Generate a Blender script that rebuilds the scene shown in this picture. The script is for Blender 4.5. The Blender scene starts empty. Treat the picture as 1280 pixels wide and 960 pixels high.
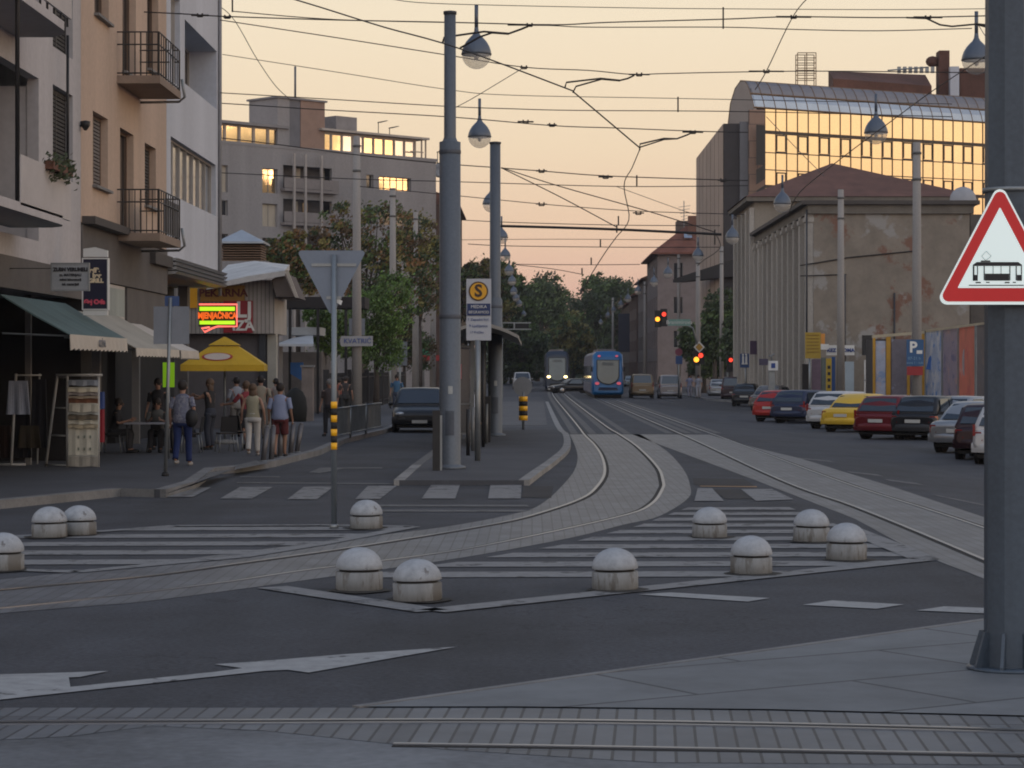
import bpy, bmesh, math, random
from math import radians as R, sin, cos, pi, sqrt
from mathutils import Vector, Matrix
random.seed(7)
SC = bpy.context.scene
COL = SC.collection
F, CX, HY, EYE = 2930.0, 665.0, 462.0, 2.15      # focal length in photo pixels, vanishing point of the street, eye height
# ------------------------------------------------------------------ camera
cam = bpy.data.objects.new('camera', bpy.data.cameras.new('camera'))
COL.objects.link(cam); SC.camera = cam
cam.location = (0, 0, EYE); cam.rotation_euler = (R(90), 0, 0)
cam.data.sensor_width = 36; cam.data.lens = 36*F/1280
cam.data.shift_x = -(CX-640)/1280; cam.data.shift_y = -(480-HY)/1280
cam.data.clip_start = .1; cam.data.clip_end = 6000
# ------------------------------------------------------------------ world: dusk sky
w = bpy.data.worlds.new('World'); SC.world = w; w.use_nodes = True
nt = w.node_tree; nt.nodes.clear(); N = nt.nodes.new; LK = nt.links.new
out = N('ShaderNodeOutputWorld'); bg = N('ShaderNodeBackground'); bg.inputs[1].default_value = 1.0
sky = N('ShaderNodeTexSky'); sky.sky_type = 'NISHITA'; sky.sun_disc = False
sky.sun_elevation = R(3); sky.sun_rotation = R(97); sky.dust_density = 3
tc = N('ShaderNodeTexCoord'); sep = N('ShaderNodeSeparateXYZ'); LK(tc.outputs['Generated'], sep.inputs[0])
def ramp(stops, src):
    r = N('ShaderNodeValToRGB'); e = r.color_ramp.elements
    while len(e) > 1: e.remove(e[-1])
    e[0].position = stops[0][0]; e[0].color = (*stops[0][1], 1)
    for p, c in stops[1:]:
        k = e.new(p); k.color = (*c, 1)
    LK(src, r.inputs[0]); return r
base = ramp([(0, (.72, .41, .32)), (.03, (.80, .49, .375)), (.06, (.86, .61, .43)), (.095, (.90, .71, .50)), (.15, (.92, .78, .58)),
             (.26, (.66, .64, .62)), (.5, (.25, .315, .43)), (1, (.125, .18, .31))], sep.outputs['Z'])
# afterglow towards the side where the sun went down (right of the street)
dot = N('ShaderNodeVectorMath'); dot.operation = 'DOT_PRODUCT'; LK(tc.outputs['Generated'], dot.inputs[0])
dot.inputs[1].default_value = (.985, -.12, .05)
mr = N('ShaderNodeMapRange'); mr.inputs[1].default_value = .55; mr.inputs[2].default_value = 1; LK(dot.outputs['Value'], mr.inputs[0])
glow = ramp([(0, (0, 0, 0)), (.5, (.06, .035, .005)), (1, (.22, .15, .04))], mr.outputs[0])
ad = N('ShaderNodeMix'); ad.data_type = 'RGBA'; ad.blend_type = 'ADD'; ad.inputs[0].default_value = 1
LK(base.outputs[0], ad.inputs[6]); LK(glow.outputs[0], ad.inputs[7])
# fill glow added to the sky behind the camera, brightening surfaces facing it
dt2 = N('ShaderNodeVectorMath'); dt2.operation = 'DOT_PRODUCT'; LK(tc.outputs['Generated'], dt2.inputs[0]); dt2.inputs[1].default_value = (.25, -.93, .28)
mr2 = N('ShaderNodeMapRange'); mr2.inputs[1].default_value = -.1; mr2.inputs[2].default_value = 1; LK(dt2.outputs['Value'], mr2.inputs[0])
gl2 = ramp([(0, (0, 0, 0)), (1, (.46, .45, .46))], mr2.outputs[0])
ad0 = N('ShaderNodeMix'); ad0.data_type = 'RGBA'; ad0.blend_type = 'ADD'; ad0.inputs[0].default_value = 1
LK(ad.outputs[2], ad0.inputs[6]); LK(gl2.outputs[0], ad0.inputs[7])
ns = N('ShaderNodeVectorMath'); ns.operation = 'SCALE'; ns.inputs[3].default_value = .012; LK(sky.outputs[0], ns.inputs[0])
ad2 = N('ShaderNodeMix'); ad2.data_type = 'RGBA'; ad2.blend_type = 'ADD'; ad2.inputs[0].default_value = 1
LK(ad0.outputs[2], ad2.inputs[6]); LK(ns.outputs[0], ad2.inputs[7])
LK(ad2.outputs[2], bg.inputs[0]); LK(bg.outputs[0], out.inputs[0])
# ------------------------------------------------------------------ low sun, almost gone
sl = bpy.data.lights.new('sun', 'SUN'); sl.energy = .16; sl.angle = R(3); sl.color = (1, .62, .36)
so = bpy.data.objects.new('sun', sl); COL.objects.link(so)
so.rotation_euler = Vector((-.985, .12, -.055)).to_track_quat('-Z', 'Y').to_euler()
SC.view_settings.view_transform = 'Standard'; SC.view_settings.look = 'None'; SC.view_settings.exposure = 0; SC.view_settings.gamma = 1
SC.render.engine = 'CYCLES'; SC.cycles.filter_width = 1.9; SC.cycles.max_bounces = 6; SC.cycles.caustics_reflective = False
# ------------------------------------------------------------------ mapping helpers: photo pixel <-> metres
def G(px, py, z=0.0):
    Y = F*(EYE-z)/(py-HY); return Vector(((px-CX)*Y/F, Y, z))
def W(px, py, Y):
    return Vector(((px-CX)*Y/F, Y, EYE+(HY-py)*Y/F))
def gz(x, y=0):
    return 0 if x < 7 else (-.15 if x > 9.5 else -.06*(x-7))
# ------------------------------------------------------------------ materials
MATS = {}
def mat(name, col=None, rough=.75, metal=0.0, var=.12, scale=3.0, bump=0.0, emit=None, es=1.0, spec=.5, alpha=None, trans=0, streak=0):
    if name in MATS: return MATS[name]
    m = bpy.data.materials.new(name); MATS[name] = m; m.use_nodes = True
    t = m.node_tree; b = t.nodes['Principled BSDF']
    b.inputs['Base Color'].default_value = (*col, 1); b.inputs['Roughness'].default_value = rough; b.inputs['Metallic'].default_value = metal
    b.inputs['Specular IOR Level'].default_value = spec
    if trans: b.inputs['Transmission Weight'].default_value = trans; b.inputs['IOR'].default_value = 1.1
    if emit: b.inputs['Emission Color'].default_value = (*emit, 1); b.inputs['Emission Strength'].default_value = es
    if var > 0:
        c = t.nodes.new('ShaderNodeTexCoord')
        n1 = t.nodes.new('ShaderNodeTexNoise'); n1.inputs['Scale'].default_value = scale*.35; n1.inputs['Detail'].default_value = 5; n1.inputs['Roughness'].default_value = .65
        n2 = t.nodes.new('ShaderNodeTexNoise'); n2.inputs['Scale'].default_value = scale*9; n2.inputs['Detail'].default_value = 3
        src = c.outputs['Object']
        if streak:
            mp = t.nodes.new('ShaderNodeMapping'); mp.inputs['Scale'].default_value = (1, 1, .12); t.links.new(src, mp.inputs[0]); src = mp.outputs[0]
        t.links.new(src, n1.inputs['Vector']); t.links.new(c.outputs['Object'], n2.inputs['Vector'])
        a = t.nodes.new('ShaderNodeMath'); a.operation = 'MULTIPLY_ADD'; a.inputs[1].default_value = .35; t.links.new(n2.outputs['Fac'], a.inputs[0]); t.links.new(n1.outputs['Fac'], a.inputs[2])
        r = t.nodes.new('ShaderNodeMapRange'); r.inputs[1].default_value = .4; r.inputs[2].default_value = .95; r.inputs[3].default_value = 1-var*1.6; r.inputs[4].default_value = 1+var*1.4
        t.links.new(a.outputs[0], r.inputs[0])
        s = t.nodes.new('ShaderNodeVectorMath'); s.operation = 'SCALE'; s.inputs[0].default_value = col; t.links.new(r.outputs[0], s.inputs[3])
        t.links.new(s.outputs[0], b.inputs['Base Color'])
        if bump:
            bp = t.nodes.new('ShaderNodeBump'); bp.inputs['Strength'].default_value = bump; bp.inputs['Distance'].default_value = .01
            t.links.new(n2.outputs['Fac'], bp.inputs['Height']); t.links.new(bp.outputs[0], b.inputs['Normal'])
    return m
def brickmat(name, c1, c2, mortar, bw, rh, ms=.01, rough=.7, rotz=0, offset=.5, var=.5, bump=.3, vertical=False):
    m = bpy.data.materials.new(name); MATS[name] = m; m.use_nodes = True
    t = m.node_tree; b = t.nodes['Principled BSDF']; b.inputs['Roughness'].default_value = rough
    c = t.nodes.new('ShaderNodeTexCoord'); mp = t.nodes.new('ShaderNodeMapping'); mp.inputs['Rotation'].default_value = (R(90) if vertical else 0, 0, rotz)
    br = t.nodes.new('ShaderNodeTexBrick'); br.inputs['Scale'].default_value = 1; br.offset = offset
    br.inputs['Color1'].default_value = (*c1, 1); br.inputs['Color2'].default_value = (*c2, 1); br.inputs['Mortar'].default_value = (*mortar, 1)
    br.inputs['Brick Width'].default_value = bw; br.inputs['Row Height'].default_value = rh; br.inputs['Mortar Size'].default_value = ms; br.inputs['Mortar Smooth'].default_value = .2
    n = t.nodes.new('ShaderNodeTexNoise'); n.inputs['Scale'].default_value = 1.1; n.inputs['Detail'].default_value = 8; n.inputs['Roughness'].default_value = .7
    r = t.nodes.new('ShaderNodeMapRange'); r.inputs[1].default_value = .3; r.inputs[2].default_value = .7; r.inputs[3].default_value = 1-var*.5; r.inputs[4].default_value = 1+var*.5
    s = t.nodes.new('ShaderNodeVectorMath'); s.operation = 'SCALE'
    L = t.links.new
    L(c.outputs['Object'], mp.inputs[0]); L(mp.outputs[0], br.inputs['Vector']); L(c.outputs['Object'], n.inputs['Vector'])
    L(n.outputs['Fac'], r.inputs[0]); L(br.outputs['Color'], s.inputs[0]); L(r.outputs[0], s.inputs[3]); L(s.outputs[0], b.inputs['Base Color'])
    bp = t.nodes.new('ShaderNodeBump'); bp.inputs['Strength'].default_value = bump; bp.inputs['Distance'].default_value = .01; bp.invert = True
    L(br.outputs['Fac'], bp.inputs['Height']); L(bp.outputs[0], b.inputs['Normal'])
    return m
def patchmat(name, cols, scale, rough=.9, thr=.58, stretch=(1, 1, 1), bump=.2):
    """base / second / third colour in irregular worn patches"""
    m = bpy.data.materials.new(name); MATS[name] = m; m.use_nodes = True
    t = m.node_tree; b = t.nodes['Principled BSDF']; b.inputs['Roughness'].default_value = rough; L = t.links.new
    c = t.nodes.new('ShaderNodeTexCoord'); mp = t.nodes.new('ShaderNodeMapping'); mp.inputs['Scale'].default_value = stretch; L(c.outputs['Object'], mp.inputs[0])
    def nz(sc, off):
        n = t.nodes.new('ShaderNodeTexNoise'); n.inputs['Scale'].default_value = sc; n.inputs['Detail'].default_value = 9; n.inputs['Roughness'].default_value = .68
        m2 = t.nodes.new('ShaderNodeMapping'); m2.inputs['Location'].default_value = (off, off*.7, off*.3); L(mp.outputs[0], m2.inputs[0]); L(m2.outputs[0], n.inputs['Vector']); return n
    prev = None
    n0 = nz(scale*2.5, 3); sc = t.nodes.new('ShaderNodeVectorMath'); sc.operation = 'SCALE'; sc.inputs[0].default_value = cols[0]
    r0 = t.nodes.new('ShaderNodeMapRange'); r0.inputs[1].default_value = .3; r0.inputs[2].default_value = .7; r0.inputs[3].default_value = .78; r0.inputs[4].default_value = 1.2
    L(n0.outputs['Fac'], r0.inputs[0]); L(r0.outputs[0], sc.inputs[3]); prev = sc.outputs[0]
    for i, cc in enumerate(cols[1:]):
        n = nz(scale*(1+.3*i), 11+17*i); mr = t.nodes.new('ShaderNodeMapRange'); mr.inputs[1].default_value = thr; mr.inputs[2].default_value = thr+.05; L(n.outputs['Fac'], mr.inputs[0])
        mx = t.nodes.new('ShaderNodeMix'); mx.data_type = 'RGBA'; L(mr.outputs[0], mx.inputs[0]); L(prev, mx.inputs[6]); mx.inputs[7].default_value = (*cc, 1); prev = mx.outputs[2]
    L(prev, b.inputs['Base Color'])
    bp = t.nodes.new('ShaderNodeBump'); bp.inputs['Strength'].default_value = bump; bp.inputs['Distance'].default_value = .02; L(n0.outputs['Fac'], bp.inputs['Height']); L(bp.outputs[0], b.inputs['Normal'])
    return m
def asphaltmat(name, c):
    m = bpy.data.materials.new(name); MATS[name] = m; m.use_nodes = True
    t = m.node_tree; b = t.nodes['Principled BSDF']; b.inputs['Roughness'].default_value = .82; L = t.links.new
    tc_ = t.nodes.new('ShaderNodeTexCoord'); o = tc_.outputs['Object']
    def nz(sc, det=6, st=(1, 1, 1), off=0):
        mp = t.nodes.new('ShaderNodeMapping'); mp.inputs['Scale'].default_value = st; mp.inputs['Location'].default_value = (off, off, 0); L(o, mp.inputs[0])
        n = t.nodes.new('ShaderNodeTexNoise'); n.inputs['Scale'].default_value = sc; n.inputs['Detail'].default_value = det; n.inputs['Roughness'].default_value = .65; L(mp.outputs[0], n.inputs['Vector']); return n.outputs['Fac']
    def rng(x, a, b_, lo, hi): r = t.nodes.new('ShaderNodeMapRange'); r.inputs[1].default_value = a; r.inputs[2].default_value = b_; r.inputs[3].default_value = lo; r.inputs[4].default_value = hi; L(x, r.inputs[0]); return r.outputs[0]
    def mul(a, b_): k = t.nodes.new('ShaderNodeMath'); k.operation = 'MULTIPLY'; L(a, k.inputs[0]); L(b_, k.inputs[1]); return k.outputs[0]
    f = rng(nz(.45, 8), .35, .65, .74, 1.28)                       # broad wear
    f = mul(f, rng(nz(20, 5), .32, .68, .60, 1.45))                  # grit
    f = mul(f, rng(nz(.5, 4, (1, .12, 1), 7), .52, .64, 1, .74))   # oil and tyre stains along the lane
    f = mul(f, rng(nz(1.3, 2, (1, 1, 1), 31), .68, .70, 1, .72))   # small dark repairs
    v = t.nodes.new('ShaderNodeTexVoronoi'); v.feature = 'DISTANCE_TO_EDGE'; v.inputs['Scale'].default_value = .33; mx = t.nodes.new('ShaderNodeMix'); mx.data_type = 'VECTOR'; mx.inputs[0].default_value = .10
    nn = t.nodes.new('ShaderNodeTexNoise'); nn.inputs['Scale'].default_value = 1.6; nn.inputs['Detail'].default_value = 6; L(o, nn.inputs['Vector']); sc2 = t.nodes.new('ShaderNodeVectorMath'); sc2.operation = 'SCALE'; sc2.inputs[3].default_value = 5; L(nn.outputs['Color'], sc2.inputs[0]); av = t.nodes.new('ShaderNodeVectorMath'); av.operation = 'ADD'; L(o, av.inputs[0]); L(sc2.outputs[0], av.inputs[1]); L(av.outputs[0], v.inputs['Vector'])
    cr_ = rng(v.outputs['Distance'], .004, .012, .45, 1)
    gate = rng(nz(.12, 2, (1, 1, 1), 3), .5, .55, 1, 0)
    mxx = t.nodes.new('ShaderNodeMath'); mxx.operation = 'MAXIMUM'; L(cr_, mxx.inputs[0]); L(gate, mxx.inputs[1]); f = mul(f, mxx.outputs[0])
    s_ = t.nodes.new('ShaderNodeVectorMath'); s_.operation = 'SCALE'; s_.inputs[0].default_value = c; L(f, s_.inputs[3]); L(s_.outputs[0], b.inputs['Base Color'])
    bp = t.nodes.new('ShaderNodeBump'); bp.inputs['Strength'].default_value = .5; bp.inputs['Distance'].default_value = .008; L(nz(60, 2), bp.inputs['Height']); L(bp.outputs[0], b.inputs['Normal'])
    return m
asphalt = asphaltmat('asphalt', (.043, .046, .055))
asphalt2 = mat('asphalt_platform', (.066, .070, .08), .85, var=.2, scale=1.5, bump=.4)
slab = brickmat('track_slab', (.13, .136, .146), (.10, .105, .113), (.062, .065, .07), .9, .14, .010, rotz=R(90), var=.75, rough=.5)
paving = brickmat('pavement_slabs', (.158, .170, .180), (.136, .146, .155), (.05, .053, .057), 2.6, 1.25, .02, rotz=R(-32), var=.45, rough=.7)
setts = brickmat('crossing_setts', (.135, .145, .157), (.095, .102, .112), (.03, .032, .036), .118, 1.1, .010, rotz=R(3), offset=0, var=.55, rough=.55)
streaky = mat('worn_concrete', (.14, .148, .158), .7, var=.4, scale=1.5, bump=.2)
sidewalkm = mat('sidewalk_asphalt', (.060, .063, .073), .85, var=.22, scale=1.4, bump=.4)
kerbm = mat('kerb_stone', (.19, .19, .19), .8, var=.25, scale=3)
def wornpaint(name, pc, thr, sc):
    m = patchmat(name, [pc, (.075, .075, .075)], sc, rough=.75, thr=thr, bump=.1); return m
paint = wornpaint('road_paint', (.215, .215, .215), .555, 3.2)
paintw = wornpaint('road_paint_bright', (.31, .315, .315), .60, 2.6)
paintf = wornpaint('road_paint_faded', (.13, .13, .13), .53, 3)
patchm = mat('asphalt_patch', (.033, .032, .034), .9, var=.2)
steel = mat('rail_steel', (.25, .28, .33), .34, 1.0, var=.1, scale=2)
groove = mat('rail_groove', (.015, .014, .013), .9, var=0)
greypole = mat('grey_painted_steel', (.115, .135, .16), .5, .15, var=.2, scale=2, streak=1)
darkpole = mat('dark_painted_steel', (.062, .085, .115), .45, .2, var=.26, scale=3, bump=.1, streak=1)
galv = mat('galvanised_steel', (.26, .28, .29), .45, .6, var=.15, scale=5)
concrete = mat('concrete_pole', (.30, .285, .27), .85, var=.2, scale=2, streak=1)
bconc = patchmat('bollard_concrete', [(.35, .375, .405), (.23, .235, .24), (.16, .16, .165)], 3.4, thr=.62)
bbase = patchmat('bollard_base_concrete', [(.255, .265, .27), (.16, .155, .145)], 4.0, thr=.52, stretch=(1, 1, .25))
black = mat('black_rubber', (.012, .012, .013), .7, var=.1)
blackm = mat('black_metal', (.022, .022, .024), .5, .2, var=.1)
wirem = mat('wire_dark', (.03, .027, .027), .6, .3, var=0)
white = mat('white_paint', (.7, .7, .68), .55, var=.06)
offwhite = mat('offwhite_render', (.50, .47, .45), .9, var=.1, scale=1)
signback = mat('sign_back_aluminium', (.20, .225, .265), .45, .5, var=.1, scale=4)
redp = mat('sign_red', (.42, .02, .018), .4, var=.05)
bluep = mat('sign_blue', (.015, .06, .19), .4, var=.05)
yellowp = mat('sign_yellow', (.85, .42, .02), .45, var=.05)
brightyellow = mat('reflective_yellow', (.95, .48, .01), .4, var=.03)
glassd = mat('dark_glass', (.02, .024, .03), .08, 0, var=0, spec=1.0)
glassg = mat('gold_mirror_glass', (.76, .61, .40), .07, 1.0, var=.04, scale=.6)
glasslt = mat('pale_mirror_glass', (.55, .58, .6), .12, .9, var=.08, scale=.8)
glassgr = mat('grey_metal_panel', (.26, .25, .26), .45, .6, var=.1, scale=.7)
carglass = mat('car_glass', (.045, .06, .075), .06, .35, var=0, spec=1.0)
chrome = mat('wheel_alloy', (.4, .41, .42), .3, .9, var=.1)
# ------------------------------------------------------------------ mesh helper
def newell(P):
    n = Vector((0, 0, 0))
    for i in range(len(P)):
        a, b = P[i], P[(i+1) % len(P)]
        n += Vector(((a.y-b.y)*(a.z+b.z), (a.z-b.z)*(a.x+b.x), (a.x-b.x)*(a.y+b.y)))
    return n
class MB:
    def __init__(s): s.v = []; s.f = []; s.m = []; s.ms = []; s.cur = 0; s.sm = []; s.smooth = False
    def use(s, m):
        if m not in s.ms: s.ms.append(m)
        s.cur = s.ms.index(m); return s
    def face(s, pts):
        k = len(s.v); s.v += [Vector(p) for p in pts]; s.f.append(tuple(range(k, k+len(pts)))); s.m.append(s.cur); s.sm.append(s.smooth); return s
    def grid(s, rings, closed=True, caps=True):
        k = len(s.v); n = len(rings[0])
        for r in rings: s.v += [Vector(p) for p in r]
        for i in range(len(rings)-1):
            for j in range(n if closed else n-1):
                a = k+i*n+j; b = k+i*n+(j+1) % n
                s.f.append((a, b, b+n, a+n)); s.m.append(s.cur); s.sm.append(s.smooth)
        if caps and closed:
            s.f.append(tuple(k+j for j in reversed(range(n)))); s.m.append(s.cur); s.sm.append(False)
            s.f.append(tuple(k+(len(rings)-1)*n+j for j in range(n))); s.m.append(s.cur); s.sm.append(False)
        return s
    def box(s, x0, x1, y0, y1, z0, z1):
        return s.grid([[(x0, y0, z0), (x1, y0, z0), (x1, y1, z0), (x0, y1, z0)], [(x0, y0, z1), (x1, y0, z1), (x1, y1, z1), (x0, y1, z1)]])
    def obox(s, c, u, v, w_):
        """box round centre c with half-axis vectors"""
        c, u, v, w_ = map(Vector, (c, u, v, w_))
        return s.grid([[c-u-v-w_, c+u-v-w_, c+u+v-w_, c-u+v-w_], [c-u-v+w_, c+u-v+w_, c+u+v+w_, c-u+v+w_]])
    def prism(s, pts, z0, z1):
        pts = [Vector((p[0], p[1], 0)) for p in pts]
        if newell(pts).z < 0: pts = pts[::-1]
        return s.grid([[(p.x, p.y, z0) for p in pts], [(p.x, p.y, z1) for p in pts]])
    def extr(s, pts, d):
        """a flat polygon given a thickness vector"""
        d = Vector(d); pts = [Vector(p) for p in pts]
        return s.grid([pts, [p+d for p in pts]])
    def tube(s, pts, r, n=8, caps=True):
        pts = [Vector(p) for p in pts]; rs = r if isinstance(r, (list, tuple)) else [r]*len(pts)
        rings = []; side = None
        for i, p in enumerate(pts):
            t = (pts[min(i+1, len(pts)-1)]-pts[max(i-1, 0)]).normalized()
            if side is None: side = t.cross(Vector((0, 0, 1))) if abs(t.z) < .95 else t.cross(Vector((0, 1, 0)))
            side = (side-t*side.dot(t)).normalized(); up = side.cross(t)
            rings.append([p+(side*cos(2*pi*j/n)+up*sin(2*pi*j/n))*rs[i] for j in range(n)])
        sm = s.smooth; s.smooth = n > 5; s.grid(rings, True, caps); s.smooth = sm; return s
    def lathe(s, prof, c=(0, 0, 0), n=20):
        c = Vector(c); sm = s.smooth; s.smooth = True
        s.grid([[c+Vector((r*cos(2*pi*j/n), r*sin(2*pi*j/n), z)) for j in range(n)] for r, z in prof], True, True); s.smooth = sm; return s
    def ball(s, c, rx, ry=None, rz=None, n=10):
        ry = ry or rx; rz = rz or rx; c = Vector(c); sm = s.smooth; s.smooth = True
        s.grid([[c+Vector((rx*sin(t)*cos(2*pi*j/n), ry*sin(t)*sin(2*pi*j/n), rz*cos(t))) for j in range(n)] for t in [pi-(.05+(pi-.1)*i/6) for i in range(7)]], True, True); s.smooth = sm; return s
    def build(s, name, m=None, parent=None, local=False):
        """link as one object. World coordinates unless local; the parent's base is subtracted"""
        if m: s.ms = [m]+s.ms[1:] if s.ms else [m]
        me = bpy.data.meshes.new(name)
        off = Vector((0, 0, 0)) if local or parent is None else root_loc(parent)
        me.from_pydata([tuple(v-off) for v in s.v], [], s.f)
        for mm in s.ms: me.materials.append(mm)
        for p, k, q in zip(me.polygons, s.m, s.sm): p.material_index = k; p.use_smooth = q
        me.update()
        o = bpy.data.objects.new(name, me); COL.objects.link(o)
        if parent is not None: o.parent = parent
        return o
def root_loc(o):
    v = Vector((0, 0, 0))
    while o is not None: v = v+Vector(o.location); o = o.parent
    return v
def tag(o, label, cat, group=None):
    o['label'] = label; o['category'] = cat
    if group: o['group'] = group
    return o
def thing(name, label, cat, loc=(0, 0, 0), rz=0, group=None):
    o = bpy.data.objects.new(name, None); o.empty_display_size = .2; COL.objects.link(o); o.location = loc; o.rotation_euler = (0, 0, rz)
    return tag(o, label, cat, group)
def struct(o): o['kind'] = 'structure'; return o
def lift(mb, name, label, cat, group=None, m=None):
    """a top-level thing that is one mesh; origin moved to its base"""
    lo = Vector((sum(v.x for v in mb.v)/len(mb.v), sum(v.y for v in mb.v)/len(mb.v), min(v.z for v in mb.v)))
    mb.v = [v-lo for v in mb.v]; o = mb.build(name, m); o.location = lo; return tag(o, label, cat, group)
def dup(o, loc=None, rz=None, label=None, group=None, parent=None):
    c = o.copy(); COL.objects.link(c)
    if parent is not None: c.parent = parent
    if loc is not None: c.location = loc
    if rz is not None: c.rotation_euler = (0, 0, rz)
    if label: c['label'] = label
    if group: c['group'] = group
    for ch in list(o.children): dup(ch, parent=c)
    return c
def text(s, name, m, parent, c, size, right=(1, 0, 0), up=(0, 0, 1), depth=.004, xscale=1.0, bold=0.0, local=False):
    """letters as thin solid mesh, centred on c"""
    cu = bpy.data.curves.new('t', 'FONT'); cu.body = s; cu.size = size; cu.align_x = 'CENTER'; cu.align_y = 'CENTER'; cu.extrude = depth; cu.offset = bold; cu.resolution_u = 3
    t = bpy.data.objects.new('t', cu); COL.objects.link(t); bpy.context.view_layer.update()
    me = bpy.data.meshes.new_from_object(t.evaluated_get(bpy.context.evaluated_depsgraph_get())); bpy.data.objects.remove(t)
    off = Vector((0, 0, 0)) if local else root_loc(parent)
    r_ = Vector(right).normalized()*xscale; u_ = Vector(up).normalized(); n_ = r_.normalized().cross(u_)
    for v in me.vertices: v.co = Vector(c)-off+r_*v.co.x+u_*v.co.y+n_*v.co.z
    me.materials.clear(); me.materials.append(m)
    o = bpy.data.objects.new(name, me); COL.objects.link(o); o.parent = parent; return o
def catmull(P, k=6):
    P = [Vector(p) for p in P]; o = []
    for i in range(len(P)-1):
        p0 = P[max(i-1, 0)]; p1 = P[i]; p2 = P[i+1]; p3 = P[min(i+2, len(P)-1)]
        for j in range(k):
            t = j/k; o.append(.5*((2*p1)+(p2-p0)*t+(2*p0-5*p1+4*p2-p3)*t*t+(3*p1-p0-3*p2+p3)*t**3))
    return o+[P[-1]]
def ribbon(mb, P, offs, wd, z0, z1):
    L, Rr = [], []
    for i, p in enumerate(P):
        t = P[min(i+1, len(P)-1)]-P[max(i-1, 0)]; n = Vector((-t.y, t.x, 0)).normalized()
        L.append(p+n*(offs-wd/2)); Rr.append(p+n*(offs+wd/2))
    mb.grid([[(a.x, a.y, z0), (a.x, a.y, z1), (b.x, b.y, z1), (b.x, b.y, z0)] for a, b in zip(L, Rr)])
def clip(poly, nrm, d):
    """keep points with nrm.p <= d"""
    o = []
    for i in range(len(poly)):
        a, b = poly[i], poly[(i+1) % len(poly)]; da = nrm[0]*a[0]+nrm[1]*a[1]-d; db = nrm[0]*b[0]+nrm[1]*b[1]-d
        if da <= 0: o.append(a)
        if (da < 0 < db) or (db < 0 < da):
            t = da/(da-db); o.append((a[0]+(b[0]-a[0])*t, a[1]+(b[1]-a[1])*t))
    return o
# ================================================================== THE GROUND
g = MB().use(asphalt)
xs = [-900, -40, 7, 9.5, 60, 900]; ys = [-60, 0, 60, 150, 400, 3000]
for i in range(5):
    for j in range(5):
        g.face([(xs[i], ys[j], gz(xs[i])), (xs[i+1], ys[j], gz(xs[i+1])), (xs[i+1], ys[j+1], gz(xs[i+1])), (xs[i], ys[j+1], gz(xs[i]))])
struct(g.build('road'))
def sheet(name, pts, z, m, mb=None, th=.004):
    """a flat sheet (top face at z) over the polygon of ground points"""
    p = [Vector((q[0], q[1], 0)) for q in pts]
    if newell(p).z < 0: p = p[::-1]
    k = mb or MB().use(m)
    k.face([(q.x, q.y, z) for q in p])
    return None if mb else struct(k.build(name))
# left tram track bed, traced edge by edge
edgeL = [G(-60, 731), G(0, 725), G(125, 712), G(200, 703), G(400, 678), G(555, 659), G(649, 641), G(680, 628), G(704, 606), G(718, 588), G(722, 572), G(719, 558), G(712, 543)]
edgeR = [G(-60, 774), G(0, 767), G(125, 757), G(200, 750), G(400, 723), G(580, 697), G(711, 673), G(780, 656), G(825, 645), G(861, 622), G(862, 605), G(855, 588), G(840, 570), G(825, 558), G(800, 543)]
eL = catmull(edgeL, 5); eR = catmull(edgeR, 5)
sheet('tram_track_bed', [(p.x, p.y) for p in eL]+[(p.x, p.y) for p in reversed(eR)], .004, slab)
XR0, XR1 = 4.6, 6.6
rb = [G(790, 543), G(943, 600), G(1069, 649), G(1150, 693), G(1231, 724), G(1400, 800)]
rc = [G(887, 543.5), G(945, 560), G(1000, 573), G(1055, 590), G(1114, 608), G(1231, 647), G(1400, 705)]
sheet('tram_track_bed', [(p.x, p.y) for p in rb]+[(p.x, p.y) for p in reversed(rc)], .004, slab)
rails = MB()
def rail(P, side=1, wd=.055, k=6):
    P = catmull([Vector((p.x, p.y, 0)) for p in P], k)
    rails.use(steel); ribbon(rails, P, 0, wd, .002, .014)
    rails.use(groove); ribbon(rails, P, side*(wd/2+.032), .06, .002, .0065)
r1 = [G(-60, 744), G(0, 738), G(125, 726.5), G(200, 719), G(300, 705), G(400, 691), G(505, 675), G(605, 658), G(661, 646), G(724, 625), G(746, 609), G(756, 590), G(752, 570), G(742, 555), G(730, 543)]
r2 = [G(-60, 767), G(0, 761), G(125, 748), G(280, 729), G(380, 714), G(530, 695), G(630, 678), G(780, 645), G(815, 630), G(828, 612), G(829, 602), G(821, 583), G(796, 558), G(774, 543)]
def far(x, y0, y1=430): return [Vector((x, y0, 0)), Vector((x, (y0+y1)/2*.7, 0)), Vector((x+.3, 240, 0)), Vector((x+1.8, y1, 0))]
xl1, xl2 = G(730, 543).x, G(774, 543).x
rail(r1+far(xl1+.02, 96), -1); rail(r2+far(xl2-.1, 96), 1)
rail([Vector((5.0, 8, 0)), G(1231, 701), G(1069, 634), G(975, 600), Vector((4.95, 75, 0))]+far(4.95, 110), 1)
rail([Vector((6.05, 8, 0)), G(1231, 661), G(1044, 600), Vector((6.0, 75, 0))]+far(5.98, 110), -1)
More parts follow.
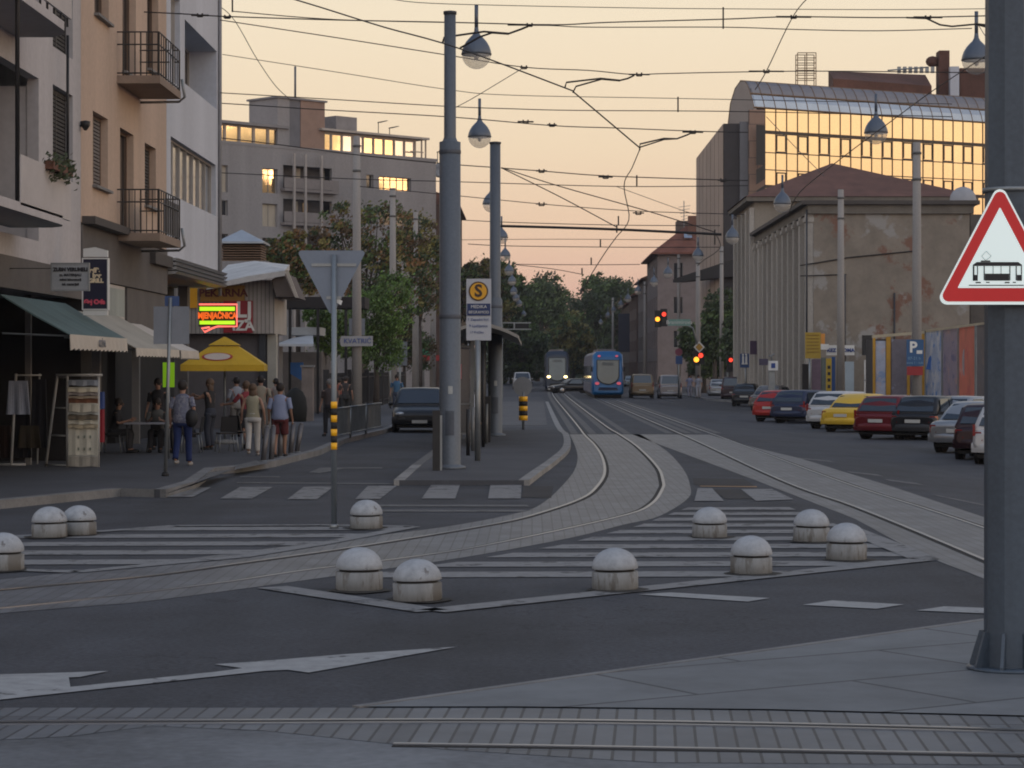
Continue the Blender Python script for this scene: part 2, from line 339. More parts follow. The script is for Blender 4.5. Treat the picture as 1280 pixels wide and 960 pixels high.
# crossing line in the foreground
c1 = [G(-200, 906), G(0, 903.5), G(320, 902), G(640, 901.5), G(960, 906), G(1280, 914), G(1500, 921)]
c2 = [G(492, 931.5), G(700, 934.5), G(900, 938), G(1280, 945), G(1500, 950)]
rail(c1, -1, .05); rail([p-Vector((0, .12, 0)) for p in c1], 1, .03)
rail(c2, -1, .04)
struct(rails.build('tram_rails'))
band = [G(-200, 886), G(0, 885.5), G(640, 885.5), G(960, 889), G(1280, 897), G(1500, 903), G(1500, 964), G(1280, 957), G(820, 954), G(560, 938), G(330, 914), G(190, 908), G(90, 921), G(-200, 936)]
sheet('paved_track_crossing', [(p.x, p.y) for p in band], .0045, setts)
sheet('worn_concrete_apron', [(-14, -3), (14, -3), (9, 13.2), (3, 13.5), (-3, 14.4), (-14, 14.4)], .0022, streaky)
pv = [G(445, 885.4), G(586, 866), G(780, 839), G(996, 809), G(1231, 776), G(1500, 738), G(1900, 690), G(1900, 905), G(1500, 902.7), G(1280, 896.6), G(960, 888.6), G(640, 885.2)]
sheet('pavement', [(p.x, p.y) for p in pv], .012, paving)
kb = MB().use(kerbm)
ribbon(kb, catmull([Vector((p.x, p.y, 0)) for p in pv[:7]], 4), 0, .07, .0, .0165)
struct(kb.build('pavement_edge'))
# ------------------------------------------------------------------ painted markings
mk = MB().use(paint)
def hatch(px, y0, y1, period, wid, tilt=0.0, z=.008):
    poly = [(G(*p).x, G(*p).y) for p in px]
    n = (sin(tilt), cos(tilt)); d = y0
    while d < y1:
        q = clip(poly, n, d+wid)
        if len(q) > 2: q = clip(q, (-n[0], -n[1]), -d)
        if len(q) > 2: sheet('', q, z, None, mk)
        d += period
def outline(px, wd=.14, z=.012, closed=True):
    P = [Vector((G(*p).x, G(*p).y, 0)) for p in px]
    if closed: P = P+[P[0]]
    for a, b in zip(P[:-1], P[1:]):
        t = (b-a).normalized(); nn = Vector((-t.y, t.x, 0))*wd/2
        sheet('', [(a-nn)[:2], (b-nn)[:2], (b+nn)[:2], (a+nn)[:2]], z, None, mk)
cen = [(340, 735), (540, 766), (790, 739), (1156, 700), (1062, 662), (985, 634), (930, 626), (870, 631), (800, 657), (700, 682), (580, 702), (440, 720)]
hatch(cen, 24.2, 37.0, 1.28, .66, -.03)
outline([(340, 735), (540, 765), (790, 738.5), (1156, 700), (1062, 662)], .34, closed=False)
lef = [(-40, 712), (94, 716), (300, 697), (400, 681), (514, 659), (400, 657), (219, 658), (119, 665.5), (-40, 672)]
hatch(lef, 24.6, 34.0, 1.36, .66, -.04)
outline([(-40, 711), (94, 716), (300, 697), (400, 681), (516, 659), (400, 657), (219, 658), (119, 665.5)], .24, closed=False)
mk.use(paintf)
hatch([(485, 651), (600, 652), (668, 637), (652, 628), (560, 629), (470, 629)], 35.3, 40, 1.35, .5, .02)
mk.use(paint)
for q in [[(200, 622), (241, 622), (264, 610), (237, 610)], [(275, 624), (315, 624), (341, 609.5), (300, 609.5)], [(359, 625), (396, 625), (417, 609), (380, 609)],
          [(444, 624.5), (475, 624.5), (496, 608), (460, 608)], [(527, 624), (569, 624), (575, 607), (539, 607)], [(610, 624), (651, 624), (652, 607), (613, 607)],
          [(868, 627), (905, 627), (890, 611), (872, 611)], [(945, 627), (992, 625), (965, 612), (926, 612)]]:
    sheet('', [G(*p)[:2] for p in q], .0125, None, mk)
mk.use(paintf)
for q in [[(296, 604.5), (580, 606.5), (580, 605), (296, 603)], [(386, 591), (400, 592), (430, 586), (478, 586), (478, 584.5), (400, 585)],
          [(300, 597), (350, 597), (350, 595.8), (300, 595.8)]]:
    sheet('', [G(*p)[:2] for p in q], .008, None, mk)
mk.use(patchm)
for q in [[(652, 622), (689, 623), (692, 608), (654, 608)], [(868, 606.5), (943, 607.5), (930, 599), (866, 598)], [(890, 612), (926, 612), (944, 624), (907, 624)]]:
    sheet('', [G(*p)[:2] for p in q], .0065, None, mk)
mk.use(mat('rust_orange_strip', (.33, .2, .1), .7))
sheet('', [G(*p)[:2] for p in [(876, 608.6), (946, 609.6), (946, 608.2), (874, 607.6)]], .009, None, mk)
mk.use(paintw)
for q in [[(798, 744), (935, 753), (962, 748.5), (838, 741.5)], [(1003, 757), (1096, 762), (1130, 756.5), (1040, 751.5)], [(1146, 764), (1260, 769), (1290, 763), (1180, 759)],
          [(-60, 846), (80, 842), (136, 840), (100, 847.5), (86, 848), (88, 860), (270, 841), (303, 836.5), (268, 831.5), (310, 829), (430, 819), (572, 809.5), (500, 822), (386, 842), (360, 838.5), (330, 840), (230, 851), (0, 876), (-60, 881)]]:
    P = [G(*p)[:2] for p in q]
    # concave arrow: triangulate through bmesh later
    sheet('', P, .008, None, mk)
o = struct(mk.build('road_markings'))
bm = bmesh.new(); bm.from_mesh(o.data); bmesh.ops.triangulate(bm, faces=[f for f in bm.faces if len(f.verts) > 4]); bm.to_mesh(o.data); bm.free()
# ------------------------------------------------------------------ left pavement with kerb
kl = [G(-200, 648), G(0, 635.5), G(145, 620.5), G(200, 622), G(237, 611), G(262, 593), G(290, 591), G(337, 584), G(395, 569), G(428, 554), G(482, 540.5), G(512, 528)]
kl = [Vector((p.x, p.y, 0)) for p in kl]+[Vector((-6.0, 150, 0)), Vector((-6.0, 330, 0)), Vector((-4.5, 600, 0))]
sw = MB().use(sidewalkm)
sw.prism([(p.x, p.y) for p in kl]+[(-60, 600), (-60, 30)], -.05, .13)
struct(sw.build('sidewalk'))
kk = MB().use(kerbm); ribbon(kk, kl, .0, .22, -.04, .14); struct(kk.build('sidewalk_kerb'))
ap = MB().use(paintf)
sheet('', [(p.x, p.y) for p in [G(200, 620.5, .135), G(237, 609, .135), G(262, 591, .135), G(292, 587, .135), G(250, 604, .135)]], .145, None, ap)
sheet('', [(p.x, p.y) for p in [G(292, 588, .135), G(338, 579, .135), G(320, 576, .135), G(296, 582, .135)]], .145, None, ap)
struct(ap.build('paved_ramp'))
# tram stop platform
pk = [G(499, 607), G(521, 587), Vector((-2.42, 62, 0)), Vector((-2.42, 150, 0)), Vector((-2.3, 175, 0)), Vector((.6, 175, 0)), Vector((.95, 150, 0)), G(697, 535), G(707, 547), G(708, 563), G(691, 580), G(672, 594), G(655, 607)]
pk = [Vector((p.x, p.y, 0)) for p in pk]
pf = MB().use(asphalt2); pf.prism([(p.x, p.y) for p in pk], -.05, .10); struct(pf.build('tram_stop_platform'))
kk = MB().use(mat('kerb_stone_pale', (.27, .265, .255), .8, var=.25, scale=3)); ribbon(kk, pk[:2], 0, .2, -.04, .108); ribbon(kk, catmull(pk[6:], 4), 0, .2, -.04, .108)
kk.use(mat('platform_edge_line', (.12, .12, .12), .8)); ribbon(kk, pk[1:4], 0, .2, -.04, .108)
struct(kk.build('platform_kerb'))
st_ = MB().use(mat('worn_strip', (.085, .084, .084), .7, var=.3))
for rr_, offs_ in ((r1, (.30, -.32)), (r2, (.32, -.30))):
    Pq = [Vector((rr_[-1].x, 78.5, 0))]+far(rr_[-1].x, 96)
    for of_ in offs_: ribbon(st_, catmull(Pq, 4), of_, .24, -.01, .0035)
for xx_ in (4.95, 5.98):
    for of_ in (.32, -.32): ribbon(st_, catmull([Vector((xx_, 79, 0))]+far(xx_, 110), 4), of_, .24, -.01, .0036)
struct(st_.build('track_joint_strips'))
lp = MB().use(mat('platform_light_asphalt', (.10, .10, .105), .8, var=.2, scale=1))
lp.prism([(-2.2, 86), (.55, 86), (.75, 150), (-2.2, 150)], .09, .106); struct(lp.build('platform_surface'))
# right pavement
rs = MB().use(sidewalkm)
rs.prism([(15.2, 20), (15.2, 150), (13.2, 175), (12.8, 330), (16, 600), (90, 600), (90, 20)], -.3, -.02); struct(rs.build('sidewalk'))
kk = MB().use(kerbm); ribbon(kk, [Vector(p) for p in [(15.2, 20, 0), (15.2, 150, 0), (13.2, 175, 0), (12.8, 330, 0), (16, 600, 0)]], 0, .2, -.3, -.01); struct(kk.build('sidewalk_kerb'))
lm = MB().use(paintf)
for (a, b) in [((1168, 619), (1232, 631)), ((1060, 590), (1100, 594)), ((1108, 600), (1150, 604)), ((1000, 573), (1040, 577))]:
    pa, pb = G(*a), G(*b)
    za = gz(pa.x)+.006
    lm.face([(pa.x, pa.y-.5, gz(pa.x)+.006), (pb.x, pb.y-.5, gz(pb.x)+.006), (pb.x, pb.y+.4, gz(pb.x)+.006), (pa.x, pa.y+.4, gz(pa.x)+.006)])
struct(lm.build('road_markings'))
# ================================================================== SPHERE BOLLARDS
def bollard():
    t = thing('bollard', 'x', 'bollard')
    b = MB().use(bbase); b.lathe([(.205, 0), (.222, .01), (.222, .165), (.21, .175), (.185, .176)], n=28); b.build('base', None, t, True)
    n_ = MB().use(black); n_.lathe([(.185, .170), (.185, .20)], n=24); n_.build('joint', None, t, True)
    d = MB().use(bconc); d.lathe([(.17, .196), (.215, .197), (.222, .205)]+[(.222*cos(a), .205+.195*sin(a)) for a in [R(q) for q in (12, 25, 38, 50, 62, 73, 82, 88)]], n=28); d.build('dome', None, t, True)
    return t
bl = [((4, 713), 'round concrete bollard cut by the left edge of the photo'), ((62, 672), 'stained round bollard touching its neighbour on the left hatched island'), ((99, 669), 'clean round bollard just behind the stained one on the left hatched island'),
      ((458, 661), 'round bollard right beside the foot of the yield sign post'), ((449, 738), 'round bollard over dark ground at the left tip of the central hatched island'), ((522, 751), 'nearest round bollard, with patchy dome, beside the island tip'),
      ((769, 737), 'round bollard alone in the middle of the central island front edge'), ((887, 672), 'round bollard farthest back on the central island, by the crossing stripes'), ((939, 717), 'round bollard in front of the pair on the right part of the central island'),
      ((1014, 677), 'rear bollard of the close pair beside the right tram track'), ((1058, 700), 'front bollard of the close pair beside the right tram track')]
B0 = bollard()
for i, (p, lab) in enumerate(bl):
    q = G(*p); q.z = .006; rz_ = random.random()*6
    if i == 0: B0.location = q; B0['label'] = lab; B0['group'] = 'round concrete bollards on the hatched islands'
    else:
        c = dup(B0, q, rz_, lab, 'round concrete bollards on the hatched islands'); k = random.uniform(.96, 1.04)
        c.rotation_euler = (random.uniform(-.025, .025), random.uniform(-.025, .025), rz_); c.scale = (k, k, random.uniform(.95, 1.04))
# dark rings on the road round each bollard
gm = MB().use(mat('ground_ring_dark', (.035, .033, .03), .9, var=.3, scale=6))
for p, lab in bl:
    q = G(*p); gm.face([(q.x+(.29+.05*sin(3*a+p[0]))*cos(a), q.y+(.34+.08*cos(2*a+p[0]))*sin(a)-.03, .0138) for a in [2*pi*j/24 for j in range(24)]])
struct(gm.build('bollard_rings'))
# ================================================================== BUILDINGS
def wallface(root, A, B, z0, z1, ops, wm, fm=None, gm=None, depth=.18, name='wall', wname='window', frame=.07, mull=0, sill=None):
    """wall from plan point A to B (outside on the right of A->B) with recessed openings (u0,u1,v0,v1[,kind[,glass]])"""
    A = Vector((A[0], A[1], 0)); B = Vector((B[0], B[1], 0)); L_ = (B-A).length; t = (B-A)/L_; n = Vector((t.y, -t.x, 0))
    P = lambda u, v, d=0: A+t*u+Vector((0, 0, v))-n*d
    mb = MB().use(wm); fm = fm or offwhite; gm = gm or glassd
    us = sorted(set([0, L_]+[max(0, min(L_, x)) for o in ops for x in o[:2]])); vs = sorted(set([z0, z1]+[max(z0, min(z1, x)) for o in ops for x in o[2:4]]))
    for i in range(len(us)-1):
        for j in range(len(vs)-1):
            cu, cv = (us[i]+us[i+1])/2, (vs[j]+vs[j+1])/2
            if not any(o[0] < cu < o[1] and o[2] < cv < o[3] for o in ops):
                mb.face([P(us[i], vs[j]), P(us[i+1], vs[j]), P(us[i+1], vs[j+1]), P(us[i], vs[j+1])])
    for o in ops:
        u0, u1, v0, v1 = o[:4]; k = o[4] if len(o) > 4 else 'w'; gl = o[5] if len(o) > 5 else gm; dp = depth*(5 if k == 'deep' else 1)
        for a, b in (((u0, v0), (u1, v0)), ((u1, v0), (u1, v1)), ((u1, v1), (u0, v1)), ((u0, v1), (u0, v0))):
            mb.face([P(*a), P(*b), P(*b, dp+.06), P(*a, dp+.06)])
        if k == 'hole': continue
        fr = MB().use(fm); w_ = frame
        bars = [(u0, u0+w_, v0, v1), (u1-w_, u1, v0, v1), (u0+w_, u1-w_, v0, v0+w_), (u0+w_, u1-w_, v1-w_, v1)]
        nm = mull or max(1, round((u1-u0)/1.0))
        for q in range(1, nm): c = u0+(u1-u0)*q/nm; bars.append((c-w_*.45, c+w_*.45, v0+w_, v1-w_))
        for a, b, c, d in bars: fr.obox((P(a, c, dp)+P(b, d, dp))/2, t*(b-a)/2, n*.03, Vector((0, 0, (d-c)/2)))
        if sill: fr.use(sill).obox(P((u0+u1)/2, v0-.03, -.05), t*((u1-u0)/2+.06), n*.07, Vector((0, 0, .03)))
        W_ = fr.build(wname if k != 'door' else 'door', None, root)
        if k == 'blind':
            bl = MB().use(gl)
            c = v0+w_
            while c < v1-w_: bl.obox(P((u0+u1)/2, c+.035, dp-.01), t*((u1-u0)/2-w_), n*.01, Vector((0, 0, .03))); c += .085
            o_ = bl.build('blind', None, root); o_.parent = W_
        pb = MB().use(gl if k != 'blind' else glassd); pb.face([P(u0, v0, dp+.03), P(u1, v0, dp+.03), P(u1, v1, dp+.03), P(u0, v1, dp+.03)])
        o_ = pb.build('pane', None, root); o_.parent = W_
    return mb
def block(root, pts, z0, z1, fac, wm, roofm=None, name='wall', **kw):
    """walls round a counter-clockwise footprint; fac maps edge number -> openings"""
    allw = MB()
    for i in range(len(pts)):
        a, b = pts[i], pts[(i+1) % len(pts)]
        m = wallface(root, a, b, z0, z1, fac.get(i, []), wm, **kw)
        k = len(allw.v); allw.use(wm); allw.v += m.v; allw.f += [tuple(x+k for x in f) for f in m.f]; allw.m += [0]*len(m.f); allw.sm += m.sm
    allw.face([(p[0], p[1], z0) for p in reversed(pts)])
    allw.build(name, None, root)
    r = MB().use(roofm or mat('flat_roof', (.12, .11, .11), .9)); r.face([(p[0], p[1], z1-.02) for p in pts]); r.build('roof', None, root)
wpink = mat('render_white_pink', (.47, .45, .455), .9, var=.16, scale=.8, bump=.1, streak=1)
wbeige = mat('render_apricot', (.53, .40, .31), .9, var=.16, scale=.8, bump=.1, streak=1)
wwhite = mat('render_cool_white', (.53, .56, .62), .85, var=.13, scale=.8, bump=.05, streak=1)
wbrown = mat('dark_brown_stone', (.11, .10, .095), .8, var=.2, scale=1.5)
wgrey = mat('render_grey_brown', (.275, .265, .268), .9, var=.18, scale=.5, streak=1)
blinddark = mat('roller_blind_dark', (.05, .045, .042), .8, var=.1)
blindgrey = mat('roller_blind_grey', (.17, .15, .14), .8, var=.1)
curtain = mat('curtain_cream', (.45, .40, .32), .9, var=.2, streak=1)
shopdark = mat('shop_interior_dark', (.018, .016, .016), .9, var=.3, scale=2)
XL = -10.0
fy = lambda x: -XL*F/(CX-x)
fz = lambda x, y: EYE+(HY-y)*(-XL)/(CX-x)
# ---- nearest house, pinkish white with loggias
t = thing('apartment_house', 'pinkish white corner of an apartment house with white balcony parapets above the green awning', 'building', (XL, 45, 0), group='street houses along the left pavement')
Y0, Y1 = 34.0, fy(101)
ops = [(fy(66)-Y0, fy(91)-Y0, fz(66, 218), fz(66, 105), 'blind', blinddark), (fy(-60)-Y0, fy(50)-Y0-.12, 4.75, fz(48, 98), 'hole'), (fy(66)-Y0, fy(91)-Y0, 8.9, 11.4, 'blind', blinddark), (fy(-60)-Y0, fy(50)-Y0-.12, 9.2, 11.9, 'hole')]
block(t, [(XL, Y0), (XL, Y1), (-22, Y1), (-22, Y0)], 3.74, 17, {0: ops}, wpink, fm=blackm)
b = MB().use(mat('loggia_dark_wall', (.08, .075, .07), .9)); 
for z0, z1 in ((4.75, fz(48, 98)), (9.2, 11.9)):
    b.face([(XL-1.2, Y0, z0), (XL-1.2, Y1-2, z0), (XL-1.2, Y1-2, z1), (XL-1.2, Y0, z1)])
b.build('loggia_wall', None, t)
b = MB().use(wpink); b.box(XL-1.2, XL-.24, fy(50)-.1, fy(50)+.02, 4.7, 7.9); b.build('loggia_side', None, t)
b = MB().use(wbrown); b.box(XL-.02, XL+.06, Y0, Y1-.05, 3.70, 4.32); b.build('fascia_band', None, t)
def balc_px(XB, xa, xb): return -XB*F/(CX-xa), -XB*F/(CX-xb)
XB = XL+1.1
ya, yb = 38.0, -XB*F/(CX-90)
zs = EYE+(HY-284)*(-XB)/(CX-88)
b = MB().use(wpink); pts = [(XL-.1, ya), (XB, ya)]+[(XB, ya+(yb-ya-.9)*k/4) for k in range(1, 5)]+[(XB-.12, yb-.35), (XB-.4, yb), (XL-.1, yb)]
b.prism(pts, zs, zs+.17); B_ = b.build('balcony', None, t)
zp = EYE+(HY-276)*(-XB)/(CX-88); zt = EYE+(HY-222)*(-XB)/(CX-88)
b = MB().use(mat('parapet_white_panel', (.50, .47, .46), .8, var=.08)); b.box(XB-.05, XB, -XB*F/(CX-26), yb-.08, zp, zt+.05); p = b.build('parapet', None, t); p.parent = B_
b = MB().use(blackm)
for k in range(6): y = -XB*F/(CX-26)+k*(yb-.2+XB*F/(CX-26))/5; b.box(XB-.08, XB-.04, y-.02, y+.02, zs+.15, zt)
b.tube([(XB-.06, -XB*F/(CX-26), zs+.1), (XB-.06, -XB*F/(CX-26), 13)], .04, 6); b.tube([(XB-.06, yb-.12, zt), (XB-.06, yb-.12, 8.6)], .028, 6)
p = b.build('railing_posts', None, t); p.parent = B_
zs2 = EYE+(HY-46)*(-XB)/(CX-91)
b = MB().use(wpink); b.prism([(x, y+.15) for x, y in pts], zs2, zs2+.17); B_ = b.build('balcony', None, t)
b = MB().use(mat('parapet_white_panel')); b.box(XB-.05, XB, ya, yb-.02, zs2+.32, zs2+1.1); p = b.build('parapet', None, t); p.parent = B_
b = MB().use(blackm)
for k in range(12): y = ya+.3+k*(yb-ya-.5)/11; b.box(XB-.07, XB-.03, y-.02, y+.02, zs2+.15, zs2+.4)
p = b.build('railing_posts', None, t); p.parent = B_
# recessed ground floor
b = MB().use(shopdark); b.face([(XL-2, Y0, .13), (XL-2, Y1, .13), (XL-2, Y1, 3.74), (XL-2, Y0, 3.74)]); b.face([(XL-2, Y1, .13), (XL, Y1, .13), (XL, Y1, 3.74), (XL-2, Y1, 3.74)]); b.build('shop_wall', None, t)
b = MB().use(mat('shop_pillar', (.2, .19, .18), .8)); 
for px in (52, 0): y = fy(px)+2; b.box(XL-.75, XL-.63, y-.1, y+.02, .13, 3.74); b.build('pillar', None, t); b = MB().use(mat('shop_pillar'))
for px, wd in ((14, .7), (100, .8), (122, .7)):
    y = (-XL+2)*F/(CX-px) if px < 90 else 50.5+(px-100)*.02
    b = MB().use(offwhite); b.box(XL-1.99, XL-1.93, min(y, Y1-1.2)-wd/2, min(y, Y1-1.2)+wd/2, .3, 2.6); W_ = b.build('shop_window', None, t)
    b = MB().use(glassd); b.box(XL-1.94, XL-1.92, min(y, Y1-1.2)-wd/2+.07, min(y, Y1-1.2)+wd/2-.07, .4, 2.5); p = b.build('pane', None, t); p.parent = W_
# flower box on the parapet
fb = thing('flower_box', 'brown flower box with drooping plant on the white balcony parapet', 'planter', (XB+.08, yb-1.3, zt))
b = MB().use(mat('terracotta', (.16, .07, .045), .8)); b.box(XB-.02, XB+.16, yb-2.5, yb-.7, zt-.03, zt+.12); b.build('box', None, fb)
leaf_d = mat('leaf_dark', (.045, .06, .025), .7, var=.3, scale=6); 
b = MB().use(leaf_d)
for k in range(260):
    c = Vector((XB+.1+random.gauss(0, .07), yb-random.uniform(.5, 2.6), zt+.1+random.gauss(0, .09)-(.3*random.random() if random.random() < .3 else 0))); a = Vector((random.gauss(0, 1), random.gauss(0, 1), random.gauss(0, 1))).normalized()*.045; q = a.orthogonal()*.8
    b.face([c-a-q, c+a-q*.6, c+a*.4+q])
b.build('foliage', None, fb)
# ---- apricot house
t = thing('apartment_house', 'apricot apartment house with two small railed balconies above a dark brown ground floor', 'building', (XL, 56, 0), group='street houses along the left pavement')
Y0 = Y1+.02; Y1 = fy(208)
zlow = fz(103, 278)
def wn(xa, xb, yt, yb_, k='w', gl=None):
    r = [fy(xa)-Y0, fy(xb)-Y0, fz(xa, yb_), fz(xa, yt), k]
    return tuple(r+[gl]) if gl else tuple(r)
ops = [wn(116, 135, 138, 231, 'blind', blindgrey), wn(150, 167, 159, 288, 'door'), wn(181, 195, 178, 256, 'blind', blinddark),
       wn(118, 136, -60, 16, 'w'), wn(153, 170, -50, 88, 'door'), wn(184, 198, -20, 85, 'door'),
       (1.2, 3.0, 13.2, 15.2), (6.5, 8.5, 13.2, 15.2)]
block(t, [(XL, Y0), (XL, Y1), (-22, Y1), (-22, Y0)], zlow, 17.5, {0: ops}, wbeige, fm=mat('window_frame_brown', (.14, .09, .06), .6), depth=.2, sill=kerbm, mull=2)
zb = fz(207, 368)
block(t, [(XL+.03, Y0), (XL+.03, Y1), (-21, Y1), (-21, Y0)], zb, zlow-.05, {}, wbrown, name='brown_stone_wall')
b = MB().use(mat('cornice_dark', (.07, .062, .058), .8)); b.box(XL, XL+.3, Y0+.1, fy(148), zlow-.03, zlow+.14); b.build('cornice', None, t); b = MB().use(mat('cornice_dark')); b.box(XL, XL+.18, fy(186), Y1, zlow-.5, zlow-.2); b.build('cornice', None, t)
ya = -XL*F/(CX-146)
for zfl, nm in ((EYE+(HY-104)*ya/F, 0), (EYE+(HY-301)*ya/F, 1)):
    XO = (200-CX)*ya/F; ye = -XO*F/(CX-226)
    b = MB().use(mat('balcony_slab_tan', (.27, .205, .16), .85, var=.15)); b.box(XL-.05, XO, ya, ye, zfl, zfl+.19); B_ = b.build('balcony', None, t)
    b = MB().use(blackm)
    zr = zfl+.19
    for zz in (zr+.06, zr+.75, zr+1.05):
        b.tube([(XL, ya+.04, zz), (XO-.03, ya+.04, zz), (XO-.03, ye-.04, zz), (XL, ye-.04, zz)], .018, 5)
    for k in range(7): x = XL+.15+(XO-XL-.2)*k/6; b.tube([(x, ya+.04, zr), (x, ya+.04, zr+1.05)], .012 if k % 3 else .02, 4)
    for k in range(10): y = ya+.04+(ye-ya-.08)*k/9; b.tube([(XO-.03, y, zr), (XO-.03, y, zr+1.05)], .012 if k % 3 else .022, 4)
    p = b.build('railing', None, t); p.parent = B_
    if nm:
        b = MB().use(mat('railing_infill_grey', (.13, .135, .15), .7)); b.box(XO-.06, XO-.045, ya+1.0, ye-.1, zr+.08, zr+.9); p = b.build('infill_sheet', None, t); p.parent = B_
    else:
        b = MB().use(wwhite); b.box(XO-.12, XO-.08, ye-1.1, ye-.6, zr+.05, zr+.95); p = b.build('leaning_board', None, t); p.parent = B_
    b = MB().use(galv); b.tube([(XO+.04, ye-.1, zfl+.5), (XO+.1, ye-.02, zfl+.05), (XO-.05, ye+.05, zfl-.06), (XL, ye+.05, zfl-.08)], .035, 6); p = b.build('drain_pipe', None, t); p.parent = B_
# ground floor shopfront
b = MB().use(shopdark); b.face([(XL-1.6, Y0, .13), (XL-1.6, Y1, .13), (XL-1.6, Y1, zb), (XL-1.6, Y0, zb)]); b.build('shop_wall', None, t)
b = MB().use(wbrown); b.box(XL-.3, XL-.02, fy(160), Y1-.02, 2.95, zb-.02); b.build('fascia_panel', None, t)
b = MB().use(offwhite); b.box(XL-.1, XL-.02, fy(137), fy(157), fz(137, 399), zb-.02); W_ = b.build('fascia_window', None, t)
b = MB().use(mat('net_curtain_green', (.30, .33, .31), .8, var=.2, streak=1)); b.box(XL-.03, XL-.012, fy(137.6), fy(156.4), fz(137, 397)+.06, zb-.1); p = b.build('pane', None, t); p.parent = W_
for px in (108, 160, 206):
    b = MB().use(mat('shop_pillar')); b.box(XL-.9, XL-.7, fy(px), fy(px)+.2, .13, zb); b.build('pillar', None, t)
bk = MB().use(blackm); bk.lathe([(.03, 0), (.1, .1), (.11, .2), (.02, .22)], (XL+.12, fy(100), fz(100, 163)), 10); bk.obox((XL+.05, fy(100), fz(100, 163)+.1), (.08, 0, 0), (0, .02, 0), (0, 0, .02)); bk.build('wire_hook', None, t)
# ---- white house
t = thing('apartment_house', 'cool white end house with a long glazed strip and grey ribbed cladding band', 'building', (XL, 68, 0), group='street houses along the left pavement')
Y0 = Y1+.02; Y1 = fy(273)
ops = [wn(213.5, 270, 170, 243, 'w', glasslt), wn(231, 271, 24, 104, 'deep', blinddark), wn(213.5, 225, -12, 100, 'w'), (1, 8, 13.5, 15.5)]
block(t, [(XL, Y0), (XL, Y1), (-20, Y1), (-20, Y0)], fz(207, 322), 18, {0: [o for o in ops]}, wwhite, fm=mat('window_frame_pale2', (.42, .39, .36), .6), mull=7, frame=.06)
za, zb2 = fz(207, 343), fz(207, 321)
b = MB().use(mat('ribbed_cladding', (.36, .37, .38), .4, .5))
for k in range(4): z = za+(zb2-za)*k/4; b.extr([(XL-.05, Y0, z), (XL+.24, Y0, z+.03), (XL+.3, Y0, z+.1), (XL+.22, Y0, z+(zb2-za)/4-.02), (XL-.05, Y0, z+(zb2-za)/4-.02)], (0, Y1-Y0, 0))
b.use(wwhite).box(-20, XL-.05, Y0+.01, Y1, za, zb2-.01)
b.build('cladding_band', None, t)
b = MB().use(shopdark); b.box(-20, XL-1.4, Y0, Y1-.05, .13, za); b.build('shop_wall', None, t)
b = MB().use(mat('shop_sign_red', (.25, .07, .03), .6, var=.3)); b.box(XL-1.38, XL-1.3, Y0+.1, Y0+3.6, 3.0, 3.95); sg = b.build('shop_sign', None, t)
p = text('NKA', 'lettering', mat('sign_orange', (.6, .25, .04), .6), sg, (XL-1.29, Y0+1.9, 3.45), .8, (0, 1, 0)); 
b = MB().use(yellowp); b.box(XL-1.25, XL-1.2, Y0+4.2, Y0+6.6, 2.9, 3.98); b.build('shop_sign', None, t)
b = MB().use(mat('column_dark', (.11, .10, .095), .7)); b.box(XL-1.05, XL-.75, Y1-1.6, Y1-1.3, .13, za); b.build('pillar', None, t)
b = MB().use(mat('drainpipe', (.25, .25, .26), .6)); b.tube([(XL+.06, Y1-.08, 4.5), (XL+.06, Y1-.08, 17)], .06, 8); b.build('drainpipe', None, t)
# ---- awnings (each a thing of its own)
def awning(lab, ya, yb, zw, zf, out, m, valm, drop=.28, txt=None, xw=XL):
    t = thing('awning', lab, 'awning', (xw, (ya+yb)/2, zf), group='awnings over the left shops')
    b = MB().use(m); n = 14
    rows = []
    for k in range(n+1):
        u = k/n; y = ya+(yb-ya)*u; rows.append([(xw+.05, y, zw), (xw+out*.5, y, (zw+zf)/2-.015*(k % 2)), (xw+out, y, zf), (xw+out, y, zf-.02), (xw+out*.5, y, (zw+zf)/2-.035), (xw+.05, y, zw-.03)])
    b.grid(rows); c = b.build('canopy', None, t)
    b = MB().use(valm); rows = []
    for k in range(29):
        u = k/28; y = ya+(yb-ya)*u; rows.append([(xw+out+.01, y, zf), (xw+out+.03+.015*(k % 2), y, zf-drop+.04*abs(sin(k*1.57))), (xw+out+.005, y, zf-drop+.04*abs(sin(k*1.57))), (xw+out-.005, y, zf)])
    b.grid(rows); v = b.build('valance', None, t)
    if txt: text(txt, 'lettering', mat('lettering_grey', (.16, .17, .19), .7), v, (xw+out+.05, (ya+yb)/2, zf-drop*.5), drop*.7, (0, 1, 0))
    b = MB().use(galv)
    for y in (ya+.15, yb-.15): b.tube([(xw+.05, y, zf+.02), (xw+out-.05, y, zf-.03)], .018, 5); 
    b.build('arm', None, t)
y1 = 8.65*F/(CX-90)
awning('faded green fabric awning with a pale lettered valance over the clothes racks', 8.65*F/(CX-90)-.2, 8.65*F/(CX-158), fz(0, 368), EYE+44*8.65/575, 1.35, mat('awning_green', (.085, .135, .135), .85, var=.15), mat('awning_valance', (.52, .47, .40), .85, var=.1), .3, 'KOŽNA')
awning('cream striped awning over the café tables', 50.3, 56.4, fz(105, 390), 2.62, 1.5, mat('awning_cream', (.36, .34, .29), .85, var=.15), mat('awning_valance'), .2)
awning('short white awning with a rounded end behind the grey square sign', 56.7, 59.7, 3.3, 2.62, 1.5, mat('awning_white', (.55, .52, .48), .85, var=.1), mat('awning_valance'), .22)
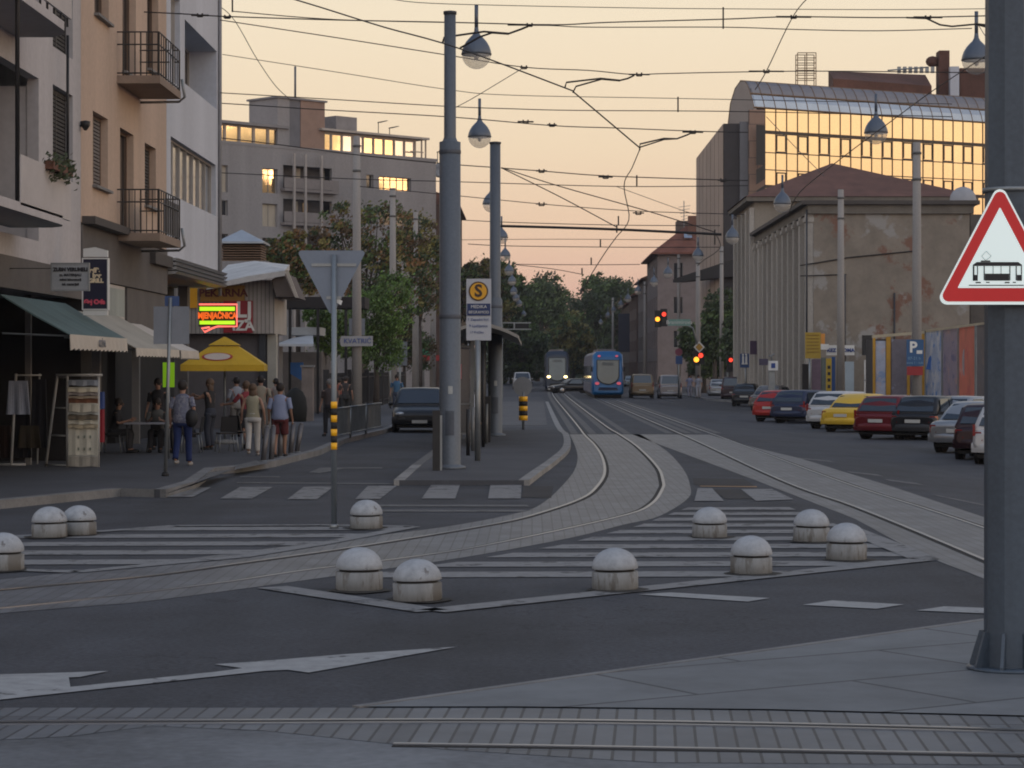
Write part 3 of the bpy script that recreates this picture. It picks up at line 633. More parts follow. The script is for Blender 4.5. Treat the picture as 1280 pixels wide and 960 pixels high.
# ---- hanging signs
def board(name, lab, cat, pa, pb, Y, m, th=.08, group=None, edge=None):
    a = W(pa[0], pa[1], Y); c = W(pb[0], pb[1], Y)
    t = thing(name, lab, cat, ((a.x+c.x)/2, Y, min(a.z, c.z)), group=group)
    b = MB().use(m); b.box(min(a.x, c.x), max(a.x, c.x), Y, Y+th, min(a.z, c.z), max(a.z, c.z)); b.build('panel', None, t)
    if edge:
        b = MB().use(edge); e = .025; x0, x1, z0, z1 = min(a.x, c.x), max(a.x, c.x), min(a.z, c.z), max(a.z, c.z)
        for q in ((x0-e, x1+e, z1, z1+e), (x0-e, x1+e, z0-e, z0), (x0-e, x0, z0, z1), (x1, x1+e, z0, z1)): b.box(q[0], q[1], Y-.015, Y+th+.01, q[2], q[3])
        b.build('frame', None, t)
    return t
def put(t, s, px, py, Y, hpx, m, **k): return text(s, 'lettering', m, t, W(px, py, Y-.012), hpx*Y/F*1.35, **k)
ink = mat('sign_ink_black', (.02, .02, .025), .6, var=0); inkw = mat('sign_ink_white', (.75, .75, .72), .6, var=0); inkb = mat('sign_ink_blue', (.02, .06, .25), .6, var=0)
t = board('hanging_sign', 'pale grey rectangular sign with dark printed lines beside the dark vertical sign', 'sign', (65, 330), (110, 362), 44.6, mat('sign_pale_grey', (.32, .34, .36), .6), .07, edge=galv)
b = MB().use(blackm); b.box(XL, W(65, 340, 44.6).x, 44.61, 44.65, W(0, 336, 44.6).z, W(0, 335, 44.6).z); b.build('bracket', None, t)
put(t, 'ZUBN VERUMELI', 88, 337, 44.6, 4.6, ink, xscale=.93, bold=.006); put(t, 'm. MATERIJALI', 88, 343.8, 44.6, 3.2, ink, bold=.003); put(t, 'zubni laboratorij', 88, 349.5, 44.6, 3, ink, bold=.003); put(t, 'tel. materijali', 88, 355.3, 44.6, 3, ink, bold=.003)
t = board('hanging_sign', 'tall dark blue light box with cream and pink writing on the apricot house', 'sign', (104, 324), (134, 386), 49.0, mat('sign_dark_blue', (.012, .014, .04), .35), .14, edge=white)
b = MB().use(white); a = W(104, 321, 49); c = W(134, 309, 49); b.extr([(a.x, 49, a.z), (a.x, 49, W(0, 311, 49).z), ((a.x+c.x)/2, 49, W(0, 309, 49).z), (c.x, 49, W(0, 313, 49).z), (c.x, 49, a.z)], (0, .14, 0)); b.build('cap', None, t)
b = MB().use(white); a = W(104, 388, 49); c = W(134, 394, 49); b.box(a.x, c.x, 49, 49.14, c.z, a.z); b.build('foot_strip', None, t)
cr = mat('lettering_cream', (.75, .62, .42), .5, var=0); pk_ = mat('lettering_pink', (.75, .10, .16), .5, var=0)
put(t, 'caffè', 117, 338, 49, 6, cr, bold=.008); put(t, 'bar', 121, 344.5, 49, 6, cr, bold=.008); put(t, 'GRILL', 120, 351, 49, 5.2, cr, bold=.008); put(t, 'Gaj Cafe', 118, 377.5, 49, 5.5, pk_, bold=.01)
# ---- bakery kiosk
YK = 80.0
corr = brickmat('corrugated_sheet', (.42, .40, .37), (.36, .34, .32), (.22, .21, .20), .14, 9, .02, .6, offset=0, var=.3, bump=.8, vertical=True)
t = thing('kiosk', 'low bakery kiosk with corrugated white wall and tilted sheet roof behind the yellow parasol', 'kiosk', (-10.5, YK, .13))
xa, xb = W(250, 0, YK).x, W(343, 0, YK).x; zt = W(0, 350, YK).z; zm = W(0, 417, YK).z
b = MB().use(corr); b.box(xa-1.5, xb, YK, YK+4, zm, zt); b.build('upper_wall', None, t)
b = MB().use(mat('kiosk_lower_wall', (.12, .11, .115), .85, var=.15)); b.box(xa-1.5, W(333, 0, YK).x, YK+.4, YK+4, .13, zm); b.build('lower_wall', None, t)
b = MB().use(mat('kiosk_pale_post', (.42, .40, .35), .8)); b.box(W(333, 0, YK).x, W(344, 0, YK).x, YK+.3, YK+.8, .13, zm); b.build('corner_post', None, t)
b = MB().use(mat('dark_downpipe', (.035, .04, .05), .6)); b.box(W(323, 0, YK).x, W(331, 0, YK).x, YK+.2, YK+.38, .13, zm); b.build('downpipe', None, t)
b = MB().use(mat('roof_white_sheet', (.55, .55, .54), .6, var=.2)); 
p0, p1, p2 = W(258, 357, YK-1.0), W(310, 345, YK-1.0), W(356, 338, YK-1.0)
q0, q1, q2 = W(285, 331, YK+5), W(318, 326, YK+5), W(362, 331, YK+5)
b.grid([[p0, p0+Vector((0, 0, -.14)), p1+Vector((0, 0, -.2)), p2+Vector((0, 0, -.18)), p2, p1], [q0, q0+Vector((0, 0, -.14)), q1+Vector((0, 0, -.2)), q2+Vector((0, 0, -.18)), q2, q1]])
b.build('roof', None, t)
b = MB().use(mat('barge_board', (.5, .46, .4), .7)); e0, e1 = W(356, 338, YK-1), W(369, 372, YK-1); b.extr([e0, e0+Vector((.1, 0, .03)), e1+Vector((.1, 0, 0)), e1], (0, .12, 0)); b.use(mat('soffit_brown', (.13, .11, .10), .9)); b.extr([W(340, 349, YK-.7), W(355, 341, YK-.7), W(368, 371, YK-.7), W(345, 371, YK-.7)], (0, 4, 0)); b.build('gable_end', None, t)
b = MB().use(mat('sign_brown_yellow', (.36, .20, .04), .6, var=.15)); a, c = W(251, 357, YK), W(306, 377, YK); b.box(a.x, c.x, YK-.1, YK, c.z, a.z); sg = b.build('shop_sign', None, t)
text('PEKARNA', 'lettering', mat('lettering_dark_red', (.12, .025, .015), .6), sg, W(279, 366.5, YK-.12), .36, bold=.012, xscale=1.05)
b = MB().use(mat('sign_crimson', (.32, .02, .03), .5)); a, c = W(280, 376, YK), W(316, 416, YK); b.box(a.x, c.x, YK-.13, YK-.001, c.z, a.z); sg = b.build('shop_sign', None, t)
text('LJ', 'lettering', inkw, sg, W(305, 388, YK-.15), .75, bold=.02); text('IZA', 'lettering', inkw, sg, W(304, 407.5, YK-.15), .48, bold=.015)
b = MB().use(yellowp); a, c = W(238, 350, YK), W(247, 385, YK); b.box(a.x, c.x, YK-.1, YK-.02, c.z, a.z); b.build('shop_sign', None, t)
# neon exchange sign
YN = 75.2
t = thing('neon_sign', 'glowing neon sign with red outline and lime bars above the yellow parasol', 'neon sign', W(273, 412, YN))
nr = mat('neon_red', (.4, .1, .1), .5, var=0, emit=(1, .16, .12), es=1.6); ng = mat('neon_lime', (.3, .5, .05), .5, var=0, emit=(.55, .95, .02), es=1.0); no = mat('neon_orange', (.4, .15, .05), .5, var=0, emit=(.85, .12, .01), es=1.1)
b = MB().use(mat('neon_backing', (.05, .04, .03), .6)); a, c = W(248, 381, YN), W(296, 408, YN); b.box(a.x, c.x, YN+.03, YN+.15, c.z, a.z); b.build('backing', None, t)
b = MB().use(nr); P = [W(249, 380.5, YN), W(296, 380.5, YN), W(296, 408, YN), W(272, 408, YN), W(266, 410, YN), W(256, 415, YN), W(252, 410.5, YN), W(262, 409, YN)]; b.tube(P, .032, 6); b.build('tube', None, t)
b = MB().use(ng); 
for y0, y1 in ((383.5, 388.5), (401, 405.5)): a, c = W(249.5, y0, YN), W(293.5, y1, YN); b.box(a.x, c.x, YN-.02, YN+.01, c.z, a.z)
b.build('light_bar', None, t)
text('MJENJAČNICA', 'lettering', no, t, W(271.5, 394.8, YN-.01), .27, bold=.012, xscale=.72)
b = MB().use(blackm); b.tube([(XL, YN+.1, W(0, 395, YN).z), (W(250, 0, YN).x, YN+.1, W(0, 395, YN).z)], .03, 6); b.build('bracket', None, t)
# ---- louvred roof turret on a shed behind the kiosk
YT = 100.0
t = thing('louvre_tower', 'small brown louvred tower with a pale pyramid sheet roof above the kiosk', 'tower', W(304, 462, YT))
xa, xb = W(276, 0, YT).x, W(326, 0, YT).x; zr = W(0, 302, YT).z; zb_ = W(0, 326, YT).z
b = MB().use(mat('louvre_brown', (.20, .13, .085), .7, var=.15)); z = zb_
while z < zr: b.extr([(xa, YT, z), (xa, YT+.1, z+.06), (xa, YT+2, z+.06), (xa, YT+2, z)], (xb-xa, 0, 0)); z += .105
b.build('louvres', None, t)
b = MB().use(mat('turret_roof', (.42, .46, .5), .45, .4)); cc = W(302, 287, YT+1); e = .15
base_ = [(xa-e, YT-e, zr), (xb+e, YT-e, zr), (xb+e, YT+2.2, zr), (xa-e, YT+2.2, zr)]
for k in range(4): b.face([base_[k], base_[(k+1) % 4], cc])
b.face(base_[::-1]); b.box(xa-e, xb+e, YT-e, YT+2.2, zr-.08, zr-.003); b.build('roof', None, t)
b = MB().use(wgrey); b.box(xa-3, xb+.3, YT-.05, YT+6, .13, zb_-.01); b.build('lower_wall', None, t)
# ---- market pavilion behind
YM = 107.0
t = thing('market_pavilion', 'low market pavilion with white awning edges and a long dark roof beam behind the trees', 'pavilion', W(390, 470, YM))
b = MB().use(mat('beam_dark', (.02, .017, .018), .7)); a, c = W(335, 371, YM), W(456, 385, YM); b.box(a.x, c.x, YM, YM+3, c.z, a.z); b.build('roof_beam', None, t)
b = MB().use(mat('stall_canvas_white', (.5, .54, .58), .8, var=.1)); 
a, c = W(344, 420, YM-4), W(392, 430, YM-4); b.grid([[(a.x, YM-4, c.z), (c.x, YM-4, c.z), (c.x, YM-4, c.z-.1), (a.x, YM-4, c.z-.1)], [(a.x+.3, YM+1, a.z), (c.x-.5, YM+1, a.z+.15), (c.x-.5, YM+1, a.z), (a.x+.3, YM+1, a.z-.1)]]); b.build('canopy', None, t)
b = MB().use(mat('stall_canvas_white')); a, c = W(359, 409, YM+1), W(400, 419, YM+1); b.box(a.x, c.x, YM+1, YM+4, c.z, a.z); b.build('canopy', None, t)
b = MB().use(mat('pavilion_wall', (.17, .155, .15), .85, var=.2)); a, c = W(330, 440, YM+3), W(402, 520, YM+3); b.box(a.x-3, c.x, YM+3, YM+8, .1, a.z); b.build('wall', None, t)
b = MB().use(mat('tarp_blue', (.03, .12, .34), .7, var=.15)); a, c = W(363, 453, YM-2), W(379, 477, YM-2); b.extr([(a.x, YM-2, c.z+.35), (a.x, YM-2, a.z), (c.x, YM-2, a.z), (c.x, YM-2, c.z)], (0, .1, 0)); b.build('tarpaulin', None, t)
for px in (362, 397, 432): 
    b = MB().use(blackm); p = W(px, 385, YM); b.box(p.x-.06, p.x+.06, YM+.1, YM+.25, .1, p.z); b.build('post', None, t)
t = thing('brick_pillar', 'square weathered masonry pillar by the dark round stall at the market entrance', 'pillar', W(384, 522, 92))
b = MB().use(mat('pillar_masonry', (.20, .17, .155), .9, var=.25)); a, c = W(377, 459, 92), W(391, 520, 92); b.box(a.x, c.x, 92, 92.5, .12, a.z); b.build('shaft', None, t)
b = MB().use(kerbm); b.box(a.x-.05, c.x+.05, 91.95, 92.55, a.z, a.z+.08); b.build('cap', None, t)
t = lift(MB().use(mat('tarp_black', (.012, .013, .013), .9)).lathe([(.42, 0), (.46, .5), (.42, .9), (.3, 1.15), (.12, 1.3), (.02, 1.33)], (W(366, 0, 90).x, 91, .13), 18), 'covered_stall', 'dark tarpaulin covered round stall beside the masonry pillar', 'stall')
# ---- large grey apartment building with penthouse
A_, B_ = W(262, 0, 248), W(545, 0, 271)
A_ = Vector((A_.x, 248, 0)); B_ = Vector((B_.x, 271, 0)); D = (B_-A_); LL = D.length; D.normalize(); NN = Vector((D.y, -D.x, 0))
def onB(px, py, off=0):
    """point of the facade plane seen at a pixel -> (u, z)"""
    A2 = A_+NN*off; k = (px-CX)/F; u = (k*A2.y-A2.x)/(D.x-k*D.y); Y = A2.y+D.y*u; return u, EYE+(HY-py)*Y/F
zt = onB(275, 179)[1]
def ob(xa, xb, yt, yb_, *r): u0, z1 = onB(xa, yt); u1, _ = onB(xb, yt); z0 = onB(xa, yb_)[1]; return (u0, u1, z0, z1, *r)
goldrefl = mat('gold_reflection_window', (.72, .60, .40), .12, 1.0, var=.1)  # sunset reflection painted in as a gold tint of the panes
ops = [ob(276, 285, 206, 240, 'w', curtain), ob(276, 285, 250, 269, 'w'), ob(328, 347, 210, 241, 'w', goldrefl), ob(328, 347, 254, 283, 'w', curtain), ob(458, 467, 218, 235, 'w'), ob(474, 514, 220, 237, 'w', goldrefl),
       ob(276, 285, 292, 312, 'w'), ob(328, 347, 297, 325, 'w'), ob(458, 467, 262, 280), ob(474, 514, 264, 281), ob(458, 467, 306, 324), ob(474, 514, 308, 325), ob(474, 514, 352, 370)]
for yy in (206, 248, 290, 332): ops.append(ob(354, 415, yy, yy+31, 'hole'))
t = thing('apartment_block', 'large grey brown apartment block with golden penthouse windows and a lift tower', 'building', (A_.x, A_.y, 0))
bd = Vector((-.55, .83, 0))*22
block(t, [(A_.x, A_.y), (B_.x, B_.y), (B_.x+bd.x*.2, B_.y+30), (A_.x-12, A_.y+30)], 0, zt, {0: ops}, wgrey, fm=mat('window_frame_pale', (.3, .28, .26), .7), depth=.35, mull=0)
PB = lambda u, z, off=0: A_+D*u+NN*off+Vector((0, 0, z))
# loggias with slabs, posts and rear wall
u0 = onB(354, 200)[0]; u1 = onB(415, 200)[0]
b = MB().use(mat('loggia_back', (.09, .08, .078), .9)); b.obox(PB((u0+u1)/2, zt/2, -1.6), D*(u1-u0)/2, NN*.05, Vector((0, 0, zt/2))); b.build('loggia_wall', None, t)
for yy in (237, 279, 321):
    z = onB(385, yy)[1]; b = MB().use(mat('balcony_panel', (.22, .2, .195), .8, var=.1)); b.obox(PB((u0+u1)/2, z-.2, .25), D*((u1-u0)/2+.4), NN*.5, Vector((0, 0, .15))); b.obox(PB((u0+u1)/2, z+.55, .7), D*((u1-u0)/2+.4), NN*.05, Vector((0, 0, .55))); b.build('balcony', None, t)
for px in (362, 376, 396): 
    u = onB(px, 200)[0]; b = MB().use(mat('balcony_post_pale', (.36, .33, .31), .8)); b.obox(PB(u, (zt-2)/2+2, .8), D*.12, NN*.12, Vector((0, 0, (zt-3)/2))); b.build('balcony_post', None, t)
for px, py, w_ in ((372, 222, 5), (403, 222, 4), (369, 263, 5), (381, 265, 5)):
    u, z = onB(px, py, -1.5); b = MB().use(goldrefl if px == 381 else curtain); b.obox(PB(u, z, -1.5), D*w_*.07, NN*.04, Vector((0, 0, 1.0))); b.build('loggia_window', None, t)
# penthouse
def pent(xa, xb, yt, yb_, off, dep, name, m):
    ua, z1 = onB(xa, yt, off); ub, _ = onB(xb, yt, off); z0 = zt-.05; return ua, ub, z0, z1
roofp = mat('penthouse_roof_grey', (.23, .22, .225), .7); fr_ = mat('penthouse_frame', (.38, .31, .25), .6)
ua, z1 = onB(262, 149, -1); ub, _ = onB(355, 158, -1)
mb = wallface(t, PB(ua, 0, -1)[:2], PB(ub, 0, -1)[:2], zt-.05, z1-.3, [(ua*0+.2+i*(ub-ua-.3)/5, .2+(i+1)*(ub-ua-.3)/5-.25, zt+.35, z1-.45, 'w', goldrefl) for i in range(5)], fr_, fm=fr_, depth=.08, mull=1); mb.build('penthouse_wall', None, t)
b = MB().use(roofp); c = PB((ua+ub)/2, z1-.15, -3.5); b.obox(c, D*((ub-ua)/2+.4), NN*3.0, Vector((0, 0, .15))); b.build('penthouse_roof', None, t)
for xa, xb, ya_, yb_, mm in ((347, 362, 122, 205, wgrey), (362, 376, 123, 205, mat('tower_grey', (.15, .15, .165), .8, var=.1)), (376, 406, 124, 166, mat('tower_brown', (.30, .20, .155), .85, var=.1))):
    u0, z1 = onB(xa, ya_, -.8); u1, _ = onB(xb, ya_, -.8); b = MB().use(mm); b.obox(PB((u0+u1)/2, (zt-.05+z1)/2, -3.3), D*(u1-u0)/2, NN*(2.5 if xa != 362 else 2.4), Vector((0, 0, (z1-zt+.05)/2))); b.build('lift_tower', None, t)
u0, z1 = onB(345, 122, -.8); u1, _ = onB(408, 122, -.8); b = MB().use(roofp); b.obox(PB((u0+u1)/2, z1+.1, -3.3), D*(u1-u0)/2, NN*2.7, Vector((0, 0, .1))); b.build('tower_roof', None, t)
u, z = onB(369, 122, -2); b = MB().use(greypole); b.tube([PB(u, z, -2), PB(u, onB(369, 83, -2)[1], -2)], .12, 6); b.build('mast', None, t)
ua, z1 = onB(400, 167, -1); ub, _ = onB(520, 180, -1)
z1 = onB(460, 168, -1)[1]; z1b = z1+.5
mb = wallface(t, PB(ua, 0, -1)[:2], PB(ub, 0, -1)[:2], zt-.05, z1-.1, [(.2+i*(ub-ua-.3)/9, .2+(i+1)*(ub-ua-.3)/9-.18, zt+.35, z1-.35, 'w', goldrefl if i in (0, 1, 4, 5, 6) else glasslt) for i in range(9)], fr_, fm=mat('penthouse_frame_pale', (.45, .43, .4), .6), depth=.08, mull=1); mb.build('penthouse_wall', None, t)
b = MB().use(mat('penthouse_roof_pale', (.42, .38, .34), .6)); b.obox(PB((ua+ub)/2+.6, z1+.05, -3), D*((ub-ua)/2+.9), NN*2.7, Vector((0, 0, .12))); b.build('penthouse_roof', None, t)
b = MB().use(roofp); u0, z0 = onB(413, 163, -4); u1, z3 = onB(439, 154, -4); b.obox(PB((u0+u1)/2, z3-.2, -4), D*(u1-u0)/2, NN*1, Vector((0, 0, .75))); b.build('chimney', None, t)
b = MB().use(fr_)
for px in (532, 527): 
    u = onB(px, 190, -.6)[0]; b.obox(PB(u, (zt+z1)/2, -.6), D*.07, NN*.07, Vector((0, 0, (z1-zt)/2+.1)))
b.obox(PB(onB(524, 190)[0]+.2, zt+1.0, -.6), D*1.0, NN*.05, Vector((0, 0, .06))); b.build('terrace_frame', None, t)
b = MB().use(wgrey); b.obox(PB(LL/2, zt+.15, -.2), D*(LL/2+.2), NN*.25, Vector((0, 0, .16))); b.build('parapet', None, t)
for px, py in ((473, 153), (487, 160), (547, 190)):
    u, z = onB(px, py, -3); b = MB().use(wirem); b.tube([PB(u, zt, -3), PB(u, z, -3)], .05, 5); b.tube([PB(u-.1, z, -3), PB(u+1.3, z+.3, -3)], .04, 5)
    for k in range(4): b.tube([PB(u+.2+.3*k, z+.08*k, -3.4), PB(u+.2+.3*k, z+.08*k, -2.6)], .03, 4)
    b.build('aerial', None, t)
b = MB().use(mat('satellite_dish', (.32, .34, .38), .5)); c = W(550, 213, 273); b.lathe([(.02, -.35), (.5, -.2), (.85, .0), (.87, .03), (.5, -.15), (.02, -.3)], (0, 0, 0), 16)
for i, v in enumerate(b.v): b.v[i] = Vector((v.x, -v.z, v.y))+c
b.build('satellite_dish', None, t)
# ---- receding street houses, far left
def rowhouse(lab, X, Y0, Y1, H_, wm, rm, side=-1, ridge=3.5, floors=5, cols=5, dep=12, roof='gable', eav=.6):
    t = thing('street_house', lab, 'building', (X, (Y0+Y1)/2, 0), group='distant houses lining the street')
    xb = X+side*dep; L_ = Y1-Y0; fh = (H_-4.0)/max(1, floors-1)
    def wins(L_):
        o = []; cw = L_/cols
        for f in range(1, floors):
            for c in range(cols): o.append((c*cw+cw*.3, c*cw+cw*.7, 4.0+(f-1)*fh+.9, 4.0+(f-1)*fh+.9+fh*.52))
        for c in range(cols): o.append((c*cw+cw*.2, c*cw+cw*.8, .5, 3.2))
        return o
    if side < 0: pts = [(X, Y0), (X, Y1), (xb, Y1), (xb, Y0)]; e = {0: wins(L_)}
    else: pts = [(X, Y1), (X, Y0), (xb, Y0), (xb, Y1)]; e = {0: wins(L_), 1: [(2+3.2*c, 3.2+3.2*c, 4+fh*f+.9, 4+fh*f+.9+fh*.5) for c in range(int(dep/3.4)) for f in range(floors-1)]}
    block(t, pts, 0, H_, e, wm, fm=mat('window_frame_pale'), depth=.2, mull=1)
    r = MB().use(rm); xm = (X+xb)/2; s = -side*eav
    if roof == 'gable':
        P0 = [(X+s, Y0-.3, H_-.1), (xm, Y0-.3, H_+ridge), (xb-s, Y0-.3, H_-.1)]; P1 = [(x, Y1+.3, z) for x, _, z in P0]
        r.grid([P0+[(P0[2][0], Y0-.3, P0[2][2]-.2), (P0[0][0], Y0-.3, P0[0][2]-.2)], P1+[(P1[2][0], Y1+.3, P1[2][2]-.2), (P1[0][0], Y1+.3, P1[0][2]-.2)]])
    else:
        q = [(X+s, Y0-eav, H_), (xb-s, Y0-eav, H_), (xb-s, Y1+eav, H_), (X+s, Y1+eav, H_)]; k = min(dep, L_)*.42
        i_ = [(X+side*k, Y0+k, H_+ridge), (xb-side*k, Y0+k, H_+ridge), (xb-side*k, Y1-k, H_+ridge), (X+side*k, Y1-k, H_+ridge)]
        r.grid([[(a, b_, c-.2) for a, b_, c in q], q, i_])
    R_ = r.build('roof', None, t)
    c = MB().use(mat('chimney_brick', (.2, .1, .07), .9)); c.box(xm-.5, xm+.5, Y0+2, Y0+3.2, H_+ridge-1.5, H_+ridge+1.2); p = c.build('chimney', None, t); p.parent = R_
    return t
tile = mat('roof_tiles_red_brown', (.19, .075, .05), .85, var=.25, scale=2); tiled = mat('roof_tiles_dark', (.14, .068, .05), .85, var=.25, scale=2)
h1 = EYE+(HY-215)*272/F
rowhouse('dark brown street house directly behind the large apartment block, with a stepped roof', -10.8, 276, 306, h1-3.2, mat('render_dark_brown', (.13, .085, .07), .9, var=.15), tiled, ridge=2.6, floors=6)
rowhouse('grey brown street house with a jagged roof seen past the first grey pole', -10.3, 306.5, 345, 24.5, mat('render_brown_grey', (.15, .12, .10), .9, var=.15), tiled, ridge=2.2, floors=6)
rowhouse('ochre street house near the far left trees', -10.5, 345.5, 372, 17, mat('render_ochre', (.30, .20, .12), .9, var=.15), tile, floors=5)
rowhouse('low pale street house far down on the left behind the shelter', -10.5, 374, 410, 11, wwhite, tile, floors=3)
# ---- right: old building with pilasters (front wing, taller rear block)
XF = (1017-CX)*131/F; YA, YB = 131.0, 162.0; ztop = EYE+(HY-256)*131/F
stucco = patchmat('old_stucco', [(.235, .205, .17), (.20, .11, .08), (.31, .30, .285)], .34, thr=.575)
pil = mat('pilaster_stone', (.40, .375, .34), .9, var=.25, scale=1, streak=1)
t = thing('old_public_building', 'old grey brown building with flaking plaster gable and tall narrow pilasters behind the parked cars', 'building', (XF, YA, -.1))
xr = W(1212, 0, YA).x
gab = [(1.0, 1.35, 2.5, 6.0)]
block(t, [(XF, YB), (XF, YA), (xr, YA), (xr, YB)], -.2, ztop, {0: [(.8+3.05*k, 2.9+3.05*k, 1.0, ztop-.9, 'deep') for k in range(10)]}, stucco, depth=.12, fm=mat('window_frame_dark', (.06, .055, .05), .7), mull=1)
b = MB().use(mat('cornice_dark')); b.box(XF-.7, xr+.5, YA-.45, YB, ztop, ztop+.22); b.build('cornice', None, t)
b = MB().use(mat('cornice_stone', (.16, .145, .125), .9, var=.2)); b.box(XF-.35, xr+.2, YA-.2, YB, ztop-.5, ztop-.003); b.build('frieze', None, t)
for k in range(11):
    b = MB().use(pil); y = YA+.05+k*3.05; b.box(XF-.42, XF+.02, y, y+.72, -.1, ztop-.5); b.box(XF-.5, XF+.02, y-.06, y+.78, ztop-.95, ztop-.7); b.box(XF-.5, XF+.02, y-.06, y+.78, -.1, .5); b.build('pilaster', None, t)
for px, y0, y1 in ((1008.5, 425, 262), (1056, 480, 343), (1118, 480, 366)):
    p = W(px, y0, YA-.1); q = W(px, y1, YA-.1); b = MB().use(mat('dark_downpipe')); b.tube([(p.x, YA-.1, max(p.z, .5)), (q.x, YA-.1, q.z)], .05, 6); b.build('downpipe', None, t)
b = MB().use(wirem); b.tube([W(1000, 332, YA-.06), W(1060, 322, YA-.06), W(1140, 314, YA-.06), W(1150, 314, YA-.06)], .035, 5); b.tube([W(1000, 345, YA-.06), W(1058, 343, YA-.06)], .03, 5); b.build('facade_cable', None, t)
# rear block
YR = YB+.1; X2 = (943-CX)*YR/F; z2 = EYE+(HY-252)*YR/F; X3 = W(1212, 0, YR).x; YE = YR+14
stc2 = mat('old_stucco_rear', (.29, .26, .22), .9, var=.2, scale=.8, streak=1)
block(t, [(X2, YE), (X2, YR), (X3, YR), (X3, YE)], -.2, z2, {0: [(1+3.2*k, 2.6+3.2*k, 3, z2-1.5) for k in range(4)]}, stc2, name='rear_wall', depth=.3, fm=mat('window_frame_dark'))
for k in range(5): b = MB().use(pil); y = YR+.1+k*3.2; b.box(X2-.3, X2+.02, y, y+.7, -.1, z2-.4); b.build('pilaster', None, t)
b = MB().use(mat('cornice_stone')); b.box(X2-.6, X3+.5, YR-.6, YE+.6, z2, z2+.3); b.build('cornice', None, t)
b = MB().use(tiled); e = .7; q = [(X2-e, YR-e, z2+.31), (X3+e, YR-e, z2+.31), (X3+e, YE+e, z2+.31), (X2-e, YE+e, z2+.31)]
pk1 = W(1040, 204, YR+7.2)
b.face([q[0], q[1], pk1]); b.face([q[1], q[2], pk1]); b.face([q[2], q[3], pk1]); b.face([q[3], q[0], pk1]); b.build('roof', None, t)
# annex on the right
t = thing('annex_building', 'lower grey annex with a satellite dish on its roof behind the tram warning sign', 'building', (W(1240, 0, 135).x, 136, -.1))
a, c = W(1212, 268, 136), W(1330, 480, 136)
block(t, [(a.x+.05, 150), (a.x+.05, 136), (c.x, 136), (c.x, 150)], -.2, a.z, {}, mat('annex_render', (.125, .115, .105), .9, var=.2), fm=mat('window_frame_dark'))
b = MB().use(mat('satellite_dish')); c = W(1204, 250, 136); b.lathe([(.02, -.15), (.5, -.1), (.76, .02), (.78, .05), (.5, -.05), (.02, -.1)], n=18)
for i, v in enumerate(b.v): b.v[i] = Vector((v.x, v.z, v.y))+c
b.build('satellite_dish', None, t)
b = MB().use(mat('cornice_dark')); c = W(1200, 262, 136); b.tube([c, c+Vector((0, .3, -.6))], .04, 5); b.build('dish_arm', None, t)
# ---- gold glass office building
A_, B2 = Vector((W(956, 0, 225).x, 225, 0)), Vector((W(1245, 0, 239).x, 239, 0)); D = (B2-A_).normalized(); NN = Vector((D.y, -D.x, 0))
L_ = (B2-A_).length+7
zg = EYE+(HY-135)*225/F
t = thing('office_building', 'office building with golden mirror glass front and curved grey glass roof edge', 'building', (A_.x, A_.y, 0))
fl = [EYE+(HY-y)*225/F for y in (135, 165, 190.5, 212, 233, 258, 281, 304)]
pw = 1.28; n = int(L_/pw)
PB = lambda u, z, off=0: A_+D*u+NN*off+Vector((0, 0, z))
for i in range(7):
    b = MB().use(glassg)
    for k in range(n):
        j = [random.gauss(0, .0010) for _ in range(4)]
        b.face([PB(k*pw, fl[i+1], j[0]), PB((k+1)*pw, fl[i+1], j[1]), PB((k+1)*pw, fl[i], j[2]), PB(k*pw, fl[i], j[3])])
    b.build('glass_row', None, t)
mull = mat('mullion_bronze', (.20, .12, .06), .5, .3, var=.1)
b = MB().use(mull)
for k in range(n+1): b.obox(PB(k*pw, (fl[0]+fl[-1])/2, .03), D*.022, NN*.05, Vector((0, 0, (fl[0]-fl[-1])/2)))
b.build('mullions', None, t)
b = MB().use(mat('mullion_dark', (.045, .03, .02), .5))
for i, z in enumerate(fl): b.obox(PB(L_/2, z, .04), D*L_/2, NN*.06, Vector((0, 0, .16 if i in (1, 4) else .04)))
b.build('transoms', None, t)
for i in (1, 3, 5):
    for k in range(1, n, 2):
        b = MB().use(mat('mullion_dark'))
        for s in (-1, 1): b.obox(PB((k+.5)*pw+s*.56, (fl[i]+fl[i+1])/2, .06), D*.04, NN*.06, Vector((0, 0, (fl[i]-fl[i+1])/2-.2)))
        for z in (fl[i]-.25, fl[i+1]+.1): b.obox(PB((k+.5)*pw, z, .06), D*.6, NN*.06, Vector((0, 0, .05)))
        b.build('window_frame', None, t)
# curved roof edge
u0 = -.9
prof = [(0, zg, 0), (-.25, zg+.75, 0), (-.6, EYE+(HY-117)*225/F, 1), (-.85, EYE+(HY-110.5)*225/F, 1), (-1.2, EYE+(HY-104)*225/F, 1), (-1.6, EYE+(HY-100)*225/F, 1), (-2.3, EYE+(HY-99)*225/F, 1), (-3.2, EYE+(HY-107)*225/F, 1), (-4.0, EYE+(HY-125)*225/F, 1), (-4.4, EYE+(HY-150)*225/F, 1)]
b1 = MB().use(glasslt); b2 = MB().use(glassgr); rb_ = MB().use(mull)
for i in range(len(prof)-1):
    (o0, z0, k0), (o1, z1, k1) = prof[i], prof[i+1]
    bb = b2 if i >= 2 else b1
    for k in range(-1, n): bb.face([PB(k*pw, z0, o0), PB((k+1)*pw, z0, o0), PB((k+1)*pw, z1, o1), PB(k*pw, z1, o1)])
    for k in range(-1, n+1): rb_.tube([PB(k*pw, z0, o0+.02), PB(k*pw, z1, o1+.02)], .04, 4, False)
for i in (0, 2, 6): rb_.tube([PB(-pw, prof[i][1], prof[i][0]+.03), PB(n*pw, prof[i][1], prof[i][0]+.03)], .09, 5)
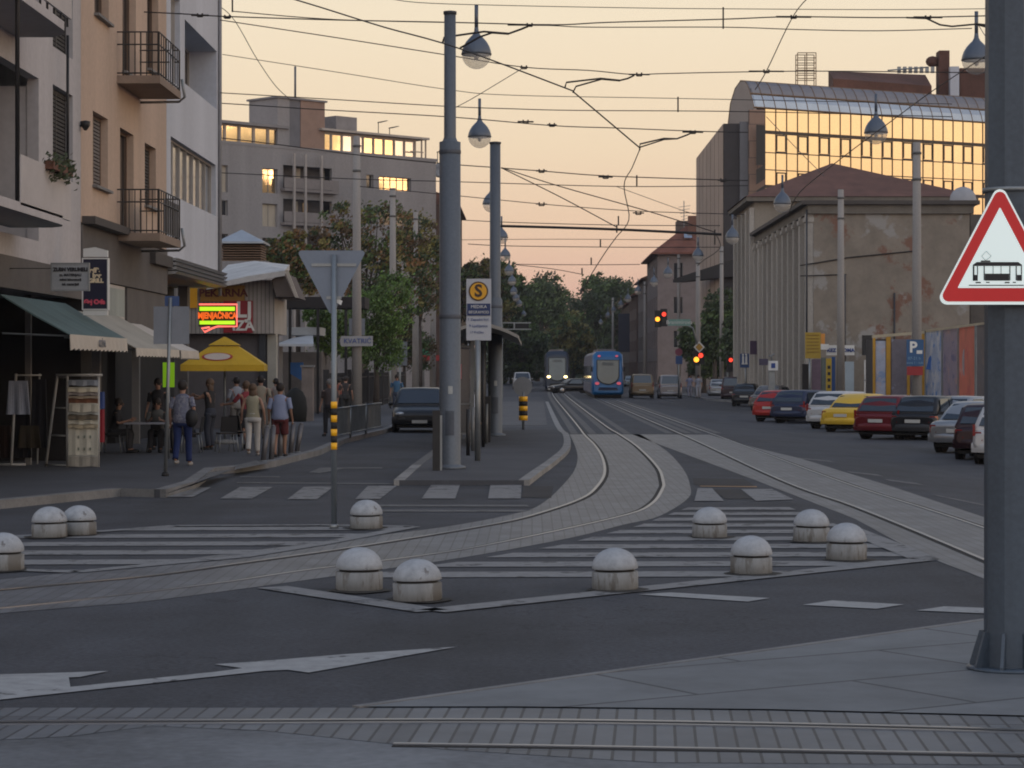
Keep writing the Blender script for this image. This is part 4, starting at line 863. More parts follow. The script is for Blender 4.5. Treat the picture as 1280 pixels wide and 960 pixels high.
b1.build('pale_glass_band', None, t); b2.build('curved_roof', None, t); rb_.build('roof_ribs', None, t)
b = MB().use(glassgr)
b.extr([PB(-pw+.01, z, o) for o, z, _ in prof]+[PB(-pw+.01, 0, -4.4), PB(-pw+.01, 0, 0)], D*.3); b.build('end_wall', None, t)
# brown strip and end tower
brn = brickmat('brown_stone_cladding', (.30, .20, .15), (.27, .18, .135), (.14, .1, .08), 1.6, 1.6, .04, .8, var=.2, vertical=True)
a, c = W(936, 137, 224), W(956, 300, 224); b = MB().use(brn); b.box(a.x, c.x, 224, 224.6, 0, a.z); b.build('stone_strip', None, t)
a, c = W(925, 152, 224.5), W(936, 300, 224.5); b = MB().use(mat('strip_grey_blue', (.15, .155, .17), .7)); b.box(a.x, c.x, 224.5, 225.5, 0, a.z); b.build('grey_strip', None, t)
a, c = W(904, 154.5, 225), W(925, 300, 225); b = MB().use(mat('tower_dark_cladding', (.04, .036, .038), .7, var=.15)); b.box(a.x+.05, c.x, 225, 262, 0, a.z); b.build('end_tower', None, t)
b = MB().use(mat('tower_pale_side', (.46, .36, .29), .85, var=.1, scale=.5)); b.face([(a.x, 262, 0), (a.x, 225, 0), (a.x, 225, a.z), (a.x, 262, a.z)]); b.build('pale_side_wall', None, t)
b = MB().use(mat('tower_pale_joint', (.16, .12, .10), .8))
for k in range(1, 7): b.box(a.x-.02, a.x+.01, 225+k*5.3, 225.12+k*5.3, 4, a.z)
b.build('wall_joints', None, t)
for y0 in (155, 206, 232):
    p = W(951, y0, 223); b = MB().use(blackm); b.obox(p+Vector((0, 0, -2.0 if y0 == 155 else -.9)), (.45, .2, .3 if y0 > 155 else 0), (0, .1, 0), (0, 0, 1.9 if y0 == 155 else .7)); b.build('fin', None, t)
zc = EYE+(HY-338)*222/F; b = MB().use(mat('beam_dark')); q0, q1 = W(876, 349, 250), W(911, 322, 215)
b.extr([(a.x-3.2, 252, W(0, 350, 250).z-.2), (a.x-3.2, 252, W(0, 348, 250).z), (a.x+1.2, 215, q1.z+.2), (a.x+1.2, 215, q1.z-1.6)], (1.2, 0, 0)); b.build('entrance_canopy', None, t)
# roof lattice mast and plant room
b = MB().use(mull); c = [W(997, 98, 232), W(1020, 98, 232)]; zt_ = W(0, 66, 232).z
for x in (c[0].x, (c[0].x+c[1].x)/2, c[1].x):
    for y in (232, 233.6): b.tube([(x, y, c[0].z-2), (x, y, zt_)], .05, 5)
for k in range(6):
    z = c[0].z+(zt_-c[0].z)*k/5
    for y in (232, 233.6): b.tube([(c[0].x, y, z), (c[1].x, y, z)], .045, 5)
b.build('roof_frame', None, t)
rust = mat('plant_room_rust', (.10, .045, .032), .85, var=.4, scale=.8)
a, c = W(1048, 92, 236), W(1190, 112, 236); b = MB().use(rust); zz = W(0, 85, 244).z; b.grid([[(a.x, 240, a.z-3), (c.x, 248, a.z-3), (c.x, 248, a.z+.2), (a.x, 240, a.z)], [(a.x, 244, a.z-3), (c.x, 252, a.z-3), (c.x, 252, zz+.3), (a.x, 244, zz-.3)]])
a, c = W(1200, 85, 250), W(1290, 118, 250); b.box(a.x, c.x, 250, 254, a.z-4, a.z); b.build('plant_room', None, t)
b = MB().use(rust); a = W(1174, 63, 250); c = W(1187, 90, 250); b.box(a.x, c.x, 250, 252, c.z-3, a.z); a = W(1163, 72, 250); b.ball((a.x+.4, 251, a.z-.3), .75, .6, .6); b.build('chimney', None, t)
b = MB().use(wwhite); a = W(1188, 83, 249); c = W(1199, 112, 249); b.box(a.x, c.x, 249, 250, c.z-1, a.z); b.build('vent_shaft', None, t)
b = MB().use(galv)
for k in range(7): p = W(1122+7*k, 85, 240+k); b.box(p.x, p.x+.35, p.y, p.y+.3, p.z-.5, p.z+.15)
b.tube([W(1110, 88, 238), W(1160, 84, 244)], .08, 5); b.build('roof_equipment', None, t)
# ---- right far houses
XH = (822-CX)*295/F; ZH = EYE+(HY-316)*295/F
t = rowhouse('red roofed corner house with roof windows and aerials beyond the traffic light', XH, 295, 322, ZH, mat('render_grey_violet', (.24, .20, .19), .9, var=.12), tile, side=1, ridge=3.6, floors=4, cols=5, dep=9, roof='hip', eav=.8)
for px, py in ((842, 302), (860, 295)): p = W(px, py, 296.5); b = MB().use(glasslt); b.obox(p, (.5, 0, 0), (0, .35, .3), (0, -.05, .06)); b.build('roof_window', None, t)
b = MB().use(galv); p = W(855, 278, 300)
b.tube([W(855, 300, 300), W(855, 251, 300)], .06, 5)
for k in range(5): b.tube([W(848+k, 259+k*4, 300), W(863-k, 257+k*4, 300)], .03, 4)
b.build('aerial', None, t)
b = MB().use(mat('rooftop_hut', (.12, .09, .08), .9)); a, c = W(846, 276, 304), W(871, 300, 304); b.box(a.x, c.x, 304, 307, c.z-2, a.z); b.build('roof_hut', None, t)
rowhouse('violet grey house stepping down behind the corner house', XH-.2, 322.5, 345, ZH-2.0, mat('render_grey_brown2', (.19, .16, .15), .9, var=.15), tiled, side=1, ridge=2.4, floors=4)
rowhouse('dark street house farther back on the right row', XH-.4, 345.5, 372, ZH-3.4, mat('render_dark_brown'), tile, side=1, ridge=2.2, floors=4)
rowhouse('brown street house with a red roof beside the far right trees', XH-.4, 372.5, 402, ZH-4.0, mat('render_brown_grey'), tile, side=1, ridge=2.4, floors=4)
# ================================================================== POLES
def tier_pole(lab, px, py, top, d1, d2, zstep):
    p = G(px, py, .1); t = thing('steel_pole', lab, 'pole', p, group='grey tram wire poles on the stop platform'); zt = EYE+(HY-top)*p.y/F-p.z
    b = MB().use(greypole); b.lathe([(d1*.75, 0), (d1*.75, .05), (d1/2+.01, .08), (d1/2, .1), (d1/2, zstep), (d2/2+.03, zstep+.02), (d2/2, zstep+.1), (d2/2*.96, zt)], n=20); b.build('shaft', None, t, True)
    b = MB().use(mat('pole_cap_dark', (.05, .055, .065), .6)); b.lathe([(d2/2+.012, zt), (d2/2+.012, zt+.06), (.02, zt+.08)], n=16); b.build('cap', None, t, True)
    b = MB().use(mat('pole_band', (.08, .09, .11), .6))
    for z in (3.1, zstep-.25): b = MB().use(MATS['pole_band']); b.lathe([(d1/2+.002, z), (d1/2+.008, z+.01), (d1/2+.008, z+.08), (d1/2+.002, z+.09)], n=20); b.build('band', None, t, True)
    b = MB().use(mat('pole_door', (.085, .10, .125), .6, .1, var=.2)); r_ = d1/2+.006; b.extr([(r_*sin(a), -r_*cos(a), 0) for a in [R(-24+8*k) for k in range(7)]], (0, 0, .5)); b.v = [v+Vector((0, 0, .7)) for v in b.v]; b.build('access_door', None, t, True)
    b = MB().use(mat('sticker_pale', (.4, .42, .42), .6, var=.2)); r_ = d1/2+.004; b.extr([(r_*sin(a), -r_*cos(a), 0) for a in [R(-8+6*k) for k in range(5)]], (0, 0, .16)); b.v = [v+Vector((0, 0, 1.55)) for v in b.v]; b.build('sticker', None, t, True)
    return t
tier_pole('nearest thick grey steel pole at the platform corner, with a stepped lower sleeve', 562.5, 586, 18, .44, .25, 6.75)
tier_pole('second grey steel pole on the platform, behind the yellow stop sign', 619, 545, 180, .44, .34, 4.2)
def cpole(lab, x, Y, top, base=.11, r0=.24, r1=.15, grp='concrete poles along the left pavement', tilt=0):
    X = (x-CX)*Y/F; zb = base if X < 7 else gz(X)+.1; t = thing('concrete_pole', lab, 'pole', (X, Y, zb), group=grp); zt = EYE+(HY-top)*Y/F-zb
    b = MB().use(concrete); b.tube([(0, 0, 0), (tilt*.5, 0, zt*.5), (tilt, 0, zt)], [r0, (r0+r1)/2, r1], 12); b.build('shaft', None, t, True)
    b = MB().use(mat('pole_clamp', (.1, .1, .1), .7)); 
    for z in (zt-.5, zt-1.6): b = MB().use(MATS['pole_clamp']); b.lathe([(r1+.03, z), (r1+.04, z+.02), (r1+.04, z+.08), (r1+.03, z+.1)], n=12); b.build('clamp', None, t, True)
    return t
cpole('nearest concrete pole of the left pavement, behind the arrow sign', 446, 104, 170)
cpole('concrete pole with a reddish upper part in front of the autumn tree', 491, 129, 235)
cpole('slim concrete pole between the autumn tree and the first steel pole', 519.5, 150, 265)
cpole('concrete pole standing closest behind the thick steel pole on the left', 541, 168, 300)
cpole('short looking far concrete pole left of the thick steel pole', 527, 190, 318)
for lab, x, Y, top in (('nearest concrete pole of the right pavement, carrying the blue parking sign', 1146, 98, 178), ('concrete pole in front of the flaking plaster wall', 1051, 126, 237), ('concrete pole before the tall pilasters', 986, 152, 272),
                       ('pale concrete pole at the left corner of the pilaster building', 939, 178, 292), ('concrete pole beside the dark tower, holding the thick cable arm', 902, 208, 308), ('warm lit concrete pole carrying the lower traffic light', 872.5, 190, 322),
                       ('concrete pole in front of the red roofed corner house', 848.5, 258, 318), ('concrete pole of the far right row before the stepping houses', 806, 300, 352), ('farthest slim pole of the right row near the blue tram', 766, 360, 372)):
    cpole(lab, x, Y, top, r0=.23 if Y < 200 else .2, r1=.16, grp='concrete poles along the right pavement')
# foreground pole with tram warning sign
p0 = G(1262, 836, .012); t = thing('steel_mast', 'massive dark blue grey faceted mast in the right foreground with flared foot', 'mast', p0)
rw = 30.5*p0.y/F
def octo(r, z, k=8): return [(r*cos(2*pi*(j+.5)/k)/cos(pi/k)*.98, r*sin(2*pi*(j+.5)/k)/cos(pi/k)*.98, z) for j in range(k)]
b = MB().use(darkpole); b.grid([octo(rw, 0), octo(rw*.985, 2), octo(rw*.96, 4), octo(rw*.9, 8)]); b.build('shaft', None, t, True)
for k in range(8):
    a = 2*pi*k/8+R(22.5); b = MB().use(darkpole); c, s = cos(a), sin(a); u = Vector((c, s, 0)); v = Vector((-s, c, 0))*.012
    b.extr([u*rw*.9-v+Vector((0, 0, .0)), u*(rw+.11)-v, u*(rw+.11)-v+Vector((0, 0, .04)), u*(rw+.04)-v+Vector((0, 0, .27)), u*rw*.9-v+Vector((0, 0, .27))], v*2); b.build('stiffener', None, t, True)
b = MB().use(darkpole); b.lathe([(rw+.13, 0), (rw+.13, .02), (rw, .022)], n=24); b.build('base_plate', None, t, True)
b = MB().use(galv); 
for zz in (EYE+(HY-238)*p0.y/F-p0.z, EYE+(HY-372)*p0.y/F-p0.z): b.lathe([(rw+.012, zz-.015), (rw+.02, zz-.015), (rw+.02, zz+.015), (rw+.012, zz+.015)], n=24)
b.build('strap', None, t, True)
YS = p0.y-rw-.10
t = thing('warning_sign', 'triangular red and white warning sign showing a tram, fixed to the foreground mast', 'sign', W(1250, 380, YS))
def rtri(cx, cy, s, r, Y, inv=False):
    """rounded triangle around pixel centre; s = half side in px"""
    h = s*1.06; V = [(cx, cy-h*1.0), (cx+s, cy+h*.80), (cx-s, cy+h*.80)]
    if inv: V = [(x, 2*cy-y) for x, y in V]
    o = []
    for i in range(3):
        P, A, B = Vector(V[i]), Vector(V[i-1]), Vector(V[(i+1) % 3]); a = (A-P).normalized(); c = (B-P).normalized(); bis = (a+c).normalized(); half = math.acos(max(-1, min(1, a.dot(c))))/2
        C = P+bis*r/sin(half); q0 = C-bis*0; ta = P+a*r/math.tan(half); tb = P+c*r/math.tan(half); a0 = math.atan2(ta.y-C.y, ta.x-C.x); a1 = math.atan2(tb.y-C.y, tb.x-C.x)
        d = (a1-a0+pi) % (2*pi)-pi
        for k in range(7): o.append(C+Vector((cos(a0+d*k/6), sin(a0+d*k/6)))*r)
    return [W(q.x, q.y, Y) for q in o]
signw = mat('sign_white_glow', (.78, .86, .86), .4, var=.03, emit=(.75, .92, .9), es=.38)  # slight emission painted in so the unlit sign face looks brighter
signr = mat('sign_red_glow', (.50, .015, .02), .4, var=.05, emit=(.6, .01, .01), es=.18)  # border glows a little too, brightness painted into the material
cy = 312
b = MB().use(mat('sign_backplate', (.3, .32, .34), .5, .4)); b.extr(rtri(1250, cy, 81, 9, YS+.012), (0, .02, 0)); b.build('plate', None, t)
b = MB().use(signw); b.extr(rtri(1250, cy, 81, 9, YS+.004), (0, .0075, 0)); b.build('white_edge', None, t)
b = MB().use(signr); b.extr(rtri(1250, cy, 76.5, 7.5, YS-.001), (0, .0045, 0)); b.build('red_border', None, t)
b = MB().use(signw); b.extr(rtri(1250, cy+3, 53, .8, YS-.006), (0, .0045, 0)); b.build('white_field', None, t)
YI = YS-.0085
def sq(mb, x0, x1, y0, y1): mb.box(W(x0, 0, YI).x, W(x1, 0, YI).x, YI, YI+.002, W(0, y1, YI).z, W(0, y0, YI).z)
b = MB().use(ink)
b.extr([W(x, y, YI) for x, y in ((1216, 331), (1221, 327.5), (1273, 327.5), (1277.5, 331), (1277.5, 332.5), (1216, 332.5))], (0, .002, 0))
sq(b, 1226, 1238, 325.6, 327.3)
for x0, x1, y0, y1 in ((1216, 1218, 332.7, 350.5), (1216, 1222.3, 343.5, 351), (1221.3, 1222.5, 332.7, 343.3), (1229.6, 1231, 332.7, 350.5), (1231.2, 1261.5, 342, 350.8), (1261.7, 1263, 332.7, 350.5), (1269.6, 1271, 332.7, 350.5), (1271.2, 1277.5, 343.5, 351), (1276.2, 1277.5, 332.7, 343.3), (1241, 1241.7, 332.7, 341.8), (1251, 1251.7, 332.7, 341.8),
                       (1211, 1280, 356, 357.2), (1219.5, 1226, 352.3, 354), (1232.5, 1237, 352.3, 353.6), (1256, 1262, 352.3, 354), (1266, 1270, 352.3, 353.6)): sq(b, x0, x1, y0, y1)
q = [W(1232, 325.6, YI), W(1227, 320, YI), W(1233, 314, YI), W(1239, 320, YI), W(1232.6, 325.4, YI)]; b.tube(q, .0016, 4)
b.build('tram_pictogram', None, t)
# yield sign seen from behind
p = G(417.5, 660.5, .01); t = thing('yield_sign', 'back of an inverted triangular sign on a slim post with yellow and black reflective bands', 'sign', p)
zt = EYE+(HY-318)*p.y/F-p.z
b = MB().use(mat('post_grey_blue', (.20, .235, .265), .45, .5, var=.1)); b.lathe([(.037, 0), (.037, zt)], (0, 0, 0), 14); b.build('post', None, t, True)
b = MB().use(mat('sign_backplate2', (.17, .205, .26), .5, .3, var=.08)); Yq = p.y+.045; T = rtri(414.5, 350, 43.5, 3.5, Yq, True)
b.extr(T, (0, .015, 0)); b.build('plate', None, t)
b = MB().use(galv)
for zz in (331, 372): b = MB().use(galv); c = W(417, zz, p.y); b.box(c.x-.3 if zz == 331 else c.x-.1, c.x+.3 if zz == 331 else c.x+.1, p.y+.03, p.y+.05, c.z-.02, c.z+.02); b.build('bracket', None, t)
b = MB().use(mat('sticker_white')if 0 else white); c = W(424, 377, Yq-.004); b.obox(c, (.035, 0, -.02), (0, .002, 0), (.01, 0, .028)); b.build('sticker', None, t)
for k in range(7):
    y0 = 502+k*8.57; c0, c1 = W(0, y0, p.y).z-p.z, W(0, y0+8.5, p.y).z-p.z
    b = MB().use(brightyellow if k % 2 == 0 else black); r = .042 if k % 2 == 0 else .0405; b.lathe([(r, c1), (r, c0)], n=16); b.build('reflective_band' if k % 2 == 0 else 'black_band', None, t, True)
b = MB().use(galv); b.lathe([(.06, 0), (.06, .05), (.04, .06)], n=14); b.build('socket', None, t, True)
# grey square sign back with small blue plate, leaning post
p = G(206.5, 595, .13); t = thing('road_sign', 'back of a grey square sign with a small blue plate on a slightly leaning post', 'sign', p); pz = W(213, 372, p.y)
b = MB().use(galv); b.tube([p, (pz.x, p.y, pz.z)], .033, 10); b.build('post', None, t)
b = MB().use(signback); a, c = W(191.5, 383, p.y), W(236, 430, p.y); b.box(a.x, c.x, p.y+.04, p.y+.055, c.z, a.z); b.build('plate', None, t)
b = MB().use(bluep); a, c = W(205.5, 370, p.y), W(223.5, 382.5, p.y); b.box(a.x, c.x, p.y+.0+.04, p.y+.055, c.z, a.z); b.build('blue_plate', None, t)
b = MB().use(black); b.lathe([(.07, 0), (.07, .04), (.04, .08)], n=12); b.build('foot', None, t, True)
# arrow direction sign on the nearest concrete pole, boards behind
YA2 = 103.6; t = thing('direction_sign', 'pale arrow shaped direction board pointing left on the nearest left concrete pole', 'sign', W(445, 433, YA2))
b = MB().use(mat('board_pale', (.33, .33, .34), .6, var=.12)); b.extr([W(x, y, YA2) for x, y in ((421.5, 426.5), (427, 420), (466, 420), (466, 432.5), (427, 433))], (0, .05, 0)); b.build('board', None, t)
b = MB().use(ink); b.extr([W(x, y, YA2-.03) for x, y in ((421.5, 426.5), (425.5, 421.8), (424.6, 426.5), (426, 431.5))], (0, .025, 0)); b.build('arrow_tip', None, t)
text('KVATRIĆ', 'lettering', inkb, t, W(447, 426.5, YA2-.02), .3)
board('road_sign', 'square grey sign back behind the arrow board on the left pavement', 'sign', (436, 398), (456, 419), 105.2, signback, .04)
t = board('road_sign', 'square grey sign back on thin posts beside the second concrete pole', 'sign', (486, 427), (509, 457), 122, signback, .05)
b = MB().use(galv)
for px in (488, 500): c = W(px, 440, 122.1); b.tube([(c.x, 122.1, .13), (c.x, 122.1, c.z)], .05, 6)
b.build('post', None, t)
# tram stop sign
p = G(597, 576, .1); YQ = p.y; t = thing('stop_sign', 'white tram stop board with a yellow S disc and a dark blue panel', 'sign', p)
a, c = W(583, 348.5, YQ), W(614, 425.5, YQ)
b = MB().use(mat('sign_board_white', (.50, .52, .56), .5, var=.05)); b.box(a.x, c.x, YQ-.03, YQ+.03, c.z, a.z); b.build('board', None, t)
b = MB().use(galv); b.lathe([(.065, 0), (.065, W(0, 425, YQ).z-p.z)], n=12); b.build('post', None, t, True)
def disc(m, px, py, rpx, Y, d=.01, nm='disc', par=None):
    c = W(px, py, Y); r = rpx*Y/F; b = MB().use(m); b.extr([c+Vector((r*cos(2*pi*j/28), 0, r*sin(2*pi*j/28))) for j in range(28)], (0, d, 0)); return b.build(nm, None, par)
disc(mat('disc_ring_dark', (.09, .05, .02), .5), 598, 364, 12.2, YQ-.045, .014, 'disc_ring', t); disc(yellowp, 598, 364, 10.4, YQ-.055, .009, 'disc', t)
text('S', 'lettering', mat('lettering_brown', (.06, .035, .02), .5, var=0), t, W(598, 364, YQ-.062), .38, bold=.012)
a, c = W(584, 379.5, YQ), W(613, 394.5, YQ); b = MB().use(mat('panel_navy', (.012, .035, .13), .4)); b.box(a.x, c.x, YQ-.05, YQ-.031, c.z, a.z); b.build('name_panel', None, t)
text('MEDIKA', 'lettering', inkw, t, W(598.5, 383.5, YQ-.055), .10); text('BEGRAMOD', 'lettering', inkw, t, W(598.5, 390.3, YQ-.055), .085)
text('1 Zapadni kol.', 'lettering', inkb, t, W(598, 399.5, YQ-.035), .085); text('9 Ljubljanica', 'lettering', inkb, t, W(598, 407.5, YQ-.035), .085); text('17 Prečko', 'lettering', inkb, t, W(596, 415.5, YQ-.035), .075)
# yellow-black platform marker with round disc
p = G(654, 537, .106); t = thing('marker_post', 'short platform marker post with yellow and black bands under a round grey disc', 'post', p)
b = MB().use(galv); b.lathe([(.045, 0), (.045, W(0, 490, p.y).z-p.z)], n=12); b.build('post', None, t, True)
for k in range(5):
    y0 = 495.5+k*6; b = MB().use(brightyellow if k % 2 == 0 else black); r = .15 if k % 2 == 0 else .147; b.lathe([(r*.9, W(0, y0+6, p.y).z-p.z), (r, W(0, y0+5.9, p.y).z-p.z), (r, W(0, y0+.1, p.y).z-p.z), (r*.9, W(0, y0, p.y).z-p.z)], n=18); b.build('reflective_band' if k % 2 == 0 else 'black_band', None, t, True)
disc(mat('sign_disc_back', (.22, .235, .255), .5, .3), 653.5, 483, 12, p.y-.02, .03, 'disc', t)
# short black post and kerb guard beside the first pole
p = G(547, 588, .1); t = thing('short_post', 'short black post with a pale edge beside the nearest steel pole', 'post', p); hh = (588-513)*p.y/F
b = MB().use(blackm); b.box(-.1, .05, -.06, .06, 0, hh); b.build('body', None, t, True)
b = MB().use(galv); b.box(.052, .09, -.05, .05, 0, hh-.1); b.build('edge_strip', None, t, True)
# bus shelter
t = thing('tram_shelter', 'glass tram shelter with a curved roof standing on the platform between the two steel poles', 'shelter', (-2.0, 70, .1))
sh = mat('shelter_frame', (.16, .165, .165), .5, .4, var=.1); gl = mat('shelter_glass', (.06, .065, .065), .15, 0, var=.15, spec=.8)
x0, x1 = W(575, 0, 68).x, W(611, 0, 68).x
for y in (63, 68.5, 74, 79.5):
    for x in (x0, x1-.35): b = MB().use(sh); b.box(x-.05, x+.05, y-.05, y+.05, .1, 3.15); b.build('post', None, t)
for y in (63.1, 68.6, 74.1): b = MB().use(gl); b.box(x0+.02, x0+.04, y, y+5.2, .4, 2.9); b.build('glass_panel', None, t)
b = MB().use(gl); b.box(x0+.06, x1-.42, 63.02, 63.05, .4, 2.7); b.build('end_panel', None, t)
for zz in (.4, 1.2, 2.75):
    b = MB().use(sh); b.box(x0+.051, x1-.401, 62.98, 63.01, zz, zz+.05); b.build('rail', None, t)
b = MB().use(mat('roof_edge_pale', (.30, .285, .26), .6, var=.1)); xr0, xr1 = W(570, 0, 70).x, W(650, 0, 70).x
arc = [(xr0+(xr1-xr0)*k/14, 2.95+.42*sin(pi*(.12+.80*k/14))) for k in range(15)]
b.grid([[(x, 61.5, z) for x, z in arc]+[(x, 61.5, z-.09) for x, z in arc[::-1]], [(x, 81, z) for x, z in arc]+[(x, 81, z-.09) for x, z in arc[::-1]]]); b.build('roof', None, t)
b = MB().use(mat('bench_wood', (.12, .07, .04), .7)); b.box(x0+.15, x0+.55, 65, 72, .5, .55); b.build('bench', None, t)
b = MB().use(mat('panel_pink_note', (.5, .2, .22), .7)); b.box(x0+.07, x0+.2, 62.9, 62.95, 1.9, 2.3); b.build('notice', None, t)
t = thing('stop_furniture', 'cluster of slim dark rails and posts guarding the platform edge behind the stop sign', 'railing', (-2.2, 60, .1))
for i, px in enumerate((585, 591, 604, 608)):
    Yp = 56+3*i; c = W(px, 0, Yp); b = MB().use(sh if i % 2 else blackm); b.tube([(c.x, Yp, .1), (c.x, Yp, 1.2 if i != 2 else 2.8)], .045, 8); b.build('post', None, t)
b = MB().use(blackm); b.box(W(604, 0, 66).x, W(613, 0, 66).x, 66, 66.3, .1, 1.4); b.build('litter_bin', None, t)
# dotted light sign hanging near shelter: electronic board over the street far away
YB2 = 170.; t = thing('gantry_sign', 'far horizontal sign frame with a dark panel left of the oncoming tram', 'sign', W(640, 412, YB2))
b = MB().use(galv)
for y in (403.5, 411.5): b.box(W(626, 0, YB2).x, W(664, 0, YB2).x, YB2, YB2+.1, W(0, y, YB2).z-.04, W(0, y, YB2).z+.04)
c = W(626.5, 0, YB2); b.box(c.x, c.x+.12, YB2, YB2+.1, .1, W(0, 403, YB2).z); c = W(642, 0, YB2); b.box(c.x, c.x+.1, YB2-.01, YB2+.1, W(0, 411, YB2).z, W(0, 403, YB2).z); b.build('frame', None, t)
b = MB().use(black); b.box(W(644, 0, YB2).x, W(661, 0, YB2).x, YB2-.05, YB2-.003, W(0, 410.5, YB2).z, W(0, 404.5, YB2).z); b.build('panel', None, t)
# ================================================================== LAMPS
lampb = mat('lamp_shell_blue_grey', (.095, .12, .16), .35, .1, var=.06)
lampg = bpy.data.materials.new('lamp_globe_glass'); lampg.use_nodes = True
_n = lampg.node_tree; _b = _n.nodes['Principled BSDF']; _b.inputs['Base Color'].default_value = (.72, .70, .66, 1); _b.inputs['Roughness'].default_value = .10; _b.inputs['Alpha'].default_value = .38
def lamp():
    t = thing('street_lamp', 'x', 'street lamp')
    # origin at globe centre line (equator), radius 1 unit = .38 m
    r = .385
    b = MB().use(lampb); b.lathe([(r*1.0, 0), (r*1.01, .03), (r*.98, .10), (r*.88, .21), (r*.70, .33), (r*.47, .43), (r*.28, .50), (r*.17, .58), (.055, .66), (.05, .70)], n=24); b.build('shade', None, t, True)
    b = MB().use(lampg); b.lathe([(r*sin(a), -r*cos(a)*1.0) for a in [R(q) for q in (2, 15, 30, 45, 60, 75, 90)]], n=24); b.build('globe', None, t, True)
    b = MB().use(mat('lamp_rim', (.05, .06, .075), .5)); b.lathe([(r*1.0, -.02), (r*1.03, -.01), (r*1.03, .02), (r*1.0, .03)], n=24); b.build('rim', None, t, True)
    b = MB().use(lampb); b.tube([(0, 0, .68), (0, 0, 1.28)], .05, 10); b.build('stem', None, t, True)
    b = MB().use(white); b.ball((0, 0, -.05), .07, .07, .11, 8); b.build('bulb', None, t, True)
    return t
L0 = lamp(); first = True
rows = []
left = [(595.5, 68, 38, 'nearest drop shaped lamp, high beside the top of the first steel pole'), (599.5, 171, 29.5, 'drop shaped lamp hanging just below the nearest one beside the first steel pole'), (614, 255, 22, 'drop shaped lamp half hidden behind the top of the second steel pole'),
        (627, 297, 16.5, 'drop shaped lamp peeking past the middle of the second steel pole'), (631.5, 320, 13.8, 'drop shaped lamp just right of the second steel pole'), (636.5, 339, 12, 'upper lamp of the touching pair right of the second steel pole'), (640, 352, 10.8, 'lower lamp of the touching pair right of the second steel pole'),
        (642, 365, 9.6, 'pinkish lamp in the left string above the yellow disc sign'), (645, 373, 8.7, 'lamp of the left string right below the pinkish one'), (649, 380, 8.0, 'lamp of the left string where it bends towards the trees'), (654.5, 393, 6.6, 'first lamp of the dense far left string'), (657.5, 399, 6.0, 'second lamp of the dense far left string'),
        (660.5, 405, 5.5, 'third lamp of the dense far left string'), (663.5, 411, 5.0, 'fourth lamp of the dense far left string'), (666.5, 417, 4.5, 'fifth lamp of the dense far left string'), (669.5, 422, 4.0, 'last visible lamp of the left string above the oncoming tram')]
right = [(1220.5, 75, 37.5, 'nearest right lamp with a see-through globe beside the foreground mast'), (1095, 166, 30, 'right lamp hanging in front of the golden glass front'), (978, 255, 22.5, 'pale lamp in front of the hipped tile roof'), (915.5, 297, 18, 'pale lamp in front of the dark tower'),
         (872.5, 320, 14.5, 'lamp on top of the warm lit pole with the traffic light'), (835, 342, 12.3, 'lamp left of the corner house in the right row'), (817.5, 353, 10.8, 'greenish lamp in the right row before the violet grey house'), (797.5, 364, 9.6, 'pale lamp with a warm side before the stepping houses'),
         (785, 374, 8.6, 'lamp in the right string above the dark sign board'), (776, 381, 7.7, 'lamp in the right string left of the dark sign board'), (767, 388, 7, 'first lamp of the close far right string'), (760, 394.5, 6.3, 'second lamp of the close far right string'), (751, 403, 5.6, 'third lamp of the close far right string'),
         (744, 408, 5.1, 'fourth lamp of the close far right string'), (738, 413, 4.7, 'fifth lamp of the close far right string'), (730, 419, 4.2, 'sixth lamp of the close far right string'), (725, 426, 3.8, 'last visible lamp of the right string above the trams')]
lampY = {}
for grp, lst in (('drop shaped lamps hung over the left tram track', left), ('drop shaped lamps hung over the right lane', right)):
    for px, py, d, lab in lst:
        Y = .79*F/d; p = W(px, py, Y)
        if first: L0.location = p; L0['label'] = lab; L0['group'] = grp; first = False
        else: dup(L0, p, None, lab, grp)
# ================================================================== WIRES
def wire(lab, pts, thick=1.2, Y=None, ins=(), hang=(), arms=()):
    """pts: (px,py) at depth Y or (px,py,Y) each; a sagging line through them"""
    P = [W(q[0], q[1], q[2] if len(q) > 2 else Y) for q in pts]; C = catmull(P, 5); t = thing('overhead_wire', lab, 'wire', P[0], group='overhead tram wires')
    b = MB().use(wirem); b.tube(C, [thick*c.y/F/2 for c in C], 5); b.build('cable', None, t)
    for px, py, L_ in ins:
        y = Y or pts[0][2]; s = y/F; b = MB().use(wirem); a, c = W(px-L_/2, py, y), W(px+L_/2, py+.3, y); b.tube([a, c], thick*s*.8, 5)
        for q in (px-3, px+3): e = W(q, py, y); b.box(e.x-.9*s, e.x+.9*s, y-.03, y+.03, e.z-2.2*s, e.z+2.2*s)
        b.tube([W(px-3, py+2, y), W(px+3, py+2, y)], .8*s, 5); b.build('insulator', None, t)
    for px, y0, y1 in hang:
        y = Y; b = MB().use(wirem); a, c = W(px, y0, y), W(px, y1, y); b.box(a.x-.9*y/F, a.x+.9*y/F, y-.02, y+.02, c.z, a.z); b.build('hanger', None, t)
    for arm, th in arms:
        b = MB().use(wirem); Q = [W(q[0], q[1], Y) for q in arm]; b.tube(Q, th*Y/F/2, 6); b.build('pull_arm', None, t)
    return t
wire('thin topmost wire running along the upper edge of the sky', [(470, -6), (520, 3), (640, 7), (800, 10), (905, 11), (1120, 12), (1300, 10)], 1, 48)
